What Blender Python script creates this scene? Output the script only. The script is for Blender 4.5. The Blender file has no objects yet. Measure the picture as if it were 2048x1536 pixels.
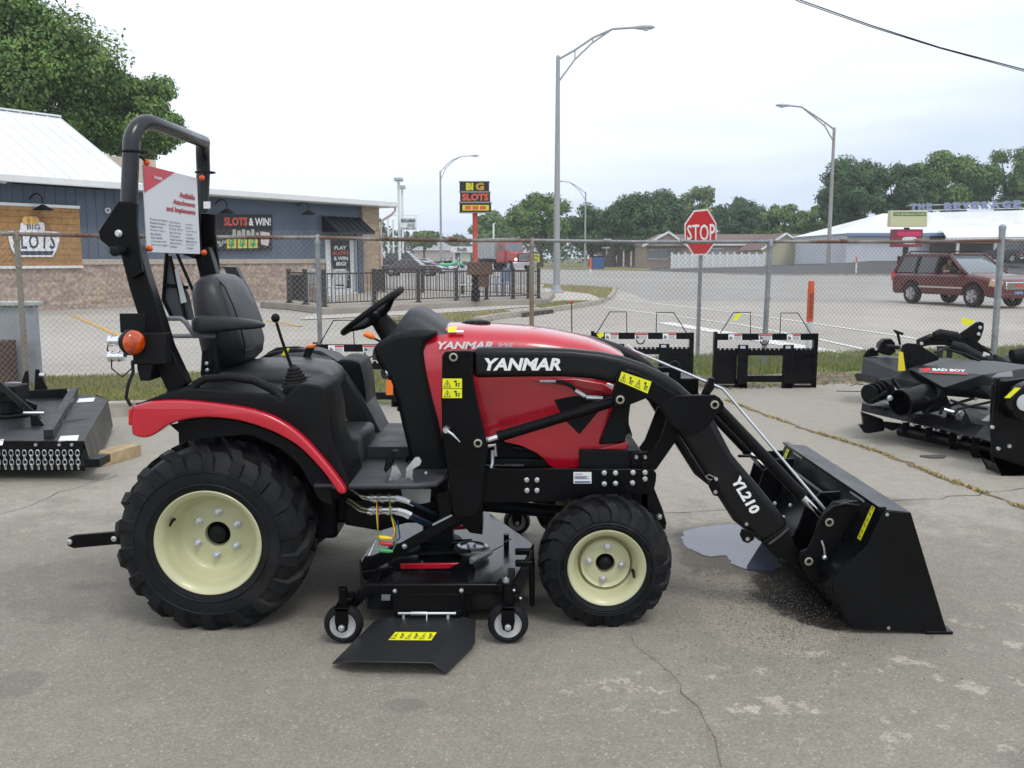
import bpy, bmesh, math, random
import numpy as np
from mathutils import Vector, Matrix
R = math.radians
sc = bpy.context.scene
col = sc.collection
# ------------------------------------------------------------------ camera
FP, HZ, EYE = 1850.0, 516.0, 1.446          # focal length and horizon in photo pixels, eye height
TH = math.atan((768 - HZ) / FP); CT, ST = math.cos(TH), math.sin(TH)
cd = bpy.data.cameras.new('camera'); cam = bpy.data.objects.new('camera', cd); col.objects.link(cam)
cam.location = (0, 0, EYE); cam.rotation_euler = (R(90) - TH, 0, 0)
cd.sensor_width = 36; cd.lens = 36 * FP / 2048; cd.clip_start = .05; cd.clip_end = 3000
sc.camera = cam
# ------------------------------------------------------------------ overcast sky, weak wide sun
SUN_EL, SUN_AZ = R(58), R(150)
w = bpy.data.worlds.new('World'); sc.world = w; w.use_nodes = True
nt = w.node_tree; N = nt.nodes; Lk = nt.links; N.clear()
out = N.new('ShaderNodeOutputWorld'); bg = N.new('ShaderNodeBackground'); bg.inputs[1].default_value = .1
sky = N.new('ShaderNodeTexSky'); sky.sky_type = 'NISHITA'; sky.sun_disc = False
sky.sun_elevation = SUN_EL; sky.sun_rotation = SUN_AZ
tc = N.new('ShaderNodeTexCoord'); sx = N.new('ShaderNodeSeparateXYZ'); Lk.new(tc.outputs['Generated'], sx.inputs[0])
mp = N.new('ShaderNodeMapping'); mp.inputs['Scale'].default_value = (1.3, 1.3, 9.0); Lk.new(tc.outputs['Generated'], mp.inputs[0])
nz = N.new('ShaderNodeTexNoise'); nz.inputs['Scale'].default_value = 1.7; nz.inputs['Detail'].default_value = 6; Lk.new(mp.outputs[0], nz.inputs['Vector'])
def wm(op, a, b=None):
    n = N.new('ShaderNodeMath'); n.operation = op
    for i, v in enumerate((a, b)):
        if v is None: continue
        if isinstance(v, (int, float)): n.inputs[i].default_value = v
        else: Lk.new(v, n.inputs[i])
    return n.outputs[0]
lvl = wm('ADD', wm('MULTIPLY', sx.outputs['X'], .22), .075)              # cloud edge climbs to the right
h = wm('ADD', wm('SUBTRACT', sx.outputs['Z'], lvl), wm('MULTIPLY', wm('SUBTRACT', nz.outputs[0], .5), .34))
mr = N.new('ShaderNodeMapRange'); mr.interpolation_type = 'SMOOTHSTEP'; Lk.new(h, mr.inputs[0])
mr.inputs[1].default_value = -.09; mr.inputs[2].default_value = .09
cm = N.new('ShaderNodeMix'); cm.data_type = 'RGBA'
cm.inputs[6].default_value = (7.2, 8.25, 9.9, 1); cm.inputs[7].default_value = (10.7, 11.3, 12.2, 1)
Lk.new(mr.outputs[0], cm.inputs[0])
cm2 = N.new('ShaderNodeMix'); cm2.data_type = 'RGBA'; cm2.inputs[0].default_value = .9
Lk.new(sky.outputs[0], cm2.inputs[6]); Lk.new(cm.outputs[2], cm2.inputs[7])
Lk.new(cm2.outputs[2], bg.inputs[0]); Lk.new(bg.outputs[0], out.inputs[0])
sd = bpy.data.lights.new('sun', 'SUN'); sd.energy = 1.2; sd.angle = R(18); sd.color = (1, .96, .9)
so = bpy.data.objects.new('sun', sd); col.objects.link(so)
so.rotation_euler = (R(90) - SUN_EL, 0, -SUN_AZ + R(180))
sc.view_settings.view_transform = 'Standard'; sc.view_settings.look = 'None'
sc.view_settings.gamma = 1; sc.view_settings.exposure = .16

# ------------------------------------------------------------------ pixel -> place helpers (used once, at build time)
def at(px, py, Y):
    u = (px - 1024) / FP; v = (py - 768) / FP
    t = Y / (CT - v * ST)
    return Vector((u * t, Y, EYE + (-ST - v * CT) * t))
def gp(px, py, Z=0.0):
    u = (px - 1024) / FP; v = (py - 768) / FP
    t = (Z - EYE) / (-ST - v * CT)
    return Vector((u * t, (CT - v * ST) * t, Z))
# ------------------------------------------------------------------ materials
MATS = {}
def mat(name, c, rough=.5, metal=0, coat=0, var=0, vs=8, bump=0, bs=60, spec=.5, emit=None, c2=None, c2s=3, c2t=(.45, .6), wear=None):
    if name in MATS: return MATS[name]
    m = bpy.data.materials.new(name); m.use_nodes = True
    nt = m.node_tree; b = nt.nodes['Principled BSDF']; L = nt.links
    b.inputs['Base Color'].default_value = (*c, 1); b.inputs['Roughness'].default_value = rough
    b.inputs['Metallic'].default_value = metal; b.inputs['Coat Weight'].default_value = coat
    b.inputs['Coat Roughness'].default_value = .08
    b.inputs['Specular IOR Level'].default_value = spec
    if emit: b.inputs['Emission Color'].default_value = (*emit[:3], 1); b.inputs['Emission Strength'].default_value = emit[3]
    src = None
    if var or bump or c2 is not None:
        t = nt.nodes.new('ShaderNodeTexCoord')
    if c2 is not None:
        n2 = nt.nodes.new('ShaderNodeTexNoise'); n2.inputs['Scale'].default_value = c2s; n2.inputs['Detail'].default_value = 6
        L.new(t.outputs['Object'], n2.inputs['Vector'])
        r2 = nt.nodes.new('ShaderNodeMapRange'); r2.inputs[1].default_value = c2t[0]; r2.inputs[2].default_value = c2t[1]
        L.new(n2.outputs[0], r2.inputs[0])
        x2 = nt.nodes.new('ShaderNodeMix'); x2.data_type = 'RGBA'
        x2.inputs[6].default_value = (*c, 1); x2.inputs[7].default_value = (*c2, 1)
        L.new(r2.outputs[0], x2.inputs[0]); src = x2.outputs[2]; L.new(src, b.inputs['Base Color'])
    if var:
        n = nt.nodes.new('ShaderNodeTexNoise'); n.inputs['Scale'].default_value = vs; n.inputs['Detail'].default_value = 5
        L.new(t.outputs['Object'], n.inputs['Vector'])
        mr = nt.nodes.new('ShaderNodeMapRange'); mr.inputs[1].default_value = .3; mr.inputs[2].default_value = .7
        mr.inputs[3].default_value = 1 - var; mr.inputs[4].default_value = 1 + var; L.new(n.outputs[0], mr.inputs[0])
        x = nt.nodes.new('ShaderNodeVectorMath'); x.operation = 'SCALE'
        if src: L.new(src, x.inputs[0])
        else: x.inputs[0].default_value = c
        L.new(mr.outputs[0], x.inputs['Scale']); L.new(x.outputs[0], b.inputs['Base Color'])
        rr = nt.nodes.new('ShaderNodeMapRange'); rr.inputs[1].default_value = .3; rr.inputs[2].default_value = .7
        rr.inputs[3].default_value = max(0, rough - .08); rr.inputs[4].default_value = min(1, rough + .1)
        L.new(n.outputs[0], rr.inputs[0]); L.new(rr.outputs[0], b.inputs['Roughness'])
    if bump:
        n = nt.nodes.new('ShaderNodeTexNoise'); n.inputs['Scale'].default_value = bs; n.inputs['Detail'].default_value = 4
        L.new(t.outputs['Object'], n.inputs['Vector'])
        bp = nt.nodes.new('ShaderNodeBump'); bp.inputs['Strength'].default_value = bump; bp.inputs['Distance'].default_value = .01
        L.new(n.outputs[0], bp.inputs['Height']); L.new(bp.outputs[0], b.inputs['Normal'])
    MATS[name] = m
    return m
def glassmat(name, c, rough=.05, alpha=1):
    m = mat(name, c, rough=rough, spec=.8); return m
# ------------------------------------------------------------------ mesh builder
class MB:
    def __init__(s): s.v = []; s.f = []; s.mi = []; s.k = 0
    def add(s, vs, fs, k=None):
        o = len(s.v); s.v += [Vector(q) for q in vs]
        for f in fs: s.f.append([i + o for i in f]); s.mi.append(s.k if k is None else k)
        return s
    def box(s, a, b):
        x0, y0, z0 = a; x1, y1, z1 = b
        return s.add([(x0,y0,z0),(x1,y0,z0),(x1,y1,z0),(x0,y1,z0),(x0,y0,z1),(x1,y0,z1),(x1,y1,z1),(x0,y1,z1)],
                     [(0,3,2,1),(4,5,6,7),(0,1,5,4),(1,2,6,5),(2,3,7,6),(3,0,4,7)])
    def obox(s, c, half, rot=(0, 0, 0), M=None):
        M = M or (Matrix.Translation(c) @ __import__('mathutils').Euler(rot).to_matrix().to_4x4())
        h = Vector(half); vs = []
        for z in (-1, 1):
            for x, y in ((-1,-1),(1,-1),(1,1),(-1,1)): vs.append(M @ Vector((x*h.x, y*h.y, z*h.z)))
        return s.add(vs, [(0,3,2,1),(4,5,6,7),(0,1,5,4),(1,2,6,5),(2,3,7,6),(3,0,4,7)])
    def bar(s, p, q, w, h, up=(0, 0, 1)):
        p = Vector(p); q = Vector(q); d = (q - p).normalized(); up = Vector(up)
        a = d.cross(up)
        if a.length < 1e-3: a = d.cross(Vector((0, 1, 0)))
        a.normalize(); b = a.cross(d).normalized(); vs = []
        for e in (p, q):
            for x, y in ((-1,-1),(1,-1),(1,1),(-1,1)): vs.append(e + a*x*w/2 + b*y*h/2)
        return s.add(vs, [(0,1,2,3),(7,6,5,4),(0,4,5,1),(1,5,6,2),(2,6,7,3),(3,7,4,0)])
    def prism(s, poly, y0, y1):                     # poly of (x,z), extruded along Y
        n = len(poly)
        ar = sum(poly[i][0]*poly[(i+1)%n][1] - poly[(i+1)%n][0]*poly[i][1] for i in range(n))
        if ar < 0: poly = poly[::-1]
        vs = [(x, y0, z) for x, z in poly] + [(x, y1, z) for x, z in poly]
        fs = [list(range(n)), list(range(2*n-1, n-1, -1))] + [(i+n, (i+1)%n+n, (i+1)%n, i) for i in range(n)]
        return s.add(vs, fs)
    def pp(s, px, y0, y1, at_y=None):               # side outline seen at depth y0
        P = [at(a, b, at_y or y0) for a, b in px]
        return s.prism([(p.x, p.z) for p in P], y0, y1)
    def rprism(s, px, y0, y1, r, n=4):             # rounded slab from a smooth side outline seen at y0
        P = [at(a, b, y0) for a, b in px]; P = [Vector((p.x, p.z)) for p in P]; m = len(P)
        if sum(P[i].x*P[(i+1) % m].y - P[(i+1) % m].x*P[i].y for i in range(m)) < 0: P = P[::-1]
        N_ = []
        for i in range(m):
            d = (P[(i+2) % m] - P[i-2]).normalized(); N_.append(Vector((-d.y, d.x)))
        rings = [(r*(1-math.sin(t)), y0 + r*(1-math.cos(t))) for t in [k*math.pi/2/n for k in range(n+1)]]
        rings += [(a, y1 - (b - y0)) for a, b in rings[::-1]]
        from mathutils.geometry import tessellate_polygon
        base = len(s.v); s.loft([[Vector((p.x + q.x*a, y, p.y + q.y*a)) for p, q in zip(P, N_)] for a, y in rings], cap=False)
        for o in (base, len(s.v) - m):
            for t in tessellate_polygon([[Vector((v.x, v.z, 0)) for v in s.v[o:o+m]]]): s.f.append([o+i for i in t]); s.mi.append(0)
        return s
    def gprism(s, poly, z0, z1):                    # plan outline of (x,y)
        n = len(poly)
        ar = sum(poly[i][0]*poly[(i+1)%n][1] - poly[(i+1)%n][0]*poly[i][1] for i in range(n))
        if ar < 0: poly = poly[::-1]
        vs = [(x, y, z0) for x, y in poly] + [(x, y, z1) for x, y in poly]
        fs = [list(range(n-1, -1, -1)), list(range(n, 2*n))] + [(i, (i+1)%n, (i+1)%n+n, i+n) for i in range(n)]
        return s.add(vs, fs)
    def ring(s, prev, cur, n, close=True):
        for i in range(n if close else n-1):
            j = (i+1) % n; s.f.append([prev+i, prev+j, cur+j, cur+i]); s.mi.append(s.k)
    def tube(s, pts, r, n=8, caps=True, sx=1.0):
        pts = [Vector(p) for p in pts]; m = len(pts); rs = r if isinstance(r, (list, tuple)) else [r]*m
        d0 = (pts[1]-pts[0]).normalized(); a = d0.orthogonal().normalized()
        if abs(d0.dot(Vector((0,1,0)))) < .95: a = (Vector((0,1,0)) - d0*d0.dot(Vector((0,1,0)))).normalized()
        last = None; first = len(s.v)
        for i, p in enumerate(pts):
            if i == 0: d = d0
            elif i == m-1: d = (pts[i]-pts[i-1]).normalized()
            else: d = ((pts[i]-pts[i-1]).normalized() + (pts[i+1]-pts[i]).normalized()).normalized()
            a = (a - d*a.dot(d)).normalized(); b = d.cross(a); o = len(s.v)
            for k in range(n):
                t = 2*math.pi*(k+.5)/n; s.v.append(p + a*math.cos(t)*rs[i]*sx + b*math.sin(t)*rs[i])
            if last is not None: s.ring(last, o, n)
            last = o
        if caps:
            s.f.append(list(range(first+n-1, first-1, -1))); s.mi.append(s.k)
            s.f.append(list(range(last, last+n))); s.mi.append(s.k)
        return s
    def cyl(s, p, q, r, n=16, r2=None): return s.tube([p, q], [r, r if r2 is None else r2], n)
    def lathe(s, prof, c, axis=(0, 1, 0), n=48, closed=False, k=None):     # prof of (along axis, radius)
        c = Vector(c); ax = Vector(axis).normalized(); a = ax.orthogonal().normalized()
        if abs(ax.z) < .9: a = (Vector((0,0,1)) - ax*ax.z).normalized()
        b = ax.cross(a); last = None; first = None; kk = s.k
        for i, (t, r) in enumerate(prof):
            o = len(s.v); first = o if first is None else first
            for q in range(n):
                g = 2*math.pi*q/n; s.v.append(c + ax*t + (a*math.cos(g) + b*math.sin(g))*max(r, 1e-4))
            if last is not None: s.ring(last, o, n)
            last = o
        if closed: s.ring(last, first, n)
        return s
    def sphere(s, c, r, n=12, sc=(1, 1, 1)):
        c = Vector(c); o = len(s.v); m = n//2
        for i in range(m+1):
            t = math.pi*i/m
            for j in range(n):
                g = 2*math.pi*j/n
                s.v.append(c + Vector((r*sc[0]*math.sin(t)*math.cos(g), r*sc[1]*math.sin(t)*math.sin(g), r*sc[2]*math.cos(t))))
            if i: s.ring(o+n*i, o+n*(i-1), n)
        return s
    def loft(s, secs, cap=True, close=True):
        n = len(secs[0]); last = None; first = len(s.v)
        for q in secs:
            o = len(s.v); s.v += [Vector(p) for p in q]
            if last is not None: s.ring(last, o, n, close)
            last = o
        if cap:
            s.f.append(list(range(first+n-1, first-1, -1))); s.mi.append(s.k)
            s.f.append(list(range(last, last+n))); s.mi.append(s.k)
        return s
    def mirror(s, yc, only=False):
        n = len(s.v); nf = len(s.f)
        mv = [Vector((v.x, 2*yc - v.y, v.z)) for v in s.v]
        if only: s.v = mv; s.f = [f[::-1] for f in s.f]
        else:
            s.v += mv
            for i in range(nf): s.f.append([q+n for q in s.f[i][::-1]]); s.mi.append(s.mi[i])
        return s
    def xf(s, M):
        s.v = [M @ v for v in s.v]; return s
    def build(s, name, mats, parent=None, bevel=0, bseg=2, off=None, smooth=38, loc=None, fixn=True):
        me = bpy.data.meshes.new(name)
        o0 = Vector((0, 0, 0))
        if parent is not None:
            r = parent
            while r.parent: r = r.parent
            o0 = Vector(r.get('_o', (0, 0, 0)))
        if off is not None: o0 = Vector(off)
        me.from_pydata([v - o0 for v in s.v], [], s.f)
        mats = mats if isinstance(mats, (list, tuple)) else [mats]
        for m in mats: me.materials.append(m)
        if len(mats) > 1: me.polygons.foreach_set('material_index', s.mi)
        if fixn:
            bm = bmesh.new(); bm.from_mesh(me); bmesh.ops.recalc_face_normals(bm, faces=bm.faces); bm.to_mesh(me); bm.free()
        me.polygons.foreach_set('use_smooth', [True]*len(me.polygons))
        me.set_sharp_from_angle(angle=R(smooth)); me.update()
        ob = bpy.data.objects.new(name, me); col.objects.link(ob)
        if parent is not None: ob.parent = parent
        elif off is not None: ob.location = off
        if bevel:
            bv = ob.modifiers.new('bevel', 'BEVEL'); bv.width = bevel; bv.segments = bseg; bv.limit_method = 'ANGLE'; bv.angle_limit = R(40)
            bv.harden_normals = False
        return ob
def _pair(s, name, *a, yc=4.06, **k):
    o = s.build(name, *a, **k); s.mirror(yc, True); s.build(name, *a, **k); return o
def _each(s, name, *a, **k):
    s.build(name, *a, **k); return MB()
MB.pair = _pair; MB.each = _each
def tag(o, label=None, cat=None, group=None, kind=None):
    if label: o['label'] = label
    if cat: o['category'] = cat
    if group: o['group'] = group
    if kind: o['kind'] = kind
    return o
def thing(name, label, cat, o=(0, 0, 0), group=None, rz=None):
    e = bpy.data.objects.new(name, None); col.objects.link(e); e.location = o; e.empty_display_size = .2
    if rz is None: e['_o'] = tuple(o)
    else: e.rotation_euler.z = rz; e['_o'] = (0, 0, 0)
    return tag(e, label, cat, group)
def copy_tree(o, parent=None):
    c = o.copy(); col.objects.link(c); c.parent = parent
    for ch in o.children: copy_tree(ch, c)
    return c
def quad(c, d=0.0):                                 # flat decal from four corners TL TR BR BL
    return MB().add(c, [(3, 2, 1, 0)])
def pq(px, Y): return [at(a, b, Y) for a, b in px]
def rect(x0, y0, x1, y1, Y): return pq([(x0, y0), (x1, y0), (x1, y1), (x0, y1)], Y)
def bil(c, u, v):                                   # c = TL TR BR BL, u right, v down
    return (c[0]*(1-u) + c[1]*u)*(1-v) + (c[3]*(1-u) + c[2]*u)*v
def sub(c, u0, v0, u1, v1): return [bil(c, u0, v0), bil(c, u1, v0), bil(c, u1, v1), bil(c, u0, v1)]
def push(c, d):                                     # move corners out along their normal
    n = (c[3]-c[0]).cross(c[1]-c[0]).normalized()
    return [p + n*d for p in c]
def text(s, c, m, name='lettering', parent=None, bold=.02, shear=0, d=.002, mb=None, k=0, sp=1.0):
    cu = bpy.data.curves.new('t', 'FONT'); cu.body = s; cu.offset = bold; cu.shear = shear; cu.align_x = 'LEFT'; cu.resolution_u = 2
    cu.space_character = sp; cu.space_line = .85
    ob = bpy.data.objects.new('t', cu); col.objects.link(ob)
    dg = bpy.context.evaluated_depsgraph_get()
    me = bpy.data.meshes.new_from_object(ob.evaluated_get(dg))
    col.objects.unlink(ob); bpy.data.objects.remove(ob)
    V = [v.co.copy() for v in me.vertices]; F = [list(p.vertices) for p in me.polygons]
    if not V: return None
    x0 = min(v.x for v in V); x1 = max(v.x for v in V); y0 = min(v.y for v in V); y1 = max(v.y for v in V)
    c = push(c, d)
    W = [bil(c, (v.x-x0)/(x1-x0), 1-(v.y-y0)/(y1-y0)) for v in V]
    if mb is not None: mb.add(W, F, k); return mb
    b = MB().add(W, F); return b.build(name, m, parent, fixn=False)
def smoothpx(P, k=3):
    n = len(P); out = []
    for i in range(n):
        a, b_, c, d = P[i-1], P[i], P[(i+1) % n], P[(i+2) % n]
        for j in range(k):
            t = j/k; out.append(tuple(.5*(2*b_[q] + (c[q]-a[q])*t + (2*a[q]-5*b_[q]+4*c[q]-d[q])*t*t + (3*b_[q]-a[q]-3*c[q]+d[q])*t**3) for q in (0, 1)))
    return out
def structure(o): o['kind'] = 'structure'; return o
rnd = random.Random(7)
# shared finishes
BLK = mat('black_powder_coat', (.003, .003, .0038), rough=.3, spec=.15, var=.25, vs=5, bump=.05, bs=180)
PLA = mat('black_plastic', (.0055, .006, .007), rough=.48, spec=.17, bump=.12, bs=400, var=.12)
PLG = mat('grey_plastic', (.034, .036, .042), rough=.5, bump=.1, bs=300, var=.12)
VIN = mat('black_vinyl', (.013, .014, .017), rough=.42, bump=.1, bs=350, var=.1)
RUB = mat('tyre_rubber', (.0065, .0075, .0095), rough=.55, spec=.22, var=.4, vs=9, bump=.2, bs=90, c2=(.022, .02, .018), c2s=6, c2t=(.52, .75))
RED = mat('red_paint', (.50, .005, .022), rough=.25, coat=.9, var=.05, vs=4)
CRM = mat('cream_rim_paint', (.50, .495, .30), rough=.38, var=.06, vs=6, coat=.2)
ZNC = mat('zinc_steel', (.62, .64, .66), rough=.3, metal=.9, var=.15)
WHT = mat('white_vinyl', (.8, .8, .8), rough=.4)
YEL = mat('yellow_decal', (.78, .78, .02), rough=.4)
ORG = mat('orange_plastic', (.85, .2, .02), rough=.35)
INK = mat('black_ink', (.02, .02, .02), rough=.5)
REDD = mat('red_decal', (.6, .02, .03), rough=.4)
# ================================================================== GROUND, ROADS, VERGES
def groundmat(name, cols, speck=.5, sc_=1.0, masks=(), rough=.9, bump=.25, patch=(.48, .62)):
    """cols: base, second, pale. masks: list of (cx, cy, rx, ry, kind)"""
    m = bpy.data.materials.new(name); m.use_nodes = True; nt = m.node_tree; L = nt.links; b = nt.nodes['Principled BSDF']
    def nd(t): return nt.nodes.new('ShaderNode' + t)
    tc = nd('TexCoord'); P = tc.outputs['Object']
    def noise(s, det=6, ro=.6):
        n = nd('TexNoise'); n.inputs['Scale'].default_value = s; n.inputs['Detail'].default_value = det; n.inputs['Roughness'].default_value = ro
        L.new(P, n.inputs['Vector']); return n.outputs[0]
    def rng(v, a, b_, c=0, d=1):
        n = nd('MapRange'); n.inputs[1].default_value = a; n.inputs[2].default_value = b_; n.inputs[3].default_value = c; n.inputs[4].default_value = d
        L.new(v, n.inputs[0]); return n.outputs[0]
    def mix(f, a, b_):
        n = nd('Mix'); n.data_type = 'RGBA'
        if isinstance(f, float): n.inputs[0].default_value = f
        else: L.new(f, n.inputs[0])
        for i, q in ((6, a), (7, b_)):
            if isinstance(q, tuple): n.inputs[i].default_value = (*q, 1)
            else: L.new(q, n.inputs[i])
        return n.outputs[2]
    def mth(op, a, b_):
        n = nd('Math'); n.operation = op
        for i, q in enumerate((a, b_)):
            if isinstance(q, (int, float)): n.inputs[i].default_value = q
            else: L.new(q, n.inputs[i])
        return n.outputs[0]
    c = mix(rng(noise(.45*sc_), *patch), cols[0], cols[1])
    c = mix(mth('MULTIPLY', rng(noise(2.6*sc_, 9, .7), .56, .70), .55), c, cols[2])
    big = rng(noise(9*sc_, 8, .75), .3, .7, .90, 1.09)
    vor = nd('TexVoronoi'); vor.inputs['Scale'].default_value = 170*sc_; L.new(P, vor.inputs['Vector'])
    sp_ = nd('SeparateColor'); L.new(vor.outputs['Color'], sp_.inputs[0])
    fine = rng(sp_.outputs[0], 0, 1, 1-.30*speck, 1+.30*speck)
    rare = rng(sp_.outputs[1], .955, .96)
    c = mix(mth('MULTIPLY', rare, .55*speck), c, (.55, .52, .46))
    v2 = nd('TexVoronoi'); v2.inputs['Scale'].default_value = 38*sc_; L.new(P, v2.inputs['Vector'])
    s2 = nd('SeparateColor'); L.new(v2.outputs['Color'], s2.inputs[0])
    r2 = mth('MULTIPLY', rng(s2.outputs[1], .965, .97), rng(v2.outputs['Distance'], .30, .20))
    c = mix(mth('MULTIPLY', r2, .6*speck), c, (.50, .46, .40))
    rgh = None
    sx = nd('SeparateXYZ'); L.new(P, sx.inputs[0])
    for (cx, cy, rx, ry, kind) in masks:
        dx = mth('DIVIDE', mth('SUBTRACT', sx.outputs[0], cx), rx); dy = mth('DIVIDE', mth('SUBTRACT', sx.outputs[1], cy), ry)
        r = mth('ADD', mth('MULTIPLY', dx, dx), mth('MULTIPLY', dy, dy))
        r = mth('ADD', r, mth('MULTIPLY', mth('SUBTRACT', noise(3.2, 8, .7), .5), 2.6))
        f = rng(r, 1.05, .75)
        if kind == 'wet':
            c = mix(mth('MULTIPLY', f, .88), c, (.022, .019, .017)); g = rng(f, 0, 1, rough, .30)
            rgh = g if rgh is None else mth('MINIMUM', rgh, g)
        elif kind == 'damp': c = mix(mth('MULTIPLY', f, .55), c, (.07, .062, .055))
        elif kind == 'sand': c = mix(mth('MULTIPLY', mth('MULTIPLY', f, rng(noise(6.5, 9, .72), .565, .60)), .75), c, (.42, .385, .32))
        elif kind == 'pale': c = mix(mth('MULTIPLY', f, .75), c, (.335, .312, .265))
        elif kind == 'grit': c = mix(mth('MULTIPLY', mth('MULTIPLY', f, rng(noise(75, 4), .46, .56)), .8), c, (.36, .32, .25))
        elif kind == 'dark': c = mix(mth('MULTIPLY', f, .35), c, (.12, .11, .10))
    sc2 = nd('VectorMath'); sc2.operation = 'SCALE'; L.new(c, sc2.inputs[0]); L.new(mth('MULTIPLY', big, fine), sc2.inputs['Scale'])
    L.new(sc2.outputs[0], b.inputs['Base Color'])
    if rgh is not None: L.new(rgh, b.inputs['Roughness'])
    else: b.inputs['Roughness'].default_value = rough
    bp = nd('Bump'); bp.inputs['Strength'].default_value = bump; bp.inputs['Distance'].default_value = .006
    L.new(mth('ADD', mth('MULTIPLY', vor.outputs['Distance'], .5), noise(30*sc_, 6, .7)), bp.inputs['Height']); L.new(bp.outputs[0], b.inputs['Normal'])
    b.inputs['Specular IOR Level'].default_value = .3
    return m
def sheet(name, pts, z, m, kind='structure'):
    b = MB(); ar = sum(pts[i][0]*pts[(i+1) % len(pts)][1] - pts[(i+1) % len(pts)][0]*pts[i][1] for i in range(len(pts)))
    if ar < 0: pts = pts[::-1]
    b.add([(p[0], p[1], z) for p in pts], [tuple(range(len(pts)))]); o = b.build(name, m, fixn=False); o['kind'] = kind; return o
def gl(*px): return [gp(x, y).xy for x, y in px]
GRS = mat('dry_grass_ground', (.13, .15, .045), rough=.95, var=.3, vs=2, c2=(.26, .2, .09), c2s=.9, c2t=(.42, .6), bump=.4, bs=20)
sheet('ground', [(-2500, -60), (2500, -60), (2500, 2600), (-2500, 2600)], -.012, mat('far_grass', (.10, .13, .04), rough=.95, var=.25, vs=.05, c2=(.22, .19, .09), c2s=.06))
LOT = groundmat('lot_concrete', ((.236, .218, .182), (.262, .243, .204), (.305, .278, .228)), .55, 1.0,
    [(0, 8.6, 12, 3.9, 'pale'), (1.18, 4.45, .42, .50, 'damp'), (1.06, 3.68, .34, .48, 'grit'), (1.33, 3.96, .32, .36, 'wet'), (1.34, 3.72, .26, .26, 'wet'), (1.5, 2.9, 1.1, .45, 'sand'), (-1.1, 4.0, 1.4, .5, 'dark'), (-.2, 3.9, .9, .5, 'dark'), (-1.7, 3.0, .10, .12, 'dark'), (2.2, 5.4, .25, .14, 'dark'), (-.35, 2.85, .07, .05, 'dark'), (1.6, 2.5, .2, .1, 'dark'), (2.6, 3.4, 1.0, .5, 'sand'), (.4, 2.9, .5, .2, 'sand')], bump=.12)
fl = lambda x, o=0: 11.34 + .272*x + o                 # the fence line
sheet('lot_pavement', [(-14, -6), (14, -6), (14, fl(14, -1.7)), (3.5, fl(3.5, -1.75)), (1, fl(1, -1.5)), (-1.2, fl(-1.2, -1.9)), (-14, fl(-14, -1.9))], 0, LOT)
sheet('verge', [(-60, fl(-60, -3)), (40, fl(40, -3)), (40, fl(40, 1.5)), (6.5, fl(6.5, 1.35)), (2, fl(2, 1.6)), (-5.4, fl(-5.4, 1.4)), (-60, fl(-60, 1.4))], -.004, mat('verge_soil', (.14, .115, .08), rough=.95, var=.3, vs=5, c2=(.17, .19, .07), c2s=1.2, c2t=(.35, .55), bump=.5, bs=25))
ROADM = groundmat('road_concrete', ((.36, .335, .30), (.42, .39, .35), (.47, .44, .39)), .5, .35, rough=.85)
RD2 = groundmat('road_surface', ((.30, .29, .275), (.35, .335, .315), (.40, .38, .35)), .4, .2, rough=.85)
sheet('side_road', [(-60, fl(-60, 1.3)), (60, fl(60, 1.3)), (60, 45), (14, 45), (1.0, 52), (-60, 52)], -.006, ROADM)
sheet('main_road', [gp(1236, 577).xy, gp(1300, 600).xy, (60, 22), (80, 60), gp(2100, 551).xy, gp(1700, 549).xy, gp(1500, 548).xy, gp(1290, 541).xy, gp(1060, 538).xy, gp(1040, 524).xy, gp(880, 524).xy, gp(760, 535).xy, gp(755, 580).xy, gp(1080, 566).xy], -.002, RD2)
# painted road lines
PT = mat('road_paint', (.72, .72, .70), rough=.7, c2=(.42, .40, .37), c2s=7, c2t=(.52, .68)); PY = mat('yellow_road_paint', (.62, .36, .04), rough=.7, c2=(.42, .36, .27), c2s=6, c2t=(.5, .65))
def line(px, wd, m=PT, z=.003, name='road_marking'):
    P = [gp(x, y) for x, y in px]; v = []; f = []
    for i, p in enumerate(P):
        d = (P[min(i+1, len(P)-1)] - P[max(i-1, 0)]).normalized(); n = Vector((-d.y, d.x, 0))
        v += [Vector((p.x, p.y, z)) + n*wd/2, Vector((p.x, p.y, z)) - n*wd/2]
        if i: f.append((2*i-2, 2*i-1, 2*i+1, 2*i))
    o = MB().add(v, f).build(name, m, fixn=False); o['kind'] = 'structure'; return o
line([(1234, 598.5), (1480, 626), (1635, 648), (1800, 672), (2048, 712), (2200, 740)], .13)
line([(1205, 614), (1480, 649), (1635, 678), (1722, 697), (1800, 715)], .12)
line([(1327, 645), (1439, 664), (1545, 684), (1648, 702), (1723, 719)], .42)
line([(1776, 607), (1917, 619)], .10); line([(1457, 582), (1545, 586)], .12)
line([(143, 630), (190, 650), (240, 672)], .10, PY); line([(534, 641), (575, 647), (602, 653)], .10, PY); line([(540, 650), (605, 653)], .06, PY); line([(760, 606), (700, 612)], .1, PY)
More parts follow.
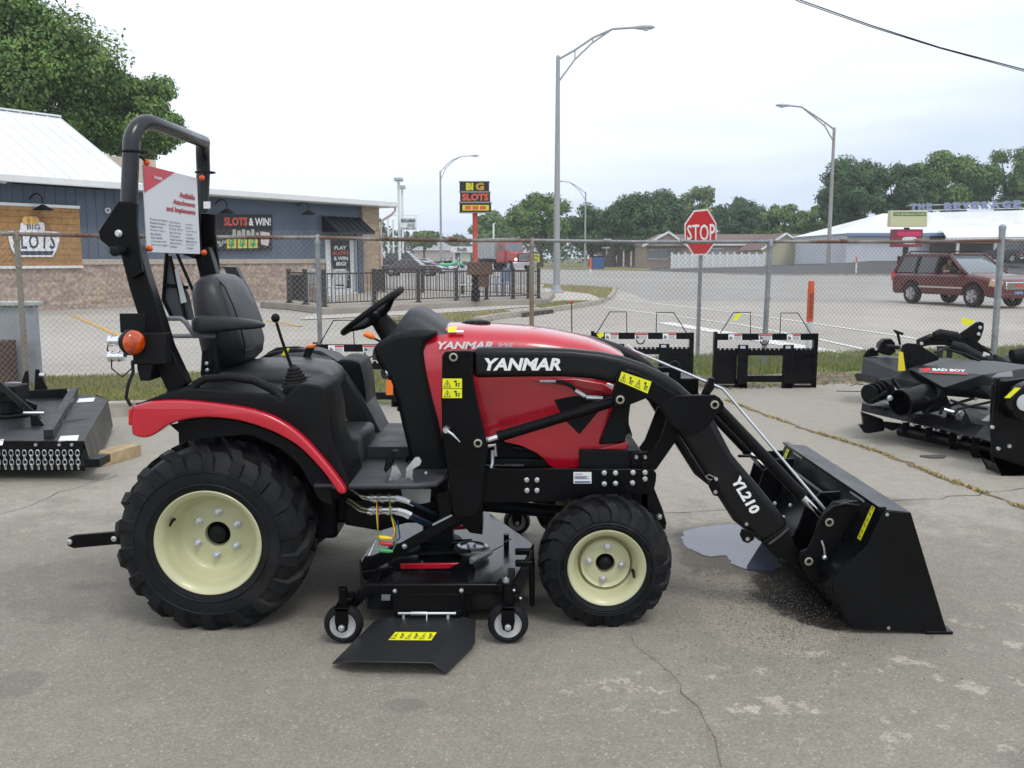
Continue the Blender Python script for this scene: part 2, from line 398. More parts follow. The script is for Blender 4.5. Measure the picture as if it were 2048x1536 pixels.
# cracks and joints in the lot
CRK = mat('crack_dark', (.07, .06, .05), rough=.95)
def crack(px, wd, m=CRK, z=.0035, jit=.02, n=8, name='pavement_crack'):
    P = [gp(x, y) for x, y in px]; Q = []
    for a, c in zip(P, P[1:]):
        k = max(2, int((c-a).length/.09))
        for i in range(k): q = a.lerp(c, i/k); Q.append(q + Vector((rnd.gauss(0, jit), rnd.gauss(0, jit), 0)))
    Q.append(P[-1]); v = []; f = []
    for i, p in enumerate(Q):
        d = (Q[min(i+1, len(Q)-1)] - Q[max(i-1, 0)]).normalized(); nn = Vector((-d.y, d.x, 0)); ww = wd*(.35+rnd.random()*.9)
        v += [Vector((p.x, p.y, z)) + nn*ww/2, Vector((p.x, p.y, z)) - nn*ww/2]
        if i: f.append((2*i-2, 2*i-1, 2*i+1, 2*i))
    o = MB().add(v, f).build(name, m, fixn=False); o['kind'] = 'structure'
crack([(1330, 1027), (1500, 1018), (1700, 1003), (1880, 998), (2060, 975)], .007)
crack([(-20, 1035), (60, 1012), (120, 985), (235, 950)], .007, mat('crack_soft', (.13, .12, .10), rough=.95), jit=.01)
crack([(1250, 1265), (1310, 1320), (1370, 1390), (1430, 1480), (1450, 1560)], .003, mat('crack_soft2', (.12, .11, .09), rough=.95), jit=.014)
crack([(1600, 975), (1660, 945), (1720, 955)], .005)
crack([(1450, 800), (1600, 855), (1760, 905), (1900, 962), (2060, 1020)], .05, mat('joint_dirt', (.17, .12, .075), rough=.95, var=.3, vs=20), jit=.012)
# puddle
pud = [(1361, 1094), (1372, 1072), (1398, 1053), (1437, 1044), (1482, 1048), (1530, 1058), (1580, 1080), (1590, 1100), (1560, 1120), (1530, 1150), (1505, 1152), (1478, 1138), (1456, 1122), (1420, 1110), (1390, 1105)]
P = [gp(x, y).xy for x, y in pud]
for _ in range(3):
    Q = []
    for a, c in zip(P, P[1:]+P[:1]): Q += [a.lerp(c, .25), a.lerp(c, .75)]
    P = Q
P = [p + Vector((.007*math.sin(i*.35)+rnd.gauss(0, .0012), .007*math.cos(i*.5)+rnd.gauss(0, .0012))) for i, p in enumerate(P)]
def puddle_mat():
    m = bpy.data.materials.new('puddle_water'); m.use_nodes = True; nt = m.node_tree; L = nt.links; b = nt.nodes['Principled BSDF']
    b.inputs['Base Color'].default_value = (.05, .06, .095, 1); b.inputs['Roughness'].default_value = .02; b.inputs['IOR'].default_value = 1.55; b.inputs['Specular IOR Level'].default_value = .8
    tc = nt.nodes.new('ShaderNodeTexCoord'); sx = nt.nodes.new('ShaderNodeSeparateXYZ'); L.new(tc.outputs['Object'], sx.inputs[0])
    nz = nt.nodes.new('ShaderNodeTexNoise'); nz.inputs['Scale'].default_value = 5.5; nz.inputs['Detail'].default_value = 9; nz.inputs['Roughness'].default_value = .62; L.new(tc.outputs['Object'], nz.inputs['Vector'])
    def mm(op, a, c):
        n = nt.nodes.new('ShaderNodeMath'); n.operation = op
        for i, q in enumerate((a, c)):
            if isinstance(q, (int, float)): n.inputs[i].default_value = q
            else: L.new(q, n.inputs[i])
        return n.outputs[0]
    best = None
    for cx, cy, rx, ry in PUD:
        dx = mm('DIVIDE', mm('SUBTRACT', sx.outputs[0], cx), rx); dy = mm('DIVIDE', mm('SUBTRACT', sx.outputs[1], cy), ry); r = mm('ADD', mm('MULTIPLY', dx, dx), mm('MULTIPLY', dy, dy))
        best = r if best is None else mm('MINIMUM', best, r)
    r = mm('ADD', best, mm('MULTIPLY', mm('SUBTRACT', nz.outputs[0], .5), 1.9))
    mr = nt.nodes.new('ShaderNodeMapRange'); mr.inputs[1].default_value = 1.04; mr.inputs[2].default_value = .90; L.new(r, mr.inputs[0]); L.new(mr.outputs[0], b.inputs['Alpha'])
    return m
PUD = [(1.04, 4.60, .17, .25), (1.17, 4.40, .14, .27), (1.22, 4.68, .22, .24), (1.36, 4.55, .16, .22)]
sheet('water', [(.4, 3.7), (1.9, 3.7), (1.9, 5.3), (.4, 5.3)], .004, puddle_mat())
# ------------------------------------------------------------------ scattered stuff (numpy meshes)
rs = np.random.RandomState(5)
def npmesh(name, V, F, m, label, cat, kind='stuff', k=3, mi=None):
    me = bpy.data.meshes.new(name); nf = len(F)
    me.vertices.add(len(V)); me.vertices.foreach_set('co', np.asarray(V, np.float32).ravel())
    me.loops.add(nf*k); me.loops.foreach_set('vertex_index', np.asarray(F, np.int32).ravel())
    me.polygons.add(nf); me.polygons.foreach_set('loop_start', np.arange(0, nf*k, k, dtype=np.int32)); me.polygons.foreach_set('loop_total', np.full(nf, k, np.int32))
    ms = m if isinstance(m, (list, tuple)) else [m]
    for q in ms: me.materials.append(q)
    if mi is not None: me.polygons.foreach_set('material_index', np.asarray(mi, np.int32))
    me.update(calc_edges=True); o = bpy.data.objects.new(name, me); col.objects.link(o)
    if label: tag(o, label, cat, kind=kind)
    return o
G1 = mat('grass_green', (.15, .20, .06), rough=.8); G2 = mat('grass_olive', (.27, .29, .10), rough=.85); G3 = mat('grass_straw', (.42, .32, .15), rough=.9)
def grass(pts, hs, label, mix=(.45, .3, .25), w_=.006, lean=.5, name='grass'):
    n = len(pts); h = rs.uniform(hs[0], hs[1], n)*(.6+.4*rs.rand(n)); a = rs.uniform(0, 2*np.pi, n); l = rs.uniform(0, lean, n)*h; b_ = rs.uniform(0, 2*np.pi, n)
    p = np.zeros((n, 3)); p[:, :2] = pts; ww = w_*(.6+.8*rs.rand(n))
    d = np.stack([np.cos(a)*ww, np.sin(a)*ww, np.zeros(n)], 1)
    t = p + np.stack([np.cos(b_)*l, np.sin(b_)*l, h], 1)
    V = np.stack([p-d, p+d, t], 1).reshape(-1, 3); F = np.arange(3*n).reshape(n, 3)
    return npmesh(name, V, F, [G1, G2, G3], label, 'grass', mi=rs.choice(3, n, p=mix))
def strip_pts(n, x0, x1, o0, o1, clump=0):
    x = rs.uniform(x0, x1, n); o = rs.uniform(o0, o1, n); y = 11.34 + .272*x + o
    if clump:
        v = np.sin(x*3.1+o*2)*np.sin(x*1.3-o*5+1) + .5*np.sin(x*7.7+2*o) + rs.normal(0, .5, n); k = v > clump; x, y = x[k], y[k]
    return np.stack([x, y], 1)
grass(np.concatenate([strip_pts(45000, -6.5, -1.0, -1.5, 1.4), strip_pts(16000, -1, 1, -1.3, 1.5, -.3)]), (.02, .07), 'dry and green mown grass between kerb and side road behind the fence on the left', (.4, .35, .25))
grass(np.concatenate([strip_pts(52000, 1, 9, -.7, 1.45, -.5)]), (.03, .11), 'patchy green grass along the foot of the fence on the right', (.62, .28, .10))
n = 2600; t = rs.rand(n)
J = [gp(x, y) for x, y in ((1450, 800), (1600, 855), (1760, 905), (1900, 962), (2060, 1020))]; Jx = np.array([p.x for p in J]); Jy = np.array([p.y for p in J]); tt = t*4; i = np.minimum(tt.astype(int), 3); f = tt-i
px_ = Jx[i]*(1-f)+Jx[i+1]*f; py_ = Jy[i]*(1-f)+Jy[i+1]*f
pts = np.stack([px_ + rs.normal(0, .012, n), py_ + rs.normal(0, .02, n)], 1)
grass(pts[(np.sin(t*40)+np.sin(t*17+1)+rs.normal(0, .4, n)) > -.4], (.006, .03), 'dead straw coloured grass growing along the pavement joint', (.04, .22, .74), w_=.006, lean=2.0, name='dead_grass')
# loose grit on the wet patch and elsewhere
def stones(pts, s0, s1, m, label, name='gravel'):
    n = len(pts); base = np.array([(1, 0, 0), (0, 1, 0), (-1, 0, 0), (0, -1, 0), (0, 0, .8)]); F0 = np.array([(0, 1, 4), (1, 2, 4), (2, 3, 4), (3, 0, 4)])
    s = rs.uniform(s0, s1, n)**1; a = rs.uniform(0, 6.28, n); c, q = np.cos(a), np.sin(a)
    V = np.zeros((n, 5, 3)); j = base[None]*s[:, None, None]*rs.uniform(.6, 1.3, (n, 5, 3))
    V[..., 0] = j[..., 0]*c[:, None] - j[..., 1]*q[:, None] + pts[:, 0, None]; V[..., 1] = j[..., 0]*q[:, None] + j[..., 1]*c[:, None] + pts[:, 1, None]; V[..., 2] = j[..., 2]*.8 + .001
    F = (F0[None] + (np.arange(n)*5)[:, None, None]).reshape(-1, 3)
    return npmesh(name, V.reshape(-1, 3), F, m, label, 'gravel', mi=np.repeat(rs.choice(len(m), n), 4))
SM = [mat('stone_pale', (.30, .28, .235), rough=.8), mat('stone_tan', (.26, .21, .17), rough=.85), mat('stone_dark', (.10, .085, .075), rough=.7)]
g1 = np.stack([rs.normal(1.06, .22, 3600), rs.normal(3.62, .28, 3600)], 1)
g2 = np.stack([rs.uniform(-3, 4, 1500), rs.uniform(1.5, 8.5, 1500)], 1)
cl = [gp(x, y) for x, y in ((1250, 1265), (1310, 1320), (1370, 1390), (1430, 1480), (1450, 1560))]; tt = rs.rand(900)*4; ii = np.minimum(tt.astype(int), 3); ff_ = tt-ii; cx_ = np.array([p.x for p in cl]); cy_ = np.array([p.y for p in cl]); ok = np.sin(tt*9)+np.sin(tt*21)*.6 > -.2
g4 = np.stack([cx_[ii]*(1-ff_)+cx_[ii+1]*ff_ + rs.normal(0, .013, 900), cy_[ii]*(1-ff_)+cy_[ii+1]*ff_ + rs.normal(0, .01, 900)], 1)[ok]; stones(g4, .001, .004, SM[:2], 'tan grit gathered along the crack in the foreground')
stones(g1, .0011, .0042, SM, 'loose grit washed over the wet patch under the loader arms'); stones(g2, .0015, .005, SM[:2], 'scattered small stones over the concrete lot')
g3 = strip_pts(2600, 1.0, 9, -1.85, -.7); stones(g3, .008, .03, SM[1:] + [mat('dead_leaf', (.2, .12, .06), rough=.9)], 'leaf litter and soil clods along the right end of the lot', name='leaf_litter')
# kerb and the raised verge lip on the left
CONC = mat('kerb_concrete', (.36, .33, .28), rough=.9, var=.15, vs=3, bump=.3, bs=40, c2=(.22, .2, .17), c2s=2.5, c2t=(.5, .7))
def kerb(P, h, wd, name='kerb', m=None):
    b = MB()
    for i in range(len(P)-1):
        a, c = Vector((*P[i], 0)), Vector((*P[i+1], 0)); d = (c-a).normalized(); n = Vector((-d.y, d.x, 0))
        b.add([a, c, c+n*wd, a+n*wd] + [q + Vector((0, 0, h)) for q in (a+n*.02, c+n*.02, c+n*wd, a+n*wd)], [(0, 1, 5, 4), (1, 2, 6, 5), (2, 3, 7, 6), (3, 0, 4, 7), (4, 5, 6, 7)])
    o = b.build(name, m or CONC, bevel=.01); o['kind'] = 'structure'; return o
kerb([(-9, 8.45-.272*5.4), (-6, 8.45-.272*2.5), (-3.5, 8.42), (-1.5, 8.9)], .125, .16)
# patio corner: slab, walks, verge islands
def wpx(lst, z=0): return [tuple(gp(x, y, z).xy) for x, y in lst]
slab = wpx([(520, 603), (579, 607), (612, 611), (645, 616), (660, 616), (760, 611), (850, 607), (930, 603), (1000, 600), (1050, 599), (1095, 598.5)], .18) + [tuple(gp(1110, 585, .18).xy), tuple(gp(1000, 573, .18).xy), tuple(gp(770, 570, .18).xy), tuple(gp(725, 586, .18).xy)]
b = MB(); b.gprism(slab, 0, .18); structure(b.build('patio_slab', mat('patio_concrete', (.30, .27, .23), rough=.9, var=.15, vs=1.5, bump=.2, bs=20), bevel=.02))
sheet('sidewalk', wpx([(600, 640), (780, 632), (960, 622), (1085, 612), (1180, 606), (1225, 590), (1228, 575), (1090, 572), (1090, 600), (930, 606), (640, 622)]), .012, mat('walk_concrete', (.46, .43, .38), rough=.9, var=.1, vs=1, bump=.15, bs=15))
for nm, pts in (('verge_island', [(775, 641), (800, 634), (880, 630), (960, 626), (1010, 622), (1025, 625), (1000, 634), (985, 641), (880, 646), (800, 648)]), ('verge_corner', [(1085, 575), (1090, 569), (1160, 571), (1228, 576), (1222, 590), (1205, 599), (1180, 588), (1130, 583)]), ('verge_patch', [(1070, 612), (1120, 604), (1175, 603), (1190, 605), (1150, 611), (1090, 617)])):
    P = wpx(pts); sheet(nm, P, .02, GRS)
    A = np.array(P); mn, mx = A.min(0), A.max(0); q = rs.uniform(mn, mx, (5000, 2))
    ins = np.zeros(len(q), bool)
    for (x0, y0), (x1, y1) in zip(P, P[1:]+P[:1]): ins ^= ((y0 > q[:, 1]) != (y1 > q[:, 1])) & (q[:, 0] < (x1-x0)*(q[:, 1]-y0)/(y1-y0+1e-9)+x0)
    grass(q[ins], (.04, .12), {'verge_island': 'dry grass on the kerbed island in front of the patio railing', 'verge_corner': 'dry grass on the street corner beside the tall lamp post', 'verge_patch': 'small patch of grass behind the drain kerb'}[nm], (.3, .3, .4), w_=.015)
kerb(wpx([(960, 645), (1005, 637), (1050, 631), (1100, 624), (1150, 617), (1200, 608), (1212, 603)]), .12, .18); kerb(wpx([(1222, 600), (1231, 588), (1234, 577)]), .10, .18)
kerb(wpx([(1100, 571.5), (1160, 572.5), (1232, 577.5)]), .05, .12)
b = MB(); q0, q1 = gp(1045, 634), gp(1105, 626); b.bar(q0 + Vector((0, -.02, .05)), q1 + Vector((0, -.02, .05)), .06, .10); structure(b.build('storm_drain', mat('drain_dark', (.05, .035, .03), rough=.9)))
# raised dark lot on the far right and the far verge
b = MB(); Q = [gp(1290, 542), gp(1500, 549), gp(1700, 550), gp(2150, 552)]; U = [Vector((20, 132, .1)), Vector((33, 112, .55)), Vector((38, 98, 1.15)), Vector((75, 98, 1.15))]
b.add([Vector((p.x, p.y, -.01)) for p in Q] + U + [Vector((20, 160, .1)), Vector((33, 160, .6)), Vector((50, 160, 1.15)), Vector((95, 160, 1.15))], [(0, 1, 5, 4), (1, 2, 6, 5), (2, 3, 7, 6), (4, 5, 9, 8), (5, 6, 10, 9), (6, 7, 11, 10)])
structure(b.build('raised_lot', mat('dark_asphalt', (.07, .07, .078), rough=.9, var=.15, vs=.5), fixn=False))
sheet('far_verge', [gp(1290, 541.6).xy, gp(1500, 548.6).xy, gp(1760, 549.8).xy, gp(1760, 547).xy, gp(1600, 545.8).xy, gp(1450, 541).xy, gp(1290, 536).xy, gp(1060, 533).xy, gp(1060, 538).xy], .03, GRS)
kerb([tuple(gp(x, y).xy) for x, y in ((1450, 548.8), (1600, 552), (1700, 551.5), (2150, 553))], .12, .2)
# ================================================================== BUILDINGS
def brickmat(name, c1, c2, mortar, bw, bh, ax='x', var=.3, c3=None, rough=.85, off=.5):
    m = bpy.data.materials.new(name); m.use_nodes = True; nt = m.node_tree; L = nt.links; b = nt.nodes['Principled BSDF']
    tc = nt.nodes.new('ShaderNodeTexCoord'); sx = nt.nodes.new('ShaderNodeSeparateXYZ'); L.new(tc.outputs['Object'], sx.inputs[0])
    cx = nt.nodes.new('ShaderNodeCombineXYZ'); ad = nt.nodes.new('ShaderNodeMath'); L.new(sx.outputs[0], ad.inputs[0]); L.new(sx.outputs[1], ad.inputs[1])
    L.new(ad.outputs[0], cx.inputs[0]); L.new(sx.outputs[2], cx.inputs[1])
    br = nt.nodes.new('ShaderNodeTexBrick'); L.new(cx.outputs[0], br.inputs[0]); br.offset = off
    br.inputs['Scale'].default_value = 1; br.inputs['Brick Width'].default_value = bw; br.inputs['Row Height'].default_value = bh; br.inputs['Mortar Size'].default_value = .008; br.inputs['Bias'].default_value = 0
    br.inputs['Color1'].default_value = (*c1, 1); br.inputs['Color2'].default_value = (*c2, 1); br.inputs['Mortar'].default_value = (*mortar, 1)
    src = br.outputs[0]
    n = nt.nodes.new('ShaderNodeTexNoise'); n.inputs['Scale'].default_value = 2.2; n.inputs['Detail'].default_value = 8; n.inputs['Roughness'].default_value = .75; L.new(tc.outputs['Object'], n.inputs['Vector'])
    if c3:
        mr = nt.nodes.new('ShaderNodeMapRange'); mr.inputs[1].default_value = .5; mr.inputs[2].default_value = .62; L.new(n.outputs[0], mr.inputs[0])
        mx = nt.nodes.new('ShaderNodeMix'); mx.data_type = 'RGBA'; mx.inputs[7].default_value = (*c3, 1); L.new(mr.outputs[0], mx.inputs[0]); L.new(src, mx.inputs[6]); src = mx.outputs[2]
    mr = nt.nodes.new('ShaderNodeMapRange'); mr.inputs[1].default_value = .3; mr.inputs[2].default_value = .7; mr.inputs[3].default_value = 1-var; mr.inputs[4].default_value = 1+var
    n3 = nt.nodes.new('ShaderNodeTexNoise'); n3.inputs['Scale'].default_value = 9; n3.inputs['Detail'].default_value = 4; L.new(tc.outputs['Object'], n3.inputs['Vector']); L.new(n3.outputs[0], mr.inputs[0])
    sc2 = nt.nodes.new('ShaderNodeVectorMath'); sc2.operation = 'SCALE'; L.new(src, sc2.inputs[0]); L.new(mr.outputs[0], sc2.inputs['Scale']); L.new(sc2.outputs[0], b.inputs['Base Color'])
    b.inputs['Roughness'].default_value = rough
    bp = nt.nodes.new('ShaderNodeBump'); bp.inputs['Distance'].default_value = .01; bp.inputs['Strength'].default_value = .6; bp.invert = True; L.new(br.outputs['Fac'], bp.inputs['Height']); L.new(bp.outputs[0], b.inputs['Normal'])
    return m
class Wall:
    """a building with its own frame: x along the front, y into the building, z up"""
    def __init__(s, name, label, cat, pa, pb, group=None):         # pa left base point, pb right base point (world)
        s.o = Vector((pb.x, pb.y, 0)); d = (Vector((pa.x, pa.y, 0)) - s.o).normalized(); s.d = -d      # local +x runs from left to right
        s.L = (Vector((pa.x, pa.y, 0)) - s.o).length; rz = math.atan2(s.d.y, s.d.x)
        s.root = thing(name, label, cat, s.o, group, rz=rz)
        s.M = Matrix.Translation(s.o) @ Matrix.Rotation(rz, 4, 'Z'); s.I = s.M.inverted()
    def lp(s, px, py, off=0):                                      # pixel -> local point on the front plane moved out by off
        A = at(px, py, 10); O = Vector((0, 0, EYE)); o = s.I @ O; dr = (s.I @ A) - o; t = (-off - o.y)/dr.y; return o + dr*t
    def lbox(s, px, y0, y1): P = [s.lp(a, c) for a, c in px]; return MB().prism([(p.x, p.z) for p in P], y0, y1)
    def lrect(s, x0, y0, x1, y1, o0, o1):
        a, c = s.lp(x0, y0), s.lp(x1, y1); return MB().box((min(a.x, c.x), -o1, min(a.z, c.z)), (max(a.x, c.x), -o0, max(a.z, c.z)))
    def q4(s, px, off): return [s.lp(a, c, off) for a, c in px]
SID = mat('blue_siding', (.095, .122, .165), rough=.65, var=.14, vs=1.5)
TRIM = mat('white_trim', (.72, .74, .74), rough=.5, var=.05, vs=3)
B = Wall('slots_bar', 'blue sided bar building with stone wainscot, white metal roof and slots signs on its wall', 'building', gp(75, 621), gp(757, 589))
r = B.root
xl = -26; cx0 = B.lp(722, 500).x
zw = (B.lp(560, 511).z + B.lp(200, 535).z)/2; ze = 3.42
STN = brickmat('ledge_stone', (.44, .35, .28), (.30, .22, .19), (.30, .26, .22), .34, .13, var=.35, c3=(.46, .37, .26))
BRK = brickmat('tan_brick', (.42, .33, .22), (.34, .24, .16), (.35, .31, .25), .30, .095, var=.2)
MB().box((xl, 0, -.1), (cx0, 9, ze)).build('wall', SID, r)
b = MB(); x = xl
while x < B.lp(250, 400).x:
    b.box((x, -.02, zw), (x+.03, 0, ze)); x += .3
b.build('siding_battens', SID, r)
MB().box((xl, -.09, -.1), (B.lp(648, 500).x-.05, -.0, zw-.10)).build('stone_wainscot', STN, r)
MB().box((xl, -.14, zw-.10), (B.lp(648, 500).x-.05, 0, zw+.06)).build('stone_sill', mat('limestone', (.42, .37, .31), rough=.85, var=.12, vs=4), r, bevel=.01)
MB().box((cx0, -.12, -.1), (0, 9, ze)).build('brick_corner', BRK, r)
# low roof with fascia and gutter
xs_ = B.lp(250, 390).x
b = MB(); b.box((xs_, -.55, ze), (.55, 9.3, ze+.10)); b.build('low_roof', TRIM, r, bevel=.01)
b = MB(); b.box((xs_, -.62, ze+.02), (.62, -.50, ze+.22)); b.box((.5, -.5, ze+.02), (.62, 9.3, ze+.22)); b.build('fascia_gutter', TRIM, r, bevel=.02)
b = MB(); p = B.lp(782, 418, .5); b.tube([(.52, -.5, ze+.02), (.52, -.5, ze-.12), (.4, -.4, ze-.28), (.1, -.2, ze-.5), (.03, -.17, ze-.6), (.03, -.17, .1)], .045, 8); b.build('downspout', mat('rust_white', (.55, .45, .42), rough=.6), r)
# pitched metal roof over the left part
rise, run = 2.5, 3.8; rr0 = xs_ + .25
ROOF = mat('white_metal_roof', (.74, .76, .78), rough=.38, metal=0, var=.04, vs=.6)
b = MB(); b.add([(xl, -.6, ze+.08), (rr0, -.6, ze+.08), (rr0, run, ze+rise), (xl, run, ze+rise), (rr0, run*2+.6, ze+.08), (xl, run*2+.6, ze+.08)], [(0, 1, 2, 3), (3, 2, 4, 5)]); b.add([(xl, -.6, ze), (rr0, -.6, ze), (rr0, -.6, ze+.08), (xl, -.6, ze+.08)], [(0, 1, 2, 3)])
b.build('metal_roof', ROOF, r, fixn=False)
b = MB(); x = rr0; L_ = Vector((0, run+.6, rise-.08)).normalized()
while x > xl: b.bar((x, -.6, ze+.095), (x, run, ze+rise+.015), .035, .035); x -= .42
b.bar((xl, run, ze+rise+.02), (rr0+.05, run, ze+rise+.02), .25, .05); b.build('roof_seams', ROOF, r)
b = MB(); b.box((xl, -.68, ze+.0), (rr0, -.56, ze+.20)); b.build('eave_gutter', TRIM, r, bevel=.02)
b = MB(); b.add([(rr0-.06, -.5, ze), (rr0-.06, run*2, ze), (rr0-.06, run, ze+rise-.05)], [(0, 1, 2)]); b.build('gable_end', SID, r)
b = MB(); b.box((xs_+1.1, 3.0, ze), (xs_+3.2, 5.5, ze+1.35)); b.build('chimney_block', mat('tan_stucco', (.45, .38, .30), rough=.8, var=.1), r, bevel=.02)
# wooden board with badge
wb = thing('wooden_wall_sign', 'brown timber board sign with white slots badge on the blue wall, far left', 'sign', B.o, rz=B.root.rotation_euler.z)
x1 = B.lp(155, 470).x; x0 = x1 - 5.2; zt_, zb_ = B.lp(155, 418).z, B.lp(158, 531).z
MB().box((x0, -.16, zb_), (x1, -.10, zt_)).build('timber_board', brickmat('timber', (.38, .215, .085), (.32, .175, .065), (.20, .10, .04), 2.4, .17, var=.2), wb)
b = MB(); b.box((x0, -.18, zt_), (x1+.02, -.09, zt_+.08)); b.box((x0, -.18, zb_-.07), (x1+.02, -.09, zb_)); b.build('frame', TRIM, wb)
def lq(W_, px, off): return W_.q4(px, off)
def badge(pts, off, m, nm): P = [B.lp(x, y, off) for x, y in pts]; b = MB().prism([(p.x, p.z) for p in P], -off, -off+.02); return b.build(nm, m, wb)
NAVY = mat('navy', (.03, .045, .09), rough=.5)
badge([(17, 463), (40, 461), (42, 446), (48, 444), (50, 437), (58, 433), (66, 433), (75, 437), (78, 443), (88, 446), (90, 462), (117, 464), (119, 480), (113, 500), (106, 514), (33, 514), (24, 500), (18, 482)], .20, WHT, 'badge_outline')
badge([(33, 502), (108, 502), (104, 510), (38, 510)], .21, NAVY, 'badge_band')
b = MB()
for x in (52, 61, 70): p = B.lp(x, 441, .21); b.lathe([(0, .11), (-.015, .11), (-.015, 0)], p, n=16)
b.build('badge_coins', mat('coin', (.7, .42, .12), rough=.4), wb)
text('BIG', B.q4([(54, 449), (80, 449), (80, 459), (54, 459)], .205), NAVY, 'badge_lettering', wb, bold=.01)
text('SLOTS', B.q4([(24, 468), (112, 468), (110, 498), (27, 498)], .205), NAVY, 'badge_lettering', wb, bold=.02, sp=1.25)
# long banner
bn = thing('slots_banner', 'long black banner reading play slots and win with dollar reels', 'banner', B.o, rz=B.root.rotation_euler.z)
bc = B.q4([(352, 428), (545, 429), (545, 499), (352, 502)], .10)
b = MB(); b.add(bc + [p + Vector((0, .09, 0)) for p in bc], [(0, 1, 2, 3), (0, 4, 5, 1), (1, 5, 6, 2), (2, 6, 7, 3), (3, 7, 4, 0)]); b.build('banner_sheet', mat('banner_black', (.015, .014, .016), rough=.5), bn)
SRED = mat('sign_orange_red', (.62, .10, .06), rough=.5)
text('PLAY', sub(bc, .03, .10, .34, .32), WHT, 'banner_lettering', bn, bold=.03)
text('SLOTS', sub(bc, .47, .08, .72, .32), SRED, 'banner_lettering', bn, bold=.04); text('& WIN!', sub(bc, .735, .09, .98, .32), WHT, 'banner_lettering', bn, bold=.03)
for i in range(3):
    u = .50 + i*.115; quad(push(sub(bc, u, .66, u+.10, .95), .004)).build('reel_tile', mat('tile_yellow', (.62, .52, .08), rough=.5), bn, fixn=False); text('$', sub(bc, u+.02, .68, u+.08, .93), mat('dollar_green', (.02, .3, .15), rough=.5), 'reel_symbol', bn, bold=.05, d=.008)
b = MB()
for i in range(26):
    u = .40 + rnd.random()*.55; v = .62 + rnd.random()*.3
    if .48 < u < .85: v = .50 + rnd.random()*.12
    b.add(push(sub(bc, u, v, u+.015+rnd.random()*.02, v+.03+rnd.random()*.06), .003 + rnd.random()*.002), [(3, 2, 1, 0)])
for i in range(5): u = .56+i*.05; b.add(push(sub(bc, u, .42+.03*(i % 2), u+.035, .60), .0025), [(3, 2, 1, 0)])
b.build('banner_coins', mat('banner_grey', (.38, .40, .36), rough=.5), bn, fixn=False)
quad(push([bil(bc, .86, .48), bil(bc, .97, .52), bil(bc, .95, .9), bil(bc, .87, .85)], .006)).build('banner_card', mat('card_pale', (.6, .5, .5), rough=.5), bn, fixn=False)
# door, its poster and the awning
x0, x1 = B.lp(650, 500).x, B.lp(712, 500).x; zt_ = B.lp(680, 474).z
MB().box((x0, -.06, 0), (x1, 0, zt_)).build('door_frame', TRIM, r, bevel=.01)
b = MB(); b.box((x1+.02, -.10, 0), (x1+.35, -.0, zt_+.2)); b.build('blue_pilaster', SID, r)
b = MB(); b.box((x0+.22, -.075, .12), (x1-.28, -.05, zt_-.08)); dr = b.build('door', mat('door_white', (.66, .68, .68), rough=.4), r, bevel=.008)
b = MB(); b.box((x1-.2, -.07, .15), (x1-.03, -.055, zt_-.1)); b.build('side_light', mat('dim_glass', (.25, .29, .31), rough=.08), r)
p = B.lp(664, 541, .1); b = MB(); b.tube([(p.x, -.07, p.z-.12), (p.x, -.13, p.z-.1), (p.x, -.13, p.z+.12), (p.x, -.07, p.z+.14)], .015, 6); b.build('handle', ZNC, dr)
po = thing('door_poster', 'tall black poster reading play slots and win big on the white door', 'poster', B.o, rz=B.root.rotation_euler.z)
pc = B.q4([(661, 480), (699, 480), (702, 576), (665, 577)], .09)
b = MB(); b.add(pc + [p + Vector((0, .012, 0)) for p in pc], [(0, 1, 2, 3), (0, 4, 5, 1), (1, 5, 6, 2), (2, 6, 7, 3), (3, 7, 4, 0)]); b.build('poster_sheet', mat('banner_black', (.015, .014, .016), rough=.5), po)
for s, v0, v1, u0, u1, m in (('PLAY', .12, .20, .18, .82, WHT), ('SLOTS', .23, .31, .08, .93, SRED), ('& WIN', .34, .42, .12, .88, WHT), ('BIG!', .45, .53, .25, .78, WHT)): text(s, sub(pc, u0, v0, u1, v1), m, 'poster_lettering', po, bold=.04)
b = MB()
for i in range(22):
    u = .05 + rnd.random()*.8; v = .60 + rnd.random()*.3; b.add(push(sub(pc, u, v, u+.1, v+.02+rnd.random()*.02), .003+rnd.random()*.002), [(3, 2, 1, 0)])
b.build('poster_picture', mat('poster_grey', (.35, .33, .33), rough=.5), po, fixn=False)
aw = [B.lp(642, 432), B.lp(712, 432)]; za, zb2 = aw[0].z, B.lp(650, 462, .7).z
xa0, xa1 = aw[0].x, aw[1].x+.1; AWN = mat('awning_black', (.018, .02, .026), rough=.4, metal=.3)
b = MB(); b.add([(xa0, -.05, za), (xa1, -.05, za), (xa1, -.85, zb2), (xa0, -.85, zb2), (xa0, -.05, zb2), (xa1, -.05, zb2)], [(0, 1, 2, 3), (0, 3, 4), (1, 5, 2)])
for i in range(7): x = xa0 + (xa1-xa0)*i/6; b.bar((x, -.05, za+.015), (x, -.86, zb2+.015), .03, .03)
b.box((xa0, -.88, zb2-.08), (xa1, -.85, zb2+.02)); b.build('awning', AWN, r)
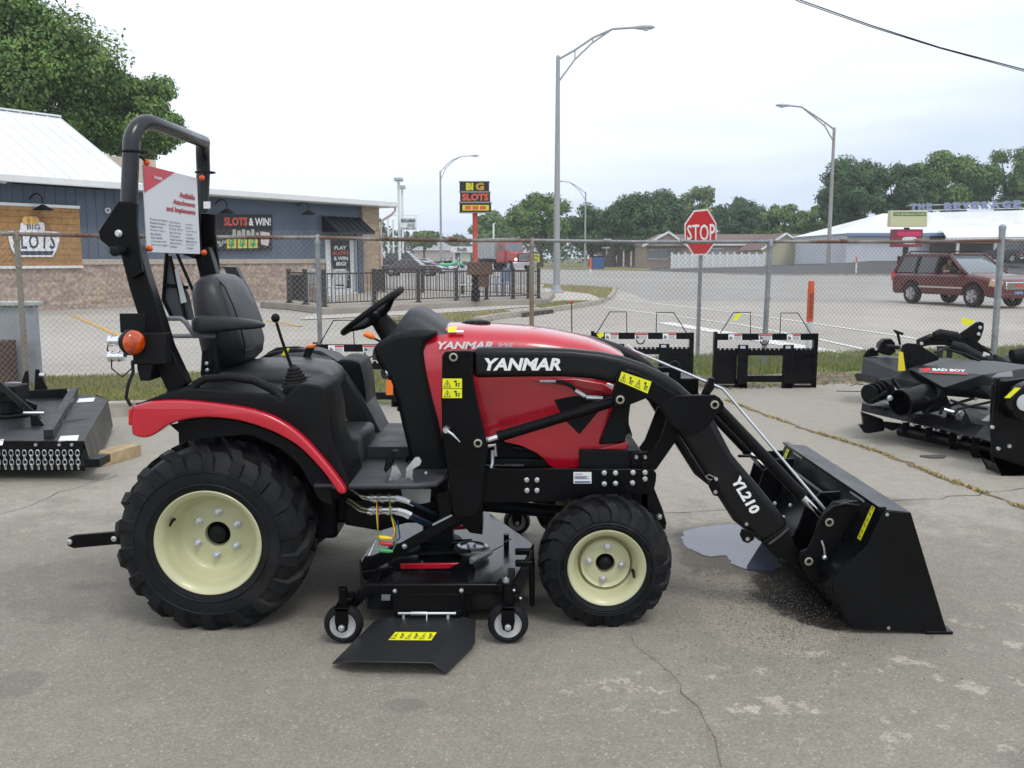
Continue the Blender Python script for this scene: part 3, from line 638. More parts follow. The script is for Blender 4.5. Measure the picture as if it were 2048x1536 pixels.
# goose-neck wall lamps
for i, (x, y) in enumerate(((62, 398), (432, 408), (596, 412))):
    t = thing('wall_lamp', ['black goose-neck lamp above the timber board sign', 'black goose-neck lamp above the dollar banner behind the roll bar', 'black goose-neck lamp between the banner and the door awning'][i], 'lamp', B.o, 'goose-neck lamps along the eave', rz=B.root.rotation_euler.z)
    p = B.lp(x, y); b = MB(); b.tube([(p.x-.05, -.02, p.z), (p.x-.05, -.18, p.z+.10), (p.x, -.36, p.z+.14), (p.x+.05, -.48, p.z+.03), (p.x+.05, -.48, p.z-.12)], .018, 6); b.build('arm', BLK, t)
    b = MB(); b.lathe([(.14, .04), (.12, .07), (.06, .17), (0, .26), (-.01, .26)], (p.x+.05, -.48, p.z-.30), (0, 0, 1), 20); b.build('lamp_shade', PLA, t)
b = MB(); p = B.lp(214, 421, .1); b.lathe([(0, .08), (-.06, .08), (-.06, .05), (-.02, .05)], p, n=16); b.build('wall_ring', TRIM, r)
# ---- patio railing: posts on the slab, one panel of bars per bay
RAIL = mat('dark_bronze_rail', (.03, .027, .024), rough=.45)
pf = thing('patio_railing', 'dark bronze metal railing with square posts around the patio slab', 'railing', (0, 0, 0))
front = [(579, 605.6), (611.5, 609), (649, 614), (749, 609), (837, 604.7), (913, 601), (973, 599), (1026, 598), (1057, 597.4), (1077, 597)]
backp = [(1077, 597), (1040, 588), (1006, 591), (925, 587), (845, 585), (768, 584)]
F_ = [gp(x, y, .18) for x, y in front]; K_ = [F_[-1], gp(1006, 591, .18), gp(925, 588, .18), gp(845, 585, .18), gp(768, 583.5, .18), gp(752, 589, .18)]
for P in F_ + K_[1:-1]:
    b = MB(); b.box((P.x-.055, P.y-.055, .18), (P.x+.055, P.y+.055, 1.12)); b.box((P.x-.09, P.y-.09, .18), (P.x+.09, P.y+.09, .21)); b.box((P.x-.065, P.y-.065, 1.12), (P.x+.065, P.y+.065, 1.15)); b.build('post', RAIL, pf)
for ch_ in (F_, K_):
    for a, c in zip(ch_, ch_[1:]):
        b = MB(); up = Vector((0, 0, 1)); b.bar(a+up*.86, c+up*.86, .05, .04); b.bar(a+up*.10, c+up*.10, .035, .03); n = max(2, int((c-a).length/.115))
        for i in range(1, n): p = a.lerp(c, i/n); b.bar(p+up*.1, p+up*.86, .018, .018)
        b.build('rail_panel', RAIL, pf)
# patio chairs and planters
def pchair(x, y, rz, lab, col_):
    P = gp(x, y, .18); t = thing('patio_chair', lab, 'chair', P, 'patio chairs inside the railing', rz=rz)
    m = mat(*col_); b = MB(); b.box((-.25, -.25, .40), (.25, .25, .44)); b.build('seat', m, t, bevel=.01)
    b = MB(); b.box((-.25, .22, .44), (-.20, .27, .95)); b.box((.20, .22, .44), (.25, .27, .95)); b.box((-.25, .22, .9), (.25, .27, .95))
    for i in range(5): b.box((-.17+i*.075, .235, .5), (-.13+i*.075, .255, .9))
    b.build('backrest', m, t)
    for sx_ in (-1, 1):
        for sy in (-1, 1): MB().box((sx_*.24-.02, sy*.24-.02, 0), (sx_*.24+.02, sy*.24+.02, .4)).build('leg', m, t)
        b = MB(); b.tube([(sx_*.27, .24, .66), (sx_*.29, -.1, .66), (sx_*.27, -.24, .62), (sx_*.26, -.24, .4)], .018, 6); b.build('armrest', m, t)
pchair(641, 601, 2.4, 'white patio chair at the left end of the railing near the bar door', ('chair_white', (.6, .61, .62), .4)); pchair(669, 603, -2.2, 'second pale patio chair facing the bar door', ('chair_white', (.6, .61, .62), .4))
pchair(930, 596, 2.9, 'white slatted patio chair left of the slots sign pole', ('chair_white', (.6, .61, .62), .4)); pchair(1000, 593, -2.0, 'blue and grey patio chair right of the slots sign pole', ('chair_blue', (.16, .22, .34), .45))
P = gp(598, 600, .18); t = thing('planter', 'round black planter barrel behind the left railing posts', 'planter', P); b = MB(); b.lathe([(0, .22), (.3, .3), (.62, .32), (.75, .27), (.76, .2), (.66, .2)], P, (0, 0, 1), 20); b.build('barrel', PLA, t)
# ---- BIG SLOTS pole sign
P = gp(951, 602, .18); t = thing('pole_sign', 'big slots sign box on a peeling red pole standing in the patio', 'sign', P)
Y = P.y; b = MB(); b.cyl((P.x, Y, .9), (P.x, Y, at(951, 425, Y).z), .075, 14); b.build('pole', mat('peeling_red', (.45, .07, .05), rough=.7, c2=(.55, .45, .42), c2s=3, c2t=(.62, .66)), t)
b = MB(); b.cyl((P.x, Y, .18), (P.x, Y, .5), .13, 16); b.cyl((P.x, Y, .5), (P.x, Y, 1.0), .10, 14); b.build('pole_base', PLA, t)
b = MB(); b.box((P.x-.24, Y-.1, .95), (P.x+.5, Y+.4, 1.32)); b.box((P.x-.1, Y-.05, .6), (P.x+.4, Y+.3, .95)); b.build('rusty_cabinet', mat('rust_brown', (.09, .05, .035), rough=.8, var=.3), t, bevel=.01)
BB_ = mat('sign_box_black', (.012, .012, .013), rough=.35)
for (x0, y0, x1, y1), rows in (((919, 363, 978, 383), (('BI', 932, 946.5, mat('sign_yellow', (.62, .58, .03), rough=.4)), ('G', 951, 968, mat('sign_amber', (.5, .3, .03), rough=.4)))), ((920, 384.5, 980, 404), (('SLOTS', 924, 977, SRED),)), ((919, 405.5, 982, 425), ())):
    A, C_ = at(x0, y0, Y-.12), at(x1, y1, Y-.12); b = MB(); b.box((A.x, Y-.12, C_.z), (C_.x, Y+.12, A.z)); pn = b.build('sign_panel', BB_, t, bevel=.008)
    b = MB(); 
    for z in (A.z, C_.z): b.box((A.x-.02, Y-.14, z-.012), (C_.x+.02, Y+.14, z+.012))
    b.build('panel_frame', mat('frame_grey', (.25, .24, .22), rough=.5), t)
    for s, a0, a1, m in rows: text(s, rect(a0, y0+2.5, a1, y1-2.5, Y-.125), m, 'sign_lettering', t, bold=.05)
g_ = rect(925, 410, 978, 421, Y-.125); quad(push(g_, .002)).build('yellow_strip', mat('sign_yellow', (.62, .58, .03), rough=.4), t, fixn=False)
b = MB()
for i in range(3): b.add(push(sub(g_, .1+.28*i, .15, .32+.28*i, .85), .004), [(3, 2, 1, 0)])
b.build('strip_tiles', SRED, t, fixn=False)
# ---- house across the road
def simple_house(name, label, px0, px1, yb, Y, dep, eave, ridge, wm_, rm_, ov=.4, hip=3.0, cat='house', wins=()):
    a, c = at(px0, yb, Y), at(px1, yb, Y); zb0 = a.z; t = thing(name, label, cat, Vector((a.x, Y, max(0, zb0))))
    b = MB(); b.box((a.x, Y, zb0-.5), (c.x, Y+dep, eave)); b.build('wall', wm_, t)
    b = MB(); x0, x1 = a.x-ov, c.x+ov; y0, y1 = Y-ov, Y+dep+ov; ym = Y+dep/2
    b.add([(x0, y0, eave), (x1, y0, eave), (x1, y1, eave), (x0, y1, eave), (x0+hip, ym, ridge), (x1-hip, ym, ridge)], [(0, 1, 5, 4), (1, 2, 5), (2, 3, 4, 5), (3, 0, 4), (0, 3, 2, 1)]); b.build('roof', rm_, t)
    b = MB(); b.box((x0, y0-.05, eave-.18), (x1, y0+.03, eave+.04)); b.build('fascia', TRIM, t)
    for (wx0, wy0, wx1, wy1) in wins:
        p, q = at(wx0, wy0, Y-.05), at(wx1, wy1, Y-.05); w_ = MB().box((p.x, Y-.06, q.z), (q.x, Y, p.z)).build('window', mat('dim_glass', (.25, .29, .31), rough=.08), t)
        b = MB(); b.box((p.x-.1, Y-.09, p.z), (q.x+.1, Y, p.z+.1)); b.box((p.x-.1, Y-.09, q.z-.1), (q.x+.1, Y, q.z)); b.build('frame', TRIM, w_)
    return t
SHG = mat('brown_shingles', (.17, .115, .095), rough=.9, var=.2, vs=3); TBR = brickmat('pale_brick', (.38, .31, .26), (.32, .25, .21), (.36, .32, .28), .3, .1, var=.12)
h1 = simple_house('brick_house', 'long low brick house with brown shingle roof and white gable across the road', 1292, 1590, 537, 131, 12, 3.35, 4.9, TBR, SHG, wins=((1299, 500, 1316, 517), (1318, 500, 1335, 517), (1339, 499, 1350, 513), (1425, 498, 1445, 510)))
a, m_, c = at(1289, 497, 129.2), at(1323, 473, 129.2), at(1372, 495, 129.2); b = MB(); b.prism([(a.x, 3.1), (m_.x+1, 4.9), (c.x, 3.1)], 129.4, 136); b.build('gable', TBR, h1)
b = MB(); b.bar((a.x-.3, 129.2, 3.05), (m_.x+1, 129.2, 5.0), .3, .28); b.bar((c.x+.3, 129.2, 3.05), (m_.x+1, 129.2, 5.0), .3, .28); b.build('gable_trim', TRIM, h1)
h0 = simple_house('porch_house', 'brown roofed house with a white posted porch behind the dark spreading tree', 1205, 1296, 531, 165, 10, 3.2, 5.2, mat('brick_rose', (.30, .19, .16), rough=.85), SHG)
b = MB()
for x in (1213, 1232, 1247, 1262, 1278): p = at(x, 525, 161); b.box((p.x-.12, 160.9, 0), (p.x+.12, 161.1, 3.2))
p, q = at(1205, 525, 161), at(1290, 525, 161); b.box((p.x, 160.5, 3.1), (q.x, 165, 3.3)); b.build('porch', TRIM, h0)
CRH = mat('cream_siding', (.46, .43, .30), rough=.8, var=.06)
t = thing('cream_house', 'pale cream gabled house beside the white vinyl fence', 'house', at(1570, 540, 118))
a, c = at(1527, 533, 118), at(1612, 533, 118); zE = at(1600, 495, 118).z; zR = at(1570, 467, 118).z; mx_ = (a.x+c.x)/2
b = MB(); b.prism([(a.x, 0), (c.x, 0), (c.x, zE), (mx_, zR-.15), (a.x, zE)], 118, 130); b.box((c.x, 120, 0), (at(1700, 500, 120).x, 129, 3.0)); b.build('wall', CRH, t)
b = MB(); b.bar((a.x-.4, 117.8, zE-.3), (mx_, 117.8, zR), .35, .22); b.bar((c.x+.4, 117.8, zE-.3), (mx_, 117.8, zR), .35, .22); b.build('gable_trim', TRIM, t)
b = MB(); b.add([(a.x-.5, 117.7, zE-.3), (mx_, 117.7, zR+.1), (mx_, 130.5, zR+.1), (a.x-.5, 130.5, zE-.3), (c.x+.5, 117.7, zE-.3), (c.x+.5, 130.5, zE-.3)], [(0, 1, 2, 3), (1, 4, 5, 2)])
e1 = at(1700, 500, 120).x; b.add([(c.x, 119.5, 2.95), (e1, 119.5, 2.95), (e1, 125, 4.6), (c.x, 125, 4.6)], [(0, 1, 2, 3)]); b.build('roof', SHG, t, fixn=False)
# white vinyl fence
t = thing('vinyl_fence', 'long white vinyl privacy fence between the brick house and cream house', 'fence', gp(1343, 540)); P0, P1 = gp(1343, 539), gp(1527, 540.5)
b = MB(); b.bar(P0 + Vector((0, 0, 1.0)), P1 + Vector((0, 0, 1.0)), .06, 1.8, (0, 0, 1)); b.build('panel', TRIM, t)
for i in range(14): p = P0.lerp(P1, i/13); MB().box((p.x-.1, p.y-.1, 0), (p.x+.1, p.y+.1, 2.15)).build('post', TRIM, t)
# beverage store
t = thing('beverage_store', 'white metal store building with big letters standing on its white roof', 'store', Vector((42, 99, 1.15)))
Y = 99; A = at(1692, 519, Y); ev = at(1692, 467, Y).z; x0 = A.x; x1 = x0+45; xr = at(1765, 430, Y+9).x; zr = at(1765, 427, Y+9).z
MB().box((x0, Y, .6), (x1, Y+18, ev)).build('wall', mat('white_siding', (.55, .58, .64), rough=.6, var=.05, vs=1), t)
WR = mat('white_metal_roof', (.74, .76, .78), rough=.38)
b = MB(); b.add([(x0-.3, Y-.5, ev), (x1, Y-.5, ev+.3), (x1, Y+9, zr+.9), (xr, Y+9, zr), (x0-.3, Y+18.5, ev), (x1, Y+18.5, ev)], [(0, 1, 2, 3), (3, 2, 5, 4), (0, 3, 4)]); b.build('roof', WR, t, fixn=False)
b = MB(); b.box((x0-.3, Y-.6, ev-.25), (x1, Y-.5, ev+.05)); b.build('eave_trim', mat('blue_trim', (.2, .26, .4), rough=.5), t)
cy = Y-6; cA = at(1893, 475, cy); cx1 = cA.x+30; zc = cA.z
b = MB(); b.add([(cA.x, cy, zc), (cx1, cy, zc+.2), (cx1, Y+1, zc+1.6), (cA.x+2.0, Y, zc+1.3)], [(0, 1, 2, 3)]); b.box((cA.x, cy, zc-.25), (cx1, cy+.2, zc)); b.box((cA.x, cy, zc-.25), (cx1, Y, zc-.2)); b.build('canopy', WR, t, fixn=False)
b = MB(); b.box((cA.x+.5, cy+.3, zc-.55), (cx1, cy+.5, zc-.25)); b.build('canopy_band', mat('orange_band', (.5, .22, .08), rough=.6), t)
b = MB(); b.box((cA.x+1, Y-.2, 1.15), (cx1, Y-.05, ev-.3)); b.build('shop_front', mat('shop_dark', (.05, .045, .04), rough=.4, var=.4, vs=.4), t)
for x in (1915, 1990, 2060): p = at(x, 500, cy+.4); MB().box((p.x-.12, cy+.3, 1.1), (p.x+.12, cy+.55, zc-.2)).build('canopy_post', TRIM, t)
LET = mat('letter_blue', (.20, .23, .36), rough=.5); Yl = Y+8.5
xs0 = 1823
for s, a0, a1 in (('T', 1823, 1833), ('H', 1838, 1849), ('E', 1854, 1864), ('B', 1890, 1904), ('E', 1908, 1921), ('V', 1926, 1940), ('E', 1945, 1958), ('R', 1965, 1979), ('A', 1984, 2000), ('G', 2006, 2022), ('E', 2028, 2042), ('S', 2068, 2082)):
    yy = 407 - (a0-1823)*.030; y1_ = 420 - (a0-1823)*.022
    c4 = rect(a0, yy, a1, y1_, Yl); mb = MB(); text(s, c4, None, mb=mb, bold=.05); n = len(mb.v); fs = [f for f in mb.f]
    mb.v += [v + Vector((0, .3, 0)) for v in mb.v]; 
    from collections import Counter
    ed = Counter(tuple(sorted((f[i], f[(i+1) % len(f)]))) for f in fs for i in range(len(f)))
    for f in fs:
        for i in range(len(f)):
            e = (f[i], f[(i+1) % len(f)])
            if ed[tuple(sorted(e))] == 1: mb.f.append([e[1], e[0], e[0]+n, e[1]+n]); mb.mi.append(0)
    mb.build('roof_letter', LET, t, fixn=False)
b = MB(); p, q = at(1818, 411, Yl+.2), at(2100, 404, Yl+.2); p2, q2 = at(1818, 421.5, Yl+.2), at(2100, 415, Yl+.2); b.bar(p, q, .06, .06); b.bar(p2, q2, .08, .08); b.build('letter_frame', TRIM, t)
# store pole sign
Y = 84; P = at(1812, 545, Y); t = thing('store_pole_sign', 'green and cream store sign over a red beverage board on a dark pole', 'sign', (P.x, Y, 0))
b = MB(); b.box((P.x-.3, Y, 0), (P.x+.1, Y+.3, at(1812, 455, Y).z)); b.build('pole', PLA, t)
a, c = at(1782, 421, Y-.3), at(1854, 453, Y-.3); b = MB(); b.box((a.x, Y-.3, c.z), (c.x, Y+.4, a.z)); b.build('sign_box', mat('sign_cream', (.55, .55, .32), rough=.5), t, bevel=.03)
quad(rect(1787, 424, 1852, 432, Y-.31)).build('green_strip', mat('sign_green', (.03, .12, .06), rough=.5), t, fixn=False); text('THE BEVERAGE STORE', rect(1789, 425.5, 1850, 430.5, Y-.31), mat('sign_cream2', (.6, .6, .3), rough=.5), 'sign_lettering', t, bold=.02)
a, c = at(1786, 458.5, Y-.3), at(1844, 494, Y-.3); b = MB(); b.box((a.x, Y-.3, c.z), (c.x, Y+.3, a.z)); b.build('red_board', mat('board_red', (.20, .015, .02), rough=.4), t, bevel=.02)
quad(rect(1795, 463, 1842, 472, Y-.31)).build('pink_strip', mat('board_pink', (.6, .02, .12), rough=.4), t, fixn=False); b = MB(); p = at(1819, 481, Y-.32)
b.prism([(p.x + math.copysign(abs(math.cos(g))**.5, math.cos(g))*.64, p.z + math.copysign(abs(math.sin(g))**.5, math.sin(g))*.32) for g in [i*math.pi/12 for i in range(24)]], Y-.33, Y-.31); b.build('white_emblem', TRIM, t)
# dealership down the road
t = thing('car_dealership', 'low dealership with glass front and white fascia far down the road behind the dump truck', 'building', gp(935, 530))
Y = 185; a, c = at(907, 527, Y), at(1030, 527, Y); zt_ = at(907, 505, Y).z; zf = at(907, 493, Y).z
MB().box((a.x, Y, 0), (c.x, Y+15, zt_)).build('wall', mat('shop_dark2', (.09, .10, .11), rough=.3), t); MB().box((a.x-.5, Y-1, zt_), (c.x, Y+15, zf)).build('fascia', TRIM, t)
b = MB()
for i in range(7): x = a.x + (c.x-a.x)*i/9; b.box((x, Y-.3, 0), (x+.35, Y, zt_))
b.build('columns', TRIM, t); text('Swift', rect(914, 495, 934, 503, Y-1.1), mat('navy', (.03, .045, .09), rough=.5), 'fascia_lettering', t, bold=.03)
quad(rect(922, 506, 941, 523, Y-.4)).build('window_poster', mat('pale_green', (.45, .55, .4), rough=.5), t, fixn=False)
simple_house('distant_hall', 'long grey roofed hall in the distance left of the dealership', 828, 905, 524, 240, 14, 3.6, 5.6, mat('pale_wall', (.42, .38, .34), rough=.8), mat('grey_roof', (.30, .31, .34), rough=.8), cat='building')
simple_house('distant_shed', 'brown roofed shed right behind the dealership roof', 895, 935, 520, 260, 12, 4.2, 7.4, mat('brick_rose', (.30, .19, .16), rough=.85), SHG, cat='building')
# ================================================================== CHAIN LINK FENCE
GAL = mat('galvanised', (.30, .32, .34), rough=.45, metal=.5, var=.2, vs=10)
RUST = mat('rusty_pipe', (.30, .29, .28), rough=.6, metal=.3, c2=(.13, .06, .035), c2s=1.6, c2t=(.38, .56), var=.2, vs=20)
fe = thing('chain_link_fence', 'rusty chain link fence with pipe rail and posts along the back of the lot', 'fence', (0, 11.3, 0))
FPX = [(-640, None, 7.6, .03), (50, 468, 9.93, .030), (641, 475, 10.73, .028), (1063, 481, 11.4, .028), (1532, 483, 12.245, .034), (1987, 481, 13.1, .044), (2420, 478, 13.9, .04)]
FP3 = []
for x, y, Y, r_ in FPX:
    X = (x-1024)/1850*Y*1.005; z = at(x, y, Y).z if y else 1.70; FP3.append((Vector((X, Y, 0)), z, r_))
for i, (p, z, r_) in enumerate(FP3):
    b = MB(); top = z + (.17 if i == 5 else .0); lean = Vector((-.03, 0, 0)) if i == 4 else Vector((0, 0, 0))
    b.cyl(p + lean, p + Vector((0, 0, top)), r_, 14); 
    if i == 5: b.lathe([(0, r_*1.15), (.05, r_*1.1), (.07, r_*.6), (.075, 0)], p + Vector((0, 0, top-.02)), (0, 0, 1), 14)
    else: b.lathe([(-.07, r_*1.25), (0, r_*1.25), (.03, r_*.9), (.035, 0)], p + Vector((0, 0, z)), (0, 0, 1), 12)
    for t in (.25, .55, .8): b.lathe([(-.01, r_+.001), (-.01, r_+.006), (.01, r_+.006), (.01, r_+.001)], p + Vector((0, 0, z*t)), (0, 0, 1), 12)
    b.build('post', [mat('tan_rust_pipe', (.27, .25, .21), rough=.6, c2=(.24, .15, .07), c2s=1.1, c2t=(.45, .6), metal=.2), GAL][i in (2, 4, 5, 6)], fe)
for i, ((p, z, _), (q, z2, _2)) in enumerate(zip(FP3, FP3[1:])):
    b = MB(); P = [Vector((p.x, p.y-.01, z)).lerp(Vector((q.x, q.y-.01, z2)), t/6) - Vector((0, 0, .012*math.sin(math.pi*t/6))) for t in range(7)]; b.tube(P, .022, 10)
    for t in (.3, .62): c = P[0].lerp(P[-1], t); b.cyl(c - (q-p).normalized()*.05, c + (q-p).normalized()*.05, .028, 10)
    b.build('top_rail', [RUST, RUST, RUST, mat('grey_pipe', (.26, .28, .29), rough=.5, metal=.4, var=.25, vs=9), RUST, RUST][i], fe)
    # woven diamond wire of this bay
    L_ = (q-p).length; d = (q-p).normalized(); nn = Vector((-d.y, d.x, 0)); pit = .062; H_ = z - .02; V = []; F = []; n = 0
    def seg(a, c):
        global n
        dr = (c-a).normalized(); s1 = dr.cross(nn).normalized()*.0016; s2 = nn*.0016
        for e in (a, c): V.extend([e + s1, e - s1*.5 + s2*.87, e - s1*.5 - s2*.87])
        F.extend([(n, n+1, n+4), (n, n+4, n+3), (n+1, n+2, n+5), (n+1, n+5, n+4), (n+2, n, n+3), (n+2, n+3, n+5)]); n += 6
    k = -int(H_/pit)-1
    while k*pit < L_:
        for sg in (1, -1):
            x0_, x1_ = k*pit, k*pit + H_
            z0_, z1_ = .03, .03 + H_ + .05
            if sg < 0: z0_, z1_ = z1_, z0_
            t0 = max(0, -x0_/H_); t1 = min(1, (L_-x0_)/H_)
            if t1 - t0 > .01:
                f = lambda t: p - nn*(.03 if sg > 0 else .032) + d*(x0_ + H_*t) + Vector((0, 0, z0_ + (z1_-z0_)*t))
                seg(f(t0), f(t1))
        k += 1
    m_ = mat('fence_wire', (.19, .165, .15), rough=.55, metal=.3, c2=(.30, .29, .28), c2s=1.2)
    MB().add(V, F).build('wire_mesh', m_, fe, fixn=False)
P = gp(1146, 700); b = MB()
# ================================================================== STREET FURNITURE
LP = mat('lamp_pole_grey', (.34, .35, .36), rough=.5, metal=.3, var=.08, vs=1); LPR = mat('lamp_pole_weathered', (.33, .34, .34), rough=.6, metal=.2, c2=(.33, .28, .25), c2s=.25, c2t=(.42, .6))
def lamp_post(label, xb, yb, xt, yt, arm, Y=None, r0=.16, r1=.08, m=LP, base=True):
    P = gp(xb, yb); Y = Y or P.y; X = (at(xb, yb, Y).x + at(xt, yt, Y).x)/2; zt_ = at(xt, yt, Y).z; t = thing('street_lamp', label, 'street lamp', (X, Y, 0), 'tall cobra head street lamps')
    b = MB(); b.tube([(X, Y, 0), (X, Y, zt_*.5), (X, Y, zt_)], [r0, (r0+r1)/2, r1], 16); b.sphere((X, Y, zt_), r1, 10); b.build('pole', m, t)
    if base: b = MB(); b.lathe([(0, r0*2.1), (.06, r0*2.1), (.12, r0*1.5), (.35, r0*1.1)], (X, Y, 0), (0, 0, 1), 16); b.build('base', m, t)
    A = [at(x, y, Y) for x, y in arm]; up = [Vector((X, Y, zt_-.15)), A[0].lerp(Vector((X, Y, zt_)), .0), A[1], A[2]]
    b = MB(); b.tube([Vector((X, Y, zt_-.1))] + A[:-1] + [A[-1]], [r1*.55]*(len(A)+1), 8)
    lo = [Vector((X, Y, zt_-1.0*(r1/.08)**.5))] + [a_ - Vector((0, 0, .55*(1-(i+1)/(len(A)-1)))) for i, a_ in enumerate(A[:-2])] + [A[-2]]
    b.tube(lo, r1*.45, 8)
    for u_, l_ in zip(A[:-2], lo[1:]): b.cyl(u_, l_, r1*.3, 6)
    b.build('bracket_arm', m, t)
    e = A[-1]; d = (A[-1]-A[-2]).normalized(); d.z *= .2; d.normalize(); s = r1/.08
    b = MB(); b.loft([[e + d*q*s + Vector((0, w_*s*ca, h_*s*sa)) for ca, sa in [(math.cos(g*math.pi/6), math.sin(g*math.pi/6)) for g in range(12)]] for q, w_, h_ in ((-.1, .05, .05), (.1, .12, .08), (.35, .17, .1), (.6, .16, .08), (.75, .06, .03))]); b.build('lamp_head', mat('lamp_head', (.42, .45, .48), rough=.4), t, smooth=60)
    b = MB(); b.lathe([(0, .13*s), (-.06*s, .1*s), (-.09*s, 0)], e + d*.4*s - Vector((0, 0, .06*s)), (0, 0, 1), 14); b.build('lens', mat('lamp_glass', (.6, .65, .7), rough=.05, spec=.9), t)
    return t
lamp_post('tall grey lamp post in the middle, its arm reaching right above the railing corner', 1113, 586, 1116, 114, [(1150, 100), (1185, 76), (1225, 58), (1272, 55)], r0=.145, r1=.08)
lamp_post('weathered lamp post right of the stop sign, its arm reaching left', 1656, 543, 1668, 257, [(1650, 245), (1625, 228), (1603, 214), (1578, 211)], r0=.23, r1=.15, m=LPR)
lamp_post('slim lamp post left of the big slots pole sign', 883, 540, 880, 343, [(890, 333), (905, 320), (922, 313), (943, 311.5)], r0=.16, r1=.10, base=False)
lamp_post('small distant lamp post just right of the tall grey one', 1170, 536, 1171, 385, [(1160, 377), (1148, 369), (1138, 364), (1124, 362.5)], r0=.16, r1=.10, base=False)
# other thin distant poles
for i, (x, yt, yb, lab) in enumerate(((776, 435, 527, 'thin white pole just right of the brick corner'), (786, 440, 527, 'thin white pole between the brick corner and the floodlight poles'), (987, 447, 528, 'thin pale pole in the distance right of the big slots sign'))):
    P = gp(x, yb); Y = 130; a = at(x, yt, Y); t = thing('utility_pole', lab, 'pole', (a.x, Y, 0), 'thin distant poles'); MB().cyl((a.x, Y, 0), (a.x, Y, a.z), .13, 8).build('shaft', TRIM, t); b = MB(); b.cyl((a.x, Y, a.z-.05), (a.x+.35, Y, a.z+.1), .05, 6); b.build('arm', TRIM, t)
for x, yt, lab, hw in ((797, 356, 'tall white floodlight pole with square twin heads beside the bar', 8), (804, 371, 'shorter white floodlight pole behind the auto centre sign', 6)):
    Y = 84 if hw == 8 else 100; a = at(x, yt, Y); s = Y/1850; t = thing('floodlight_pole', lab, 'floodlight', (a.x, Y, 0), 'floodlight poles of the car lot')
    MB().cyl((a.x, Y, 0), (a.x, Y, a.z-.3), .12, 10).build('pole', TRIM, t)
    for k in (-1, 1): b = MB(); b.box((a.x-hw*s, Y+k*.35-.25, a.z-6*s), (a.x+hw*s, Y+k*.35+.25, a.z)); b.build('floodlight', mat('lamp_head', (.42, .45, .48), rough=.4), t, bevel=.03)
    MB().box((a.x-.08, Y-.5, a.z-.45), (a.x+.08, Y+.5, a.z-.3)).build('bracket', TRIM, t)
Y = 83.5; c4 = rect(800, 435, 833, 460, Y-.12); t = thing('auto_centre_sign', 'white hanging sign board with dark blue lettering between the floodlight poles', 'sign', (c4[0].x, Y, 0))
b = MB(); b.box((c4[3].x, Y-.1, c4[3].z), (c4[1].x, Y+.1, c4[1].z)); b.build('board', TRIM, t, bevel=.02); b = MB(); p, q = at(782, 431, Y), at(836, 431, Y); b.bar(p, q, .06, .06)
for x in (803, 830): a = at(x, 431, Y); c = at(x, 436, Y); b.bar(a, c, .04, .04)
b.build('hanger_bar', TRIM, t)
text('BOLLMAN', sub(c4, .08, .10, .92, .40), mat('navy', (.03, .045, .09), rough=.5), 'sign_lettering', t, bold=.05); text('AUTO', sub(c4, .45, .48, .88, .60), mat('navy', (.03, .045, .09)), 'sign_lettering', t, bold=.02); text('CENTER', sub(c4, .42, .62, .90, .74), mat('navy', (.03, .045, .09)), 'sign_lettering', t, bold=.02); text('515-824-1487', sub(c4, .05, .80, .95, .94), mat('navy', (.03, .045, .09)), 'sign_lettering', t, bold=.02)
# stop sign
P = gp(1398, 712); Y = P.y; X = at(1400, 600, Y).x; t = thing('stop_sign', 'red octagonal stop sign on a perforated galvanised post behind the fence', 'sign', (X, Y, 0))
b = MB(); z1 = at(1400, 425, Y).z; b.bar((X-.012, Y+.02, 0), (X, Y+.02, z1), .03, .055, (1, 0, 0)); b.build('post', GAL, t)
b = MB(); n = 34
for i in range(n): z = .1 + i*.038; b.box((X-.014, Y-.008, z), (X-.002, Y-.004, z+.013))
b.build('post_holes', mat('hole_dark', (.08, .08, .085), rough=.8), t)
oc = [(1388, 420.5), (1416, 418), (1433, 447), (1433, 483), (1413, 510), (1387, 511), (1369.5, 484), (1369, 448)]
Cc = Vector((sum(at(x, y, Y).x for x, y in oc)/8, 0, sum(at(x, y, Y).z for x, y in oc)/8))
O_ = [at(x, y, Y-.04) for x, y in oc]; b = MB().prism([(p.x, p.z) for p in O_], Y-.04, Y-.034); b.build('border', mat('reflective_white', (.75, .74, .72), rough=.35), t)
b = MB().prism([(Cc.x + (p.x-Cc.x)*.93, Cc.z + (p.z-Cc.z)*.93) for p in O_], Y-.043, Y-.04); b.build('red_face', mat('stop_red', (.50, .01, .015), rough=.35), t)
text('STOP', pq([(1374, 450), (1430, 447), (1430, 483), (1374, 480)], Y-.045), mat('reflective_white', (.75, .74, .72)), 'sign_lettering', t, bold=.01)
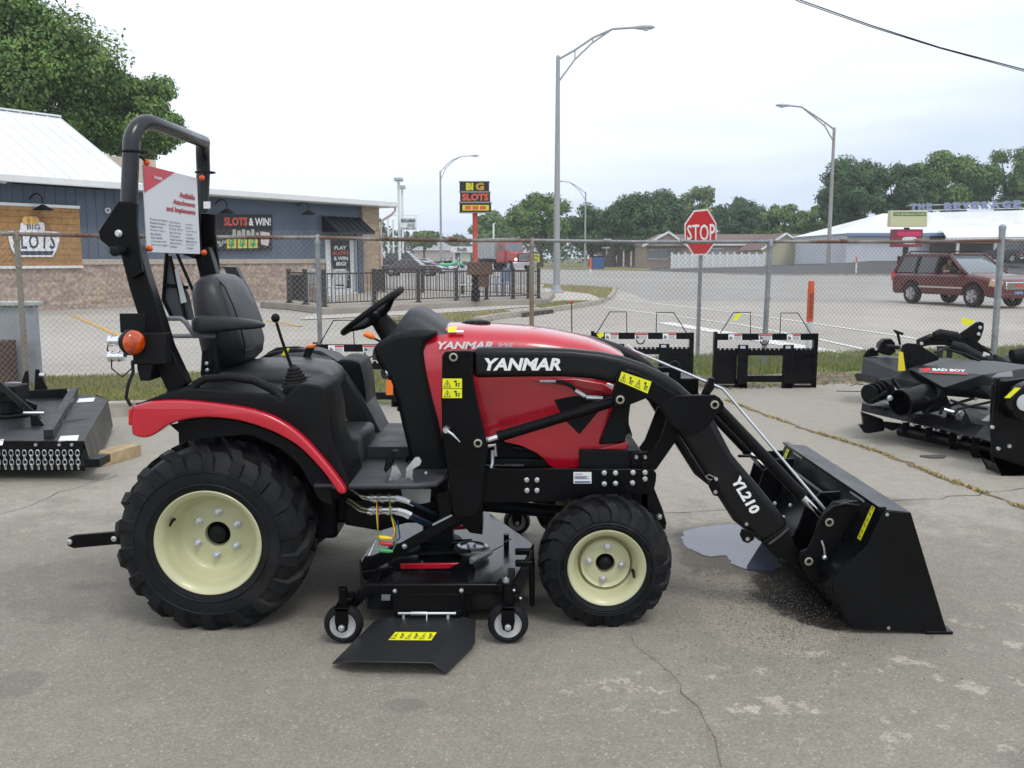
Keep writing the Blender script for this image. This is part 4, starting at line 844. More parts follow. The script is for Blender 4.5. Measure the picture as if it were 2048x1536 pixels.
# orange marker posts
def marker(label, x, yt, ym, yb, wpx_, Y=None, txt=False, grp=None):
    P = gp(x, yb); Y = Y or P.y; r_ = wpx_/2/1850*Y; a, m_ = at(x, yt, Y), at(x, ym, Y); t = thing('marker_post', label, 'marker post', (a.x, Y, 0), grp)
    b = MB(); b.cyl((a.x, Y, 0), (a.x, Y, m_.z), r_*.93, 16); b.build('white_tube', TRIM, t)
    b = MB(); b.lathe([(m_.z, r_*1.02), (m_.z+(a.z-m_.z)*.8, r_*1.02), (m_.z+(a.z-m_.z)*.8, r_*.92), (a.z, r_*.92), (a.z, 0)], (a.x, Y, 0), (0, 0, 1), 20); b.build('orange_sleeve', mat('marker_orange', (.75, .10, .02), rough=.45), t)
    if txt:
        b = MB()
        for i, s in enumerate(('WARNING', 'BURIED CABLE', 'CALL BEFORE DIG')):
            xx = a.x - r_*.6 + i*r_*.42; h_ = (a.z-m_.z)*.62; z0 = m_.z + (a.z-m_.z)*.08; yy = Y - r_*1.06
            text(s, [Vector((xx, yy, z0)), Vector((xx, yy, z0+h_)), Vector((xx+r_*.32, yy, z0+h_)), Vector((xx+r_*.32, yy, z0))], None, mb=b, bold=.02, d=0)
        b.build('warning_lettering', INK, t, fixn=False)
    return t
marker('orange and white cable marker post behind the right fork frame', 1623, 562, 643, 722, 13, txt=True)
marker('small orange and white marker post across the road left of the store pole sign', 1713.5, 514, 526, 549, 3.5, grp='small distant marker posts'); marker('small orange topped marker post near the blue dumpster', 1181, 516, 538, 547, 4, grp='small distant marker posts')
P = gp(1144, 700); b = MB(); a = at(1143, 606, P.y); t = thing('survey_stake', 'thin rusty stake with a red cap just beyond the fence behind the bonnet', 'stake', P); b.bar(P, (a.x, P.y, a.z), .02, .02); b.build('shaft', mat('rust_brown', (.09, .05, .035)), t); b = MB(); b.box((a.x-.03, P.y-.02, a.z), (a.x+.03, P.y+.02, a.z+.03)); b.build('cap', REDD, t)
# overhead cable
t = thing('overhead_cable', 'thick twisted overhead cable crossing the upper right corner', 'cable', (6, 12, 5)); b = MB(); P = [at(x, y, 12.5) for x, y in ((1100, -260), (1350, -115), (1600, 0), (1740, 50), (1880, 95), (2048, 139), (2300, 190), (2700, 235))]
b.tube(P, .007, 8); P2 = [p + Vector((0, .02, -.010+.008*math.sin(i*2))) for i, p in enumerate(P)]; b.tube(P2, .006, 6); b.build('cable', RUB, t)
# dumpster, yellow board
P = gp(1197, 536); Y = 118; t = thing('dumpster', 'blue steel dumpster on the far verge under the dark trees', 'dumpster', (at(1197, 530, Y).x, Y, 0)); a, c = at(1185, 511, Y), at(1208, 511, Y)
b = MB(); b.prism([(a.x, 0.1), (c.x, 0.1), (c.x+.1, a.z-.2), (a.x-.1, a.z-.2)], Y, Y+1.6); b.build('bin', mat('dumpster_blue', (.03, .10, .28), rough=.5, var=.15), t, bevel=.04); b = MB(); b.box((a.x-.12, Y-.05, a.z-.2), (c.x+.12, Y+1.65, a.z-.05)); b.build('lid', PLA, t, bevel=.03)
Y = 108; c4 = rect(1063, 508, 1079, 524, Y-.05); t = thing('yellow_board_sign', 'small yellow board sign with black writing right of the dump truck', 'sign', (at(1071, 530, Y).x, Y, 0)); b = MB(); b.box((c4[3].x, Y-.04, c4[3].z), (c4[1].x, Y+.04, c4[1].z)); b.build('board', mat('board_yellow', (.62, .66, .04), rough=.5), t); text('OPEN', sub(c4, .1, .12, .9, .42), INK, 'sign_lettering', t, bold=.03); text('NOW', sub(c4, .15, .55, .85, .88), INK, 'sign_lettering', t, bold=.03)
b = MB(); [b.box((x-.05, Y, 0), (x+.05, Y+.1, c4[3].z)) for x in (c4[3].x+.2, c4[1].x-.2)]; b.build('legs', PLA, t)
# grey cabinet behind the fence at the left edge
t = thing('utility_cabinet', 'weathered grey utility cabinet behind the fence at the left edge', 'cabinet', (-5.7, 10.7, 0)); a, c = at(-35, 612, 10.5), at(66, 612, 10.5)
b = MB(); b.box((a.x, 10.5, 0), (c.x, 10.62, a.z)); b.build('body', mat('cabinet_grey', (.30, .33, .36), rough=.6, var=.15, vs=4, c2=(.22, .2, .18), c2s=2, c2t=(.6, .7)), t, bevel=.01); b = MB(); b.box((a.x-.04, 10.45, a.z), (c.x+.04, 10.66, a.z+.05)); b.build('lid', mat('cabinet_lid', (.42, .43, .42), rough=.6, var=.15), t, bevel=.01)
b = MB(); a = at(-30, 682, 10.2); c = at(13, 682, 10.2); b.box((a.x, 10.2, 0), (c.x, 10.4, a.z)); b.build('rusty_door', mat('rust_brown', (.09, .05, .035)), t, bevel=.01)
# ================================================================== TREES
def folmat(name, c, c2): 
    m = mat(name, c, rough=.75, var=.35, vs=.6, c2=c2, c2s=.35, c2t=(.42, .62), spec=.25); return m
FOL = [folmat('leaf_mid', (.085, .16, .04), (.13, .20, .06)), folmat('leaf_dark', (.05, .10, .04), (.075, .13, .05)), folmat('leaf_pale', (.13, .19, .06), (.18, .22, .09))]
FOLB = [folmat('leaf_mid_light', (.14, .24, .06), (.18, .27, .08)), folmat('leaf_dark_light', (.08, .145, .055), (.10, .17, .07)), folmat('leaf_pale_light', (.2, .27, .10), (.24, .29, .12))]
BARK = mat('bark', (.09, .07, .055), rough=.95, var=.3, vs=3, bump=.5, bs=8)
def tree(label, X, Y, x0, x1, ztop, zlow, n, ls, kind=0, ncl=46, group='trees across the road', trunk=True, seed=1, dep=.8, tr=None, name='broadleaf_tree', zb=0.0, prof=None, cat='tree'):
    g = np.random.RandomState(seed); t = thing(name, label, cat, (X, Y, zb), group)
    cx = (x0+x1)/2 - X; rx = (x1-x0)/2; rz = (ztop-zlow)/2; cz = (ztop+zlow)/2 - zb; ry = rx*dep
    d = g.normal(size=(ncl, 3)); d /= np.linalg.norm(d, axis=1)[:, None]; rad = g.uniform(.45, .86, ncl)**.7
    cr = g.uniform(.15, .32, ncl); C = d*rad[:, None]; C[:, 2] = np.where(C[:, 2] < 0, C[:, 2]*.9, C[:, 2])
    S = np.array([rx, ry, rz]); rm = min(rx, rz)
    n = int(n*1.5) if Y > 100 else n; k = g.choice(ncl, n, p=cr**2/np.sum(cr**2)); u = g.normal(size=(n, 3)); u /= np.linalg.norm(u, axis=1)[:, None]
    rr = (g.rand(n)**.45)*cr[k]; P = C[k]*S*.86 + u*rr[:, None]*rm*np.array([1.15, 1.15, .85]) + np.array([cx, 0, cz])
    P += g.normal(0, rm*.03, P.shape)
    nrm = u + g.normal(0, .6, (n, 3)) + np.array([0, 0, .5]); nrm /= np.linalg.norm(nrm, axis=1)[:, None]
    a = np.cross(nrm, g.normal(size=(n, 3))); a /= np.linalg.norm(a, axis=1)[:, None]; b_ = np.cross(nrm, a); s = ls*g.uniform(.6, 1.3, n)[:, None]
    V = np.stack([P - a*s, P + b_*s*.55, P + a*s, P - b_*s*.55], 1).reshape(-1, 3); F = np.arange(4*n).reshape(n, 4)
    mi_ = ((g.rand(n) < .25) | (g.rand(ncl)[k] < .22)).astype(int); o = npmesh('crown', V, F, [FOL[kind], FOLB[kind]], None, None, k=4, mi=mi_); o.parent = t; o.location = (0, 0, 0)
    if trunk:
        b = MB(); w0 = tr or max(.15, rx*.07); zc = cz - rz*.2; b.tube([(0, 0, 0), (w0*.2, 0, zc*.3), (cx*.3, 0, zc*.65), (cx*.6, 0, zc)], [w0*1.5, w0, w0*.85, w0*.5], 10)
        for i in range(9):
            q = C[g.randint(ncl)]*S*.7 + np.array([cx, 0, cz]); st = Vector((cx*.35, 0, zc*(.5+.05*i))); e = Vector(q); md = st.lerp(e, .5) + Vector((0, 0, .1*rz)); b.tube([st, md, e], [w0*.5, w0*.3, w0*.1], 6)
        b.build('trunk', BARK, t, off=(0, 0, 0)).location = (0, 0, 0)
    return t
def ptree(label, px0, px1, pyt, pyl, Y, n, kind=0, seed=1, ls=None, **k):
    a, c = at(px0, pyt, Y), at(px1, pyl, Y); X = (a.x+c.x)/2 if 'px' not in k else at(k.pop('px'), pyt, Y).x
    return tree(label, X, Y, a.x, c.x, a.z, c.z, n, ls or Y*.0016, kind, seed=seed, **k)
ptree('huge leafy green tree rising behind the white metal roof at the left edge', -330, 300, -60, 370, 50, 130000, 0, 3, ls=.115, ncl=120, group=None, tr=.7)
ptree('lower green tree crown behind the roll bar, right of the huge tree', 130, 388, 130, 345, 54, 55000, 0, 8, ls=.115, ncl=60, group=None)
ptree('lighter green round tree left of the tall lamp post', 1010, 1150, 378, 520, 150, 15000, 0, 11)
ptree('dark tree directly right of the tall lamp post', 1120, 1245, 398, 522, 165, 12000, 1, 12)
ptree('broad dark spreading tree with a forked trunk near the blue dumpster', 1185, 1345, 380, 515, 150, 20000, 1, 13, px=1222, tr=.8, ncl=70)
ptree('dark full tree behind the stop sign', 1265, 1410, 370, 500, 175, 15000, 1, 14)
ptree('pale airy tree rising right above the stop sign', 1345, 1455, 357, 480, 200, 9000, 2, 15, ncl=34)
ptree('dark tree right of the stop sign behind the brick house', 1425, 1535, 385, 500, 185, 12000, 1, 16)
ptree('low green tree behind the cream house gable', 1510, 1620, 404, 495, 175, 9000, 0, 17)
ptree('low yellowish green tree left of the right lamp post', 1580, 1680, 405, 480, 160, 8000, 0, 18)
ptree('tall dark tree just right of the right lamp post', 1632, 1775, 298, 480, 140, 22000, 1, 19, ncl=80)
ptree('tall dark tree above the end of the store roof', 1730, 1850, 305, 470, 145, 15000, 1, 20)
ptree('large green tree behind the store roof letters', 1818, 1960, 292, 450, 150, 18000, 0, 21)
ptree('large green tree at the right edge behind the store roof', 1920, 2120, 289, 450, 155, 20000, 0, 22)
ptree('distant tree left of the lighter round tree', 935, 1040, 415, 505, 200, 8000, 0, 23)
ptree('small distant tree beside the auto centre sign', 815, 880, 459, 500, 190, 4500, 0, 24)
# far-off wood that reads as one mass
g = np.random.RandomState(9); n = 36000; xx = g.uniform(-140, 260, n); yy = 255 + g.uniform(0, 25, n); top = 8.5 + 2.2*np.sin(xx*.11) + 1.6*np.sin(xx*.31+1) + 1.1*np.sin(xx*.77); zz = g.rand(n)**.7*top; s = g.uniform(.35, .75, n)[:, None]
nr = g.normal(size=(n, 3)); nr[:, 1] -= .6; nr /= np.linalg.norm(nr, axis=1)[:, None]; a = np.cross(nr, g.normal(size=(n, 3))); a /= np.linalg.norm(a, axis=1)[:, None]; b_ = np.cross(nr, a); P = np.stack([xx, yy, zz], 1)
npmesh('woods', np.stack([P-a*s, P+b_*s*.6, P+a*s, P-b_*s*.6], 1).reshape(-1, 3), np.arange(4*n).reshape(n, 4), FOL[1], 'distant line of woods along the horizon behind the houses', 'woods', k=4)
# ================================================================== THE TRACTOR
YC = 4.06
TR = thing('compact_tractor', 'red and black compact tractor with front loader bucket and belly mower, parked on the lot', 'tractor', (-.4, YC, 0))
def wheel(cx, yo, cz, Ro, W, rr, nl, nb, rb, mir, dish, hubr, phase=0.0, skew=.30):
    root = bpy.data.objects.new('rear_wheel' if Ro > .3 else 'front_wheel', None); col.objects.link(root); root.parent = TR
    c = (cx, yo, cz); h = .022*Ro/.37; R0 = Ro - h
    t = MB()
    prof = [(.035, rr-.004), (.012, rr+.006), (.004, rr+.02), (-.004, rr+.05), (-.002, R0-.075), (.004, R0-.07), (.006, R0-.06), (.022, R0-.032), (W*.14, R0-.012), (W*.3, R0-.003), (W*.5, R0)]
    prof += [(W-a, r) for a, r in prof[-2::-1]]
    t.lathe(prof, c, n=96)
    t.lathe([(-.003, rr+.034), (-.007, rr+.037), (-.003, rr+.041)], c, n=96); t.lathe([(-.003, R0-.086), (-.0065, R0-.083), (-.002, R0-.08)], c, n=96)
    path = [(.53*W, R0-.002, 0, 1, h, 0), (W*.36, R0-.003, 0, 1, h, .32), (W*.16, R0-.012, -.15, .98, h, .66), (.024, R0-.032, -.7, .7, h*.85, .95), (.004, R0-.062, -1, .12, h*.42, 1.0), (-.002, R0-.085, -1, 0, .002, 1.02)]
    pit = 2*math.pi/nl
    for sd_ in (0, 1):
        for i in range(nl):
            f0 = i*pit + phase + sd_*pit/2
            rows = []
            for (a, r, na, nr, hh, sk) in path:
                row = []
                for j, (e, lift) in enumerate(((-.60, 0), (-.44, 1), (.44, 1), (.60, 0))):
                    wd = pit*.5*(.78 if sk > .5 else .62)
                    g = f0 + skew*sk + e*wd*1.05
                    aa = a + na*hh*lift; r2 = r + nr*hh*lift - (0 if lift else .004)
                    if sd_: aa = W - aa
                    row.append((cx + r2*math.sin(g), yo + aa, cz + r2*math.cos(g)))
                rows.append(row)
            o = len(t.v)
            for row in rows: t.v += [Vector(p) for p in row]
            for q in range(len(rows)-1):
                for j in range(3): t.f.append([o+q*4+j, o+q*4+j+1, o+q*4+j+5, o+q*4+j+4]); t.mi.append(0)
            t.f.append([o, o+1, o+2, o+3]); t.mi.append(0)
    rm = MB()
    fl = .004
    rm.lathe([(.035, rr-.01), (fl, rr+.012), (0, rr+.008), (.004, rr-.001), (.02, rr-.012), (.032, rr-.02), (.05, rr-.021), (.062, rr-.03), (.085, rr-.038), (dish-.015, rr-.045), (dish-.004, rr-.056), (dish, rr-.07), (dish-.004, hubr+.05), (dish-.008, hubr+.004), (dish+.012, hubr)], c, n=96)
    rm.lathe([(dish-.015, rr-.044), (W-.06, rr-.04), (W-.02, rr-.012), (W-.004, rr+.012), (W, rr+.006)], c, n=64)
    hb = MB(); hb.lathe([(dish+.03, hubr+.012), (dish+.012, hubr), (dish+.006, hubr-.004), (dish+.012, hubr*.78), (dish-.012, hubr*.7), (dish-.02, hubr*.45), (dish-.022, 0)], c, n=40)
    bl = MB(); BB = []
    for i in range(nb):
        g = 2*math.pi*(i+.08)/nb; p = Vector((cx + rb*math.sin(g), yo+dish-.002, cz + rb*math.cos(g)))
        bl.lathe([(-.002, .017), (-.004, .017), (-.004, .0125), (-.016, .0125), (-.017, .008), (-.026, .0075), (-.027, 0)], p, n=12); BB.append(bl); bl = MB()
    vs = MB(); g = R(-62) if Ro > .3 else R(105)
    q = Vector((cx + (rr-.03)*math.sin(g), yo+.045, cz + (rr-.03)*math.cos(g)))
    vs.tube([q + Vector((0, .02, 0)), q, q - Vector((.0*math.sin(g), .03, .012))], [.007, .006, .0045], 8)
    for m_ in [t, rm, hb, vs] + BB:
        if mir: m_.mirror(YC, True)
    t.build('tyre', RUB, root, smooth=30); r_ = rm.build('rim', CRM, root, smooth=40)
    hb.build('hub', PLA, root); [q.build('wheel_bolt', ZNC, root) for q in BB]; vs.build('valve_stem', RUB, root)
for mir in (False, True):
    wheel(-1.171, 3.44, .358, .388, .31, .196, 18, 6, .088, mir, .135, .047, .1)
    wheel(.369, 3.465, .250, .268, .20, .142, 17, 4, .064, mir, .075, .035, .22)
# axles, transmission and the underside between the wheels
b = MB(); b.cyl((-1.171, 3.62, .356), (-1.171, 4.5, .356), .05, 20); b.box((-1.38, 3.84, .25), (-.75, 4.28, .62)); b.box((-.80, 3.9, .30), (-.25, 4.22, .50))
b.box((-1.28, 3.8, .55), (-.85, 4.32, .78)); b.cyl((-.3, YC, .36), (.32, YC, .30), .03, 12)
b.build('transmission', PLA, TR, bevel=.02)
b = MB(); b.box((.31, 3.62, .19), (.43, 4.5, .29)); b.cyl((.369, 3.56, .248), (.369, 4.56, .248), .045, 16); b.cyl((.28, 3.66, .30), (.28, 4.46, .30), .018, 10)
b.build('front_axle', BLK, TR, bevel=.01)
# chassis rails with loader sub-frame
b = MB()
for y0, y1 in ((3.69, 3.715), (4.405, 4.43)):
    b.pp([(962, 938), (1307, 938), (1313, 948), (1312, 962), (1307, 985), (1290, 990), (1180, 988), (1110, 1004), (962, 1006)], y0, y1, 3.69)
b.box((-.15, 3.72, .52), (.55, 4.40, .56)); b.box((.53, 3.70, .42), (.56, 4.42, .62))
b.build('chassis_frame', BLK, TR, bevel=.003)
b = MB(); b.pp([(1266, 975), (1308, 975), (1326, 1020), (1333, 1046), (1331, 1060), (1322, 1058), (1306, 1035), (1262, 1010)], 3.70, 3.72); b.pp([(1262, 906), (1298, 904), (1306, 930), (1306, 942), (1262, 942)], 3.72, 3.735)
b.pair('front_bracket', BLK, TR, bevel=.003)
b = MB()
for x, y in ((1053.5, 960), (1074, 960), (1054, 981), (1074, 981), (1208.5, 946), (1231, 946), (1266, 945), (1290, 945), (1290, 958), (1208.5, 968), (1231, 967), (1265, 966)):
    p = at(x, y, 3.688); b.lathe([(.003, .0105), (-.001, .0105), (-.002, .0085), (-.009, .0085), (-.010, 0)], p, n=12); b = b.each('frame_bolt', ZNC, TR)
p = at(1318, 1033, 3.698); b.lathe([(.003, .013), (-.006, .013), (-.014, .009), (-.015, 0)], p, n=14); b = b.each('frame_bolt', ZNC, TR)
for x, y in ((1272, 914), (1290, 914)): b.lathe([(.003, .009), (-.004, .009), (-.012, .006), (-.012, 0)], at(x, y, 3.716), n=10); b = b.each('bracket_bolt', ZNC, TR)
dp = rect(1147, 944, 1183, 967, 3.687); pl = quad(dp).build('data_plate', WHT, TR, fixn=False)
b = MB()
for i, (v, u1) in enumerate(((.15, .5), (.35, .8), (.45, .7), (.55, .86), (.80, 0))):
    b.add(push(sub(dp, .06, v, max(u1, .94 if u1 == 0 else u1), v+(.12 if u1 == 0 else .05)), .0015), [(3, 2, 1, 0)])
b.build('plate_text', mat('blue_ink', (.03, .05, .2)), pl, fixn=False)
# engine bay seen under the bonnet
b = MB(); b.box((.28, 3.74, .55), (.53, 4.38, .66)); b.box((-.15, 3.84, .55), (.42, 4.28, .80)); b.cyl((-.08, 3.80, .70), (-.08, 3.9, .70), .05, 14); b.box((-.10, 3.80, .575), (.16, 3.9, .61)); b.cyl((.0, 3.8, .66), (.25, 3.83, .63), .012, 8)
b.build('engine', PLA, TR, bevel=.008)
b = MB(); b.box((-.13, 3.79, .583), (.05, 3.8, .588)); b.tube([at(985, 900, 3.77), at(985, 925, 3.77), at(978, 950, 3.75)], .009, 8); b.tube([at(975, 893, 3.77), at(990, 890, 3.77), at(992, 912, 3.77)], .008, 8)
b.build('steel_fittings', ZNC, TR)
# ---- bonnet (lofted shell)
zt_px = [(840, 646), (908, 646), (937, 645), (975, 647), (1069, 653), (1113, 660), (1172, 672), (1215, 688), (1240, 701), (1251, 712), (1258, 730)]
zt = [(at(a, c_, YC).x, at(a, c_, YC).z) for a, c_ in zt_px]
zb_px = [(846, 884), (996, 881), (1043, 892), (1075, 907), (1092, 923), (1101, 933), (1113, 938), (1230, 931), (1245, 924), (1254, 902), (1257, 882)]
zb = [(at(a, c_, 3.77).x, at(a, c_, 3.77).z) for a, c_ in zb_px]
def itp(t, x):
    if x <= t[0][0]: return t[0][1]
    for (a, p), (c_, q) in zip(t, t[1:]):
        if x <= c_: return p + (q-p)*(x-a)/(c_-a)
    return t[-1][1]
secs = []; xs = [at(a, 800, 3.77).x for a in (843, 880, 930, 996, 1043, 1075, 1092, 1101, 1113, 1150, 1180, 1205, 1225, 1238, 1248, 1254, 1258)]
for x in xs:
    nose = max(0, (x - at(1180, 800, 3.77).x)/.16); w_ = .285 - .05*min(1, nose)**2
    T = itp(zt, x*1.0); Bt = itp(zb, x)
    if x > xs[-4]: w_ -= .006*(xs.index(x)-len(xs)+4)**2
    side = [(-w_*.985, Bt), (-w_, Bt+.04), (-w_, Bt+(T-Bt)*.5), (-w_*.995, T-.13), (-w_*.965, T-.075), (-w_*.88, T-.035), (-w_*.70, T-.012), (-w_*.38, T-.002), (0, T)]
    ring = side + [(-a, c_) for a, c_ in side[-2::-1]]
    lean = lambda z: 0
    secs.append([(x, YC+a, c_) for a, c_ in ring])
b = MB().loft(secs); hood = b.build('bonnet', RED, TR, smooth=50)
yS = 3.772
# black grille wrapping the nose of the bonnet
b = MB(); b.pp([(1262, 803), (1256, 850), (1250, 884), (1199, 890), (1200, 882), (1224, 825), (1242, 794)], 3.766, 3.86, 3.766)
b.mirror(YC); b.box((.40, YC-.19, .70), (at(1258, 800, 3.85).x+.004, YC+.19, .98)); b.build('grille', PLA, TR, bevel=.006)
b = MB(); b.pp([(1128, 838), (1108, 800), (1148, 792), (1225, 790), (1198, 822), (1159, 869)], yS-.002, 3.80, yS); b.pair('side_vent', PLA, TR, bevel=.003)
b = MB(); b.pp([(1215, 765), (1228, 770), (1227, 782), (1205, 772)], 3.785, 3.83); b.pair('headlight', mat('lamp_glass', (.6, .65, .7), rough=.05, spec=.9), TR, bevel=.004)
b = MB(); b.pp([(1060, 760), (1150, 757), (1205, 766), (1226, 779), (1222, 786), (1180, 782), (1150, 775)], yS-.006, 3.80, yS); b.pair('bonnet_trim', RED, TR, bevel=.005)
b = MB(); q_ = at(1228, 830, 3.78); b.pp([(1222, 838), (1232, 834), (1230, 864), (1221, 865)], 3.775, 3.80); b.build('warning_plate', mat('grey_foil', (.25, .25, .25), rough=.4), TR)
# front bumper lip of the bonnet
b = MB(); b.pp([(1196, 898), (1257, 882), (1257, 893), (1250, 903), (1200, 903)], 3.768, 3.84, 3.768); b.pair('bonnet_lip', RED, TR, bevel=.006)
# fuel cap
p = at(953, 655, YC); b = MB(); b.lathe([(-.03, .075), (.0, .078), (.004, .07)], (p.x, p.y, p.z-.002), (0, 0, 1), 32)
b.build('filler_surround', RED, TR)
b = MB(); z0 = p.z; prof = [(0, .055), (.008, .058), (.022, .057), (.03, .05), (.034, .03), (.03, 0)]
b.lathe(prof, (p.x, p.y, z0), (0, 0, 1), 32)
for i in range(10):
    g = i*math.pi/5; b.cyl((p.x+.056*math.cos(g), p.y+.056*math.sin(g), z0+.002), (p.x+.055*math.cos(g), p.y+.055*math.sin(g), z0+.026), .007, 8)
b.build('fuel_cap', PLA, TR)
c4 = [at(897, 657, 3.84), at(914, 656, 3.84), at(912, 667, 3.80), at(896, 668, 3.80)]
quad(push(c4, .008)).build('yellow_sticker', YEL, TR, fixn=False)
c4 = [at(912, 664, 3.82), at(927, 664, 3.82), at(927, 668, 3.80), at(912, 668, 3.80)]
quad(push(c4, .008)).build('white_sticker', WHT, TR, fixn=False)
text('YANMAR', rect(875, 683, 986, 698, 3.765), WHT, 'bonnet_lettering', TR, bold=.035, shear=.25)
text('325', rect(993, 686, 1027, 699, 3.765), mat('silver_vinyl', (.6, .6, .62), rough=.3), 'model_number', TR, bold=.03, shear=.25)
# ---- cowl, dashboard and steering
b = MB(); b.pp([(846, 705), (852, 743), (864, 796), (877, 843), (884, 878), (896, 960), (895, 1005), (838, 1000), (826, 960), (815, 900), (803, 850), (792, 800), (772, 752), (752, 722), (746, 700), (752, 686), (790, 668), (835, 662), (879, 664), (851, 687)], 3.757, 4.363, 3.757)
b.build('cowl', PLA, TR, bevel=.022, bseg=3)
secs = []
for px, top, w_ in ((753, 690, .13), (775, 672, .14), (795, 652, .17), (812, 628, .2), (824, 615, .215), (836, 612, .22), (850, 616, .23), (880, 634, .25), (908, 652, .275), (925, 664, .27)):
    q = at(px, top, YC); q0 = at(px, 700, YC); w2 = w_
    side = [(-w2, q0.z-.03), (-w2, q.z-.06), (-w2*.86, q.z-.018), (-w2*.5, q.z-.003), (0, q.z)]
    secs.append([(q.x, YC+a, max(c_, q0.z-.03)) for a, c_ in side + [(-a, c_) for a, c_ in side[-2::-1]]])
b = MB().loft(secs); b.build('dashboard', PLG, TR, smooth=60)
b = MB(); p = at(765, 645, YC); q = at(745, 700, YC)
a0 = at(790, 678, YC); a1 = at(757, 636, YC); b.tube([a0, a0.lerp(a1, .35), a0.lerp(a1, .7), a1], [.062, .05, .045, .04], 20)
b.build('steering_column', PLA, TR)
sw = MB(); c_ = at(745, 622, YC); A = (at(800, 580, YC) - at(690, 663, YC)).normalized(); Bv = Vector((0, 1, 0)); nn = A.cross(Bv)
rad = .158; n = 48; last = None; first = None
for i in range(n+1):
    g = 2*math.pi*i/n; ctr = c_ + A*math.cos(g)*rad + Bv*math.sin(g)*rad; rd = (ctr - c_).normalized(); o = len(sw.v)
    for k in range(10):
        t = 2*math.pi*k/10; sw.v.append(ctr + rd*math.cos(t)*.0135 + nn*math.sin(t)*.0135)
    if last is not None: sw.ring(last, o, 10)
    last = o
hubc = c_ - nn*(-.03) if nn.z < 0 else c_ - nn*.03
for g in (R(90), R(210), R(330), R(270)):
    e = c_ + A*math.cos(g)*rad*.97 + Bv*math.sin(g)*rad*.97; m_ = hubc.lerp(e, .5) - nn*(.012 if nn.z > 0 else -.012)
    sw.tube([hubc, m_, e], [.028, .017, .011], 8, sx=1.3)
sw.lathe([(-.02, .04), (.0, .05), (.02, .042), (.028, .02), (.029, 0)], hubc, nn if nn.z > 0 else -nn, 24)
sw.build('steering_wheel', PLA, TR, smooth=60)
b = MB(); b.tube([at(778, 696, 3.9), at(765, 685, 3.86), at(742, 674, 3.84)], [.006, .005, .004], 8); b.build('shuttle_lever', BLK, TR)
b = MB(); b.tube([at(750, 676, 3.84), at(744, 673, 3.84), at(735, 669, 3.84), at(727, 668, 3.84)], [.006, .013, .014, .007], 12); b.build('shuttle_knob', ORG, TR)
b = MB(); p = at(788, 746, 3.80); b.lathe([(.05, .022), (-.0, .022), (-.006, .015), (-.02, .012), (-.02, 0)], p, (-.8, -.6, 0), 16); b.build('ignition_switch', ZNC, TR)
quad(rect(772, 760, 786, 790, 3.76)).build('key_tag', ORG, TR, fixn=False)
b = MB(); b.lathe([(0, .014), (.012, .013), (.02, .008), (.02, 0)], at(804, 817, 3.78), (-1, -.2, 0), 16); b.cyl(at(804, 817, 3.78), at(815, 817, 3.8), .01, 10); b.build('cowl_knob', PLA, TR)
# ---- fenders
def_in = [(265, 818), (270, 811), (313, 802), (371, 802), (439, 809), (508, 821), (559, 841), (603, 872), (641, 913), (672, 951), (692, 983), (677, 987), (661, 964), (637, 934), (603, 899), (569, 876), (528, 857), (473, 841), (412, 835), (364, 841), (333, 852), (309, 869), (289, 876), (268, 872), (262, 860)]
for mir in (False, True):
    b = MB(); b.rprism(smoothpx(def_in), 3.452, 3.56, .010)
    if mir: b.mirror(YC, True)
    b.build('fender', RED, TR, smooth=60)
    b = MB(); b.rprism(smoothpx([(272, 812), (279, 806), (344, 783), (395, 777), (470, 783), (545, 790), (560, 800), (583, 782), (600, 768), (641, 772), (652, 790), (661, 834), (668, 889), (697, 960), (693, 984), (672, 953), (641, 915), (603, 874), (559, 843), (508, 823), (439, 811), (371, 804), (313, 804)]), 3.485, 3.80, .010)
    if mir: b.mirror(YC, True)
    b.build('fender_cover', PLA, TR, smooth=60)
    b = MB(); b.tube([at(385, 790, 3.51), at(392, 768, 3.51), at(412, 757, 3.51), at(460, 754, 3.51), at(508, 761, 3.51), at(545, 778, 3.51), at(566, 800, 3.51)], [.02, .017, .015, .015, .016, .018, .022], 12)
    if mir: b.mirror(YC, True)
    b.build('grab_handle', PLA, TR, smooth=60)
    b = MB(); b.pp([(340, 850), (412, 836), (473, 842), (528, 858), (569, 877), (603, 900), (637, 935), (661, 965), (664, 1010), (640, 1000), (600, 930), (560, 895), (500, 868), (375, 880)], 3.56, 3.58); b.box((-1.38, 3.765, .45), (-.72, 3.785, .92))
    if mir: b.mirror(YC, True)
    b.build('inner_fender', PLA, TR)
    b = MB(); b.pp([(257, 818), (265, 817), (264, 852), (256, 850)], 3.47, 3.56)
    if mir: b.mirror(YC, True)
    b.build('tail_light', mat('red_lens', (.55, .01, .01), rough=.12, coat=.5), TR, bevel=.003)
# far side cover hump (visible beyond the seat)
b = MB(); yf = 4.30
b.pp([(520, 722), (560, 708), (612, 705), (655, 716), (690, 742), (722, 790), (748, 840), (775, 893), (660, 905), (600, 800)], yf, 4.60, yf); b.build('right_console', PLG, TR, bevel=.02, bseg=3)
b = MB(); b.tube([at(505, 735, 4.35), at(540, 712, 4.35), at(590, 703, 4.35), at(640, 709, 4.35), at(680, 733, 4.35), at(705, 765, 4.35)], .018, 10); b.build('right_grab_handle', PLA, TR)
b = MB(); b.pp([(605, 715), (612, 694), (629, 690), (627, 697), (618, 716)], 4.2, 4.23); b.build('position_lever', PLA, TR, bevel=.003)
b = MB(); b.pp([(610, 697), (613, 691), (630, 689), (628, 696)], 4.195, 4.235); b.pp([(676, 858), (688, 837), (694, 840), (683, 861)], 4.1, 4.12); b.build('orange_lever_cap', ORG, TR, bevel=.003)
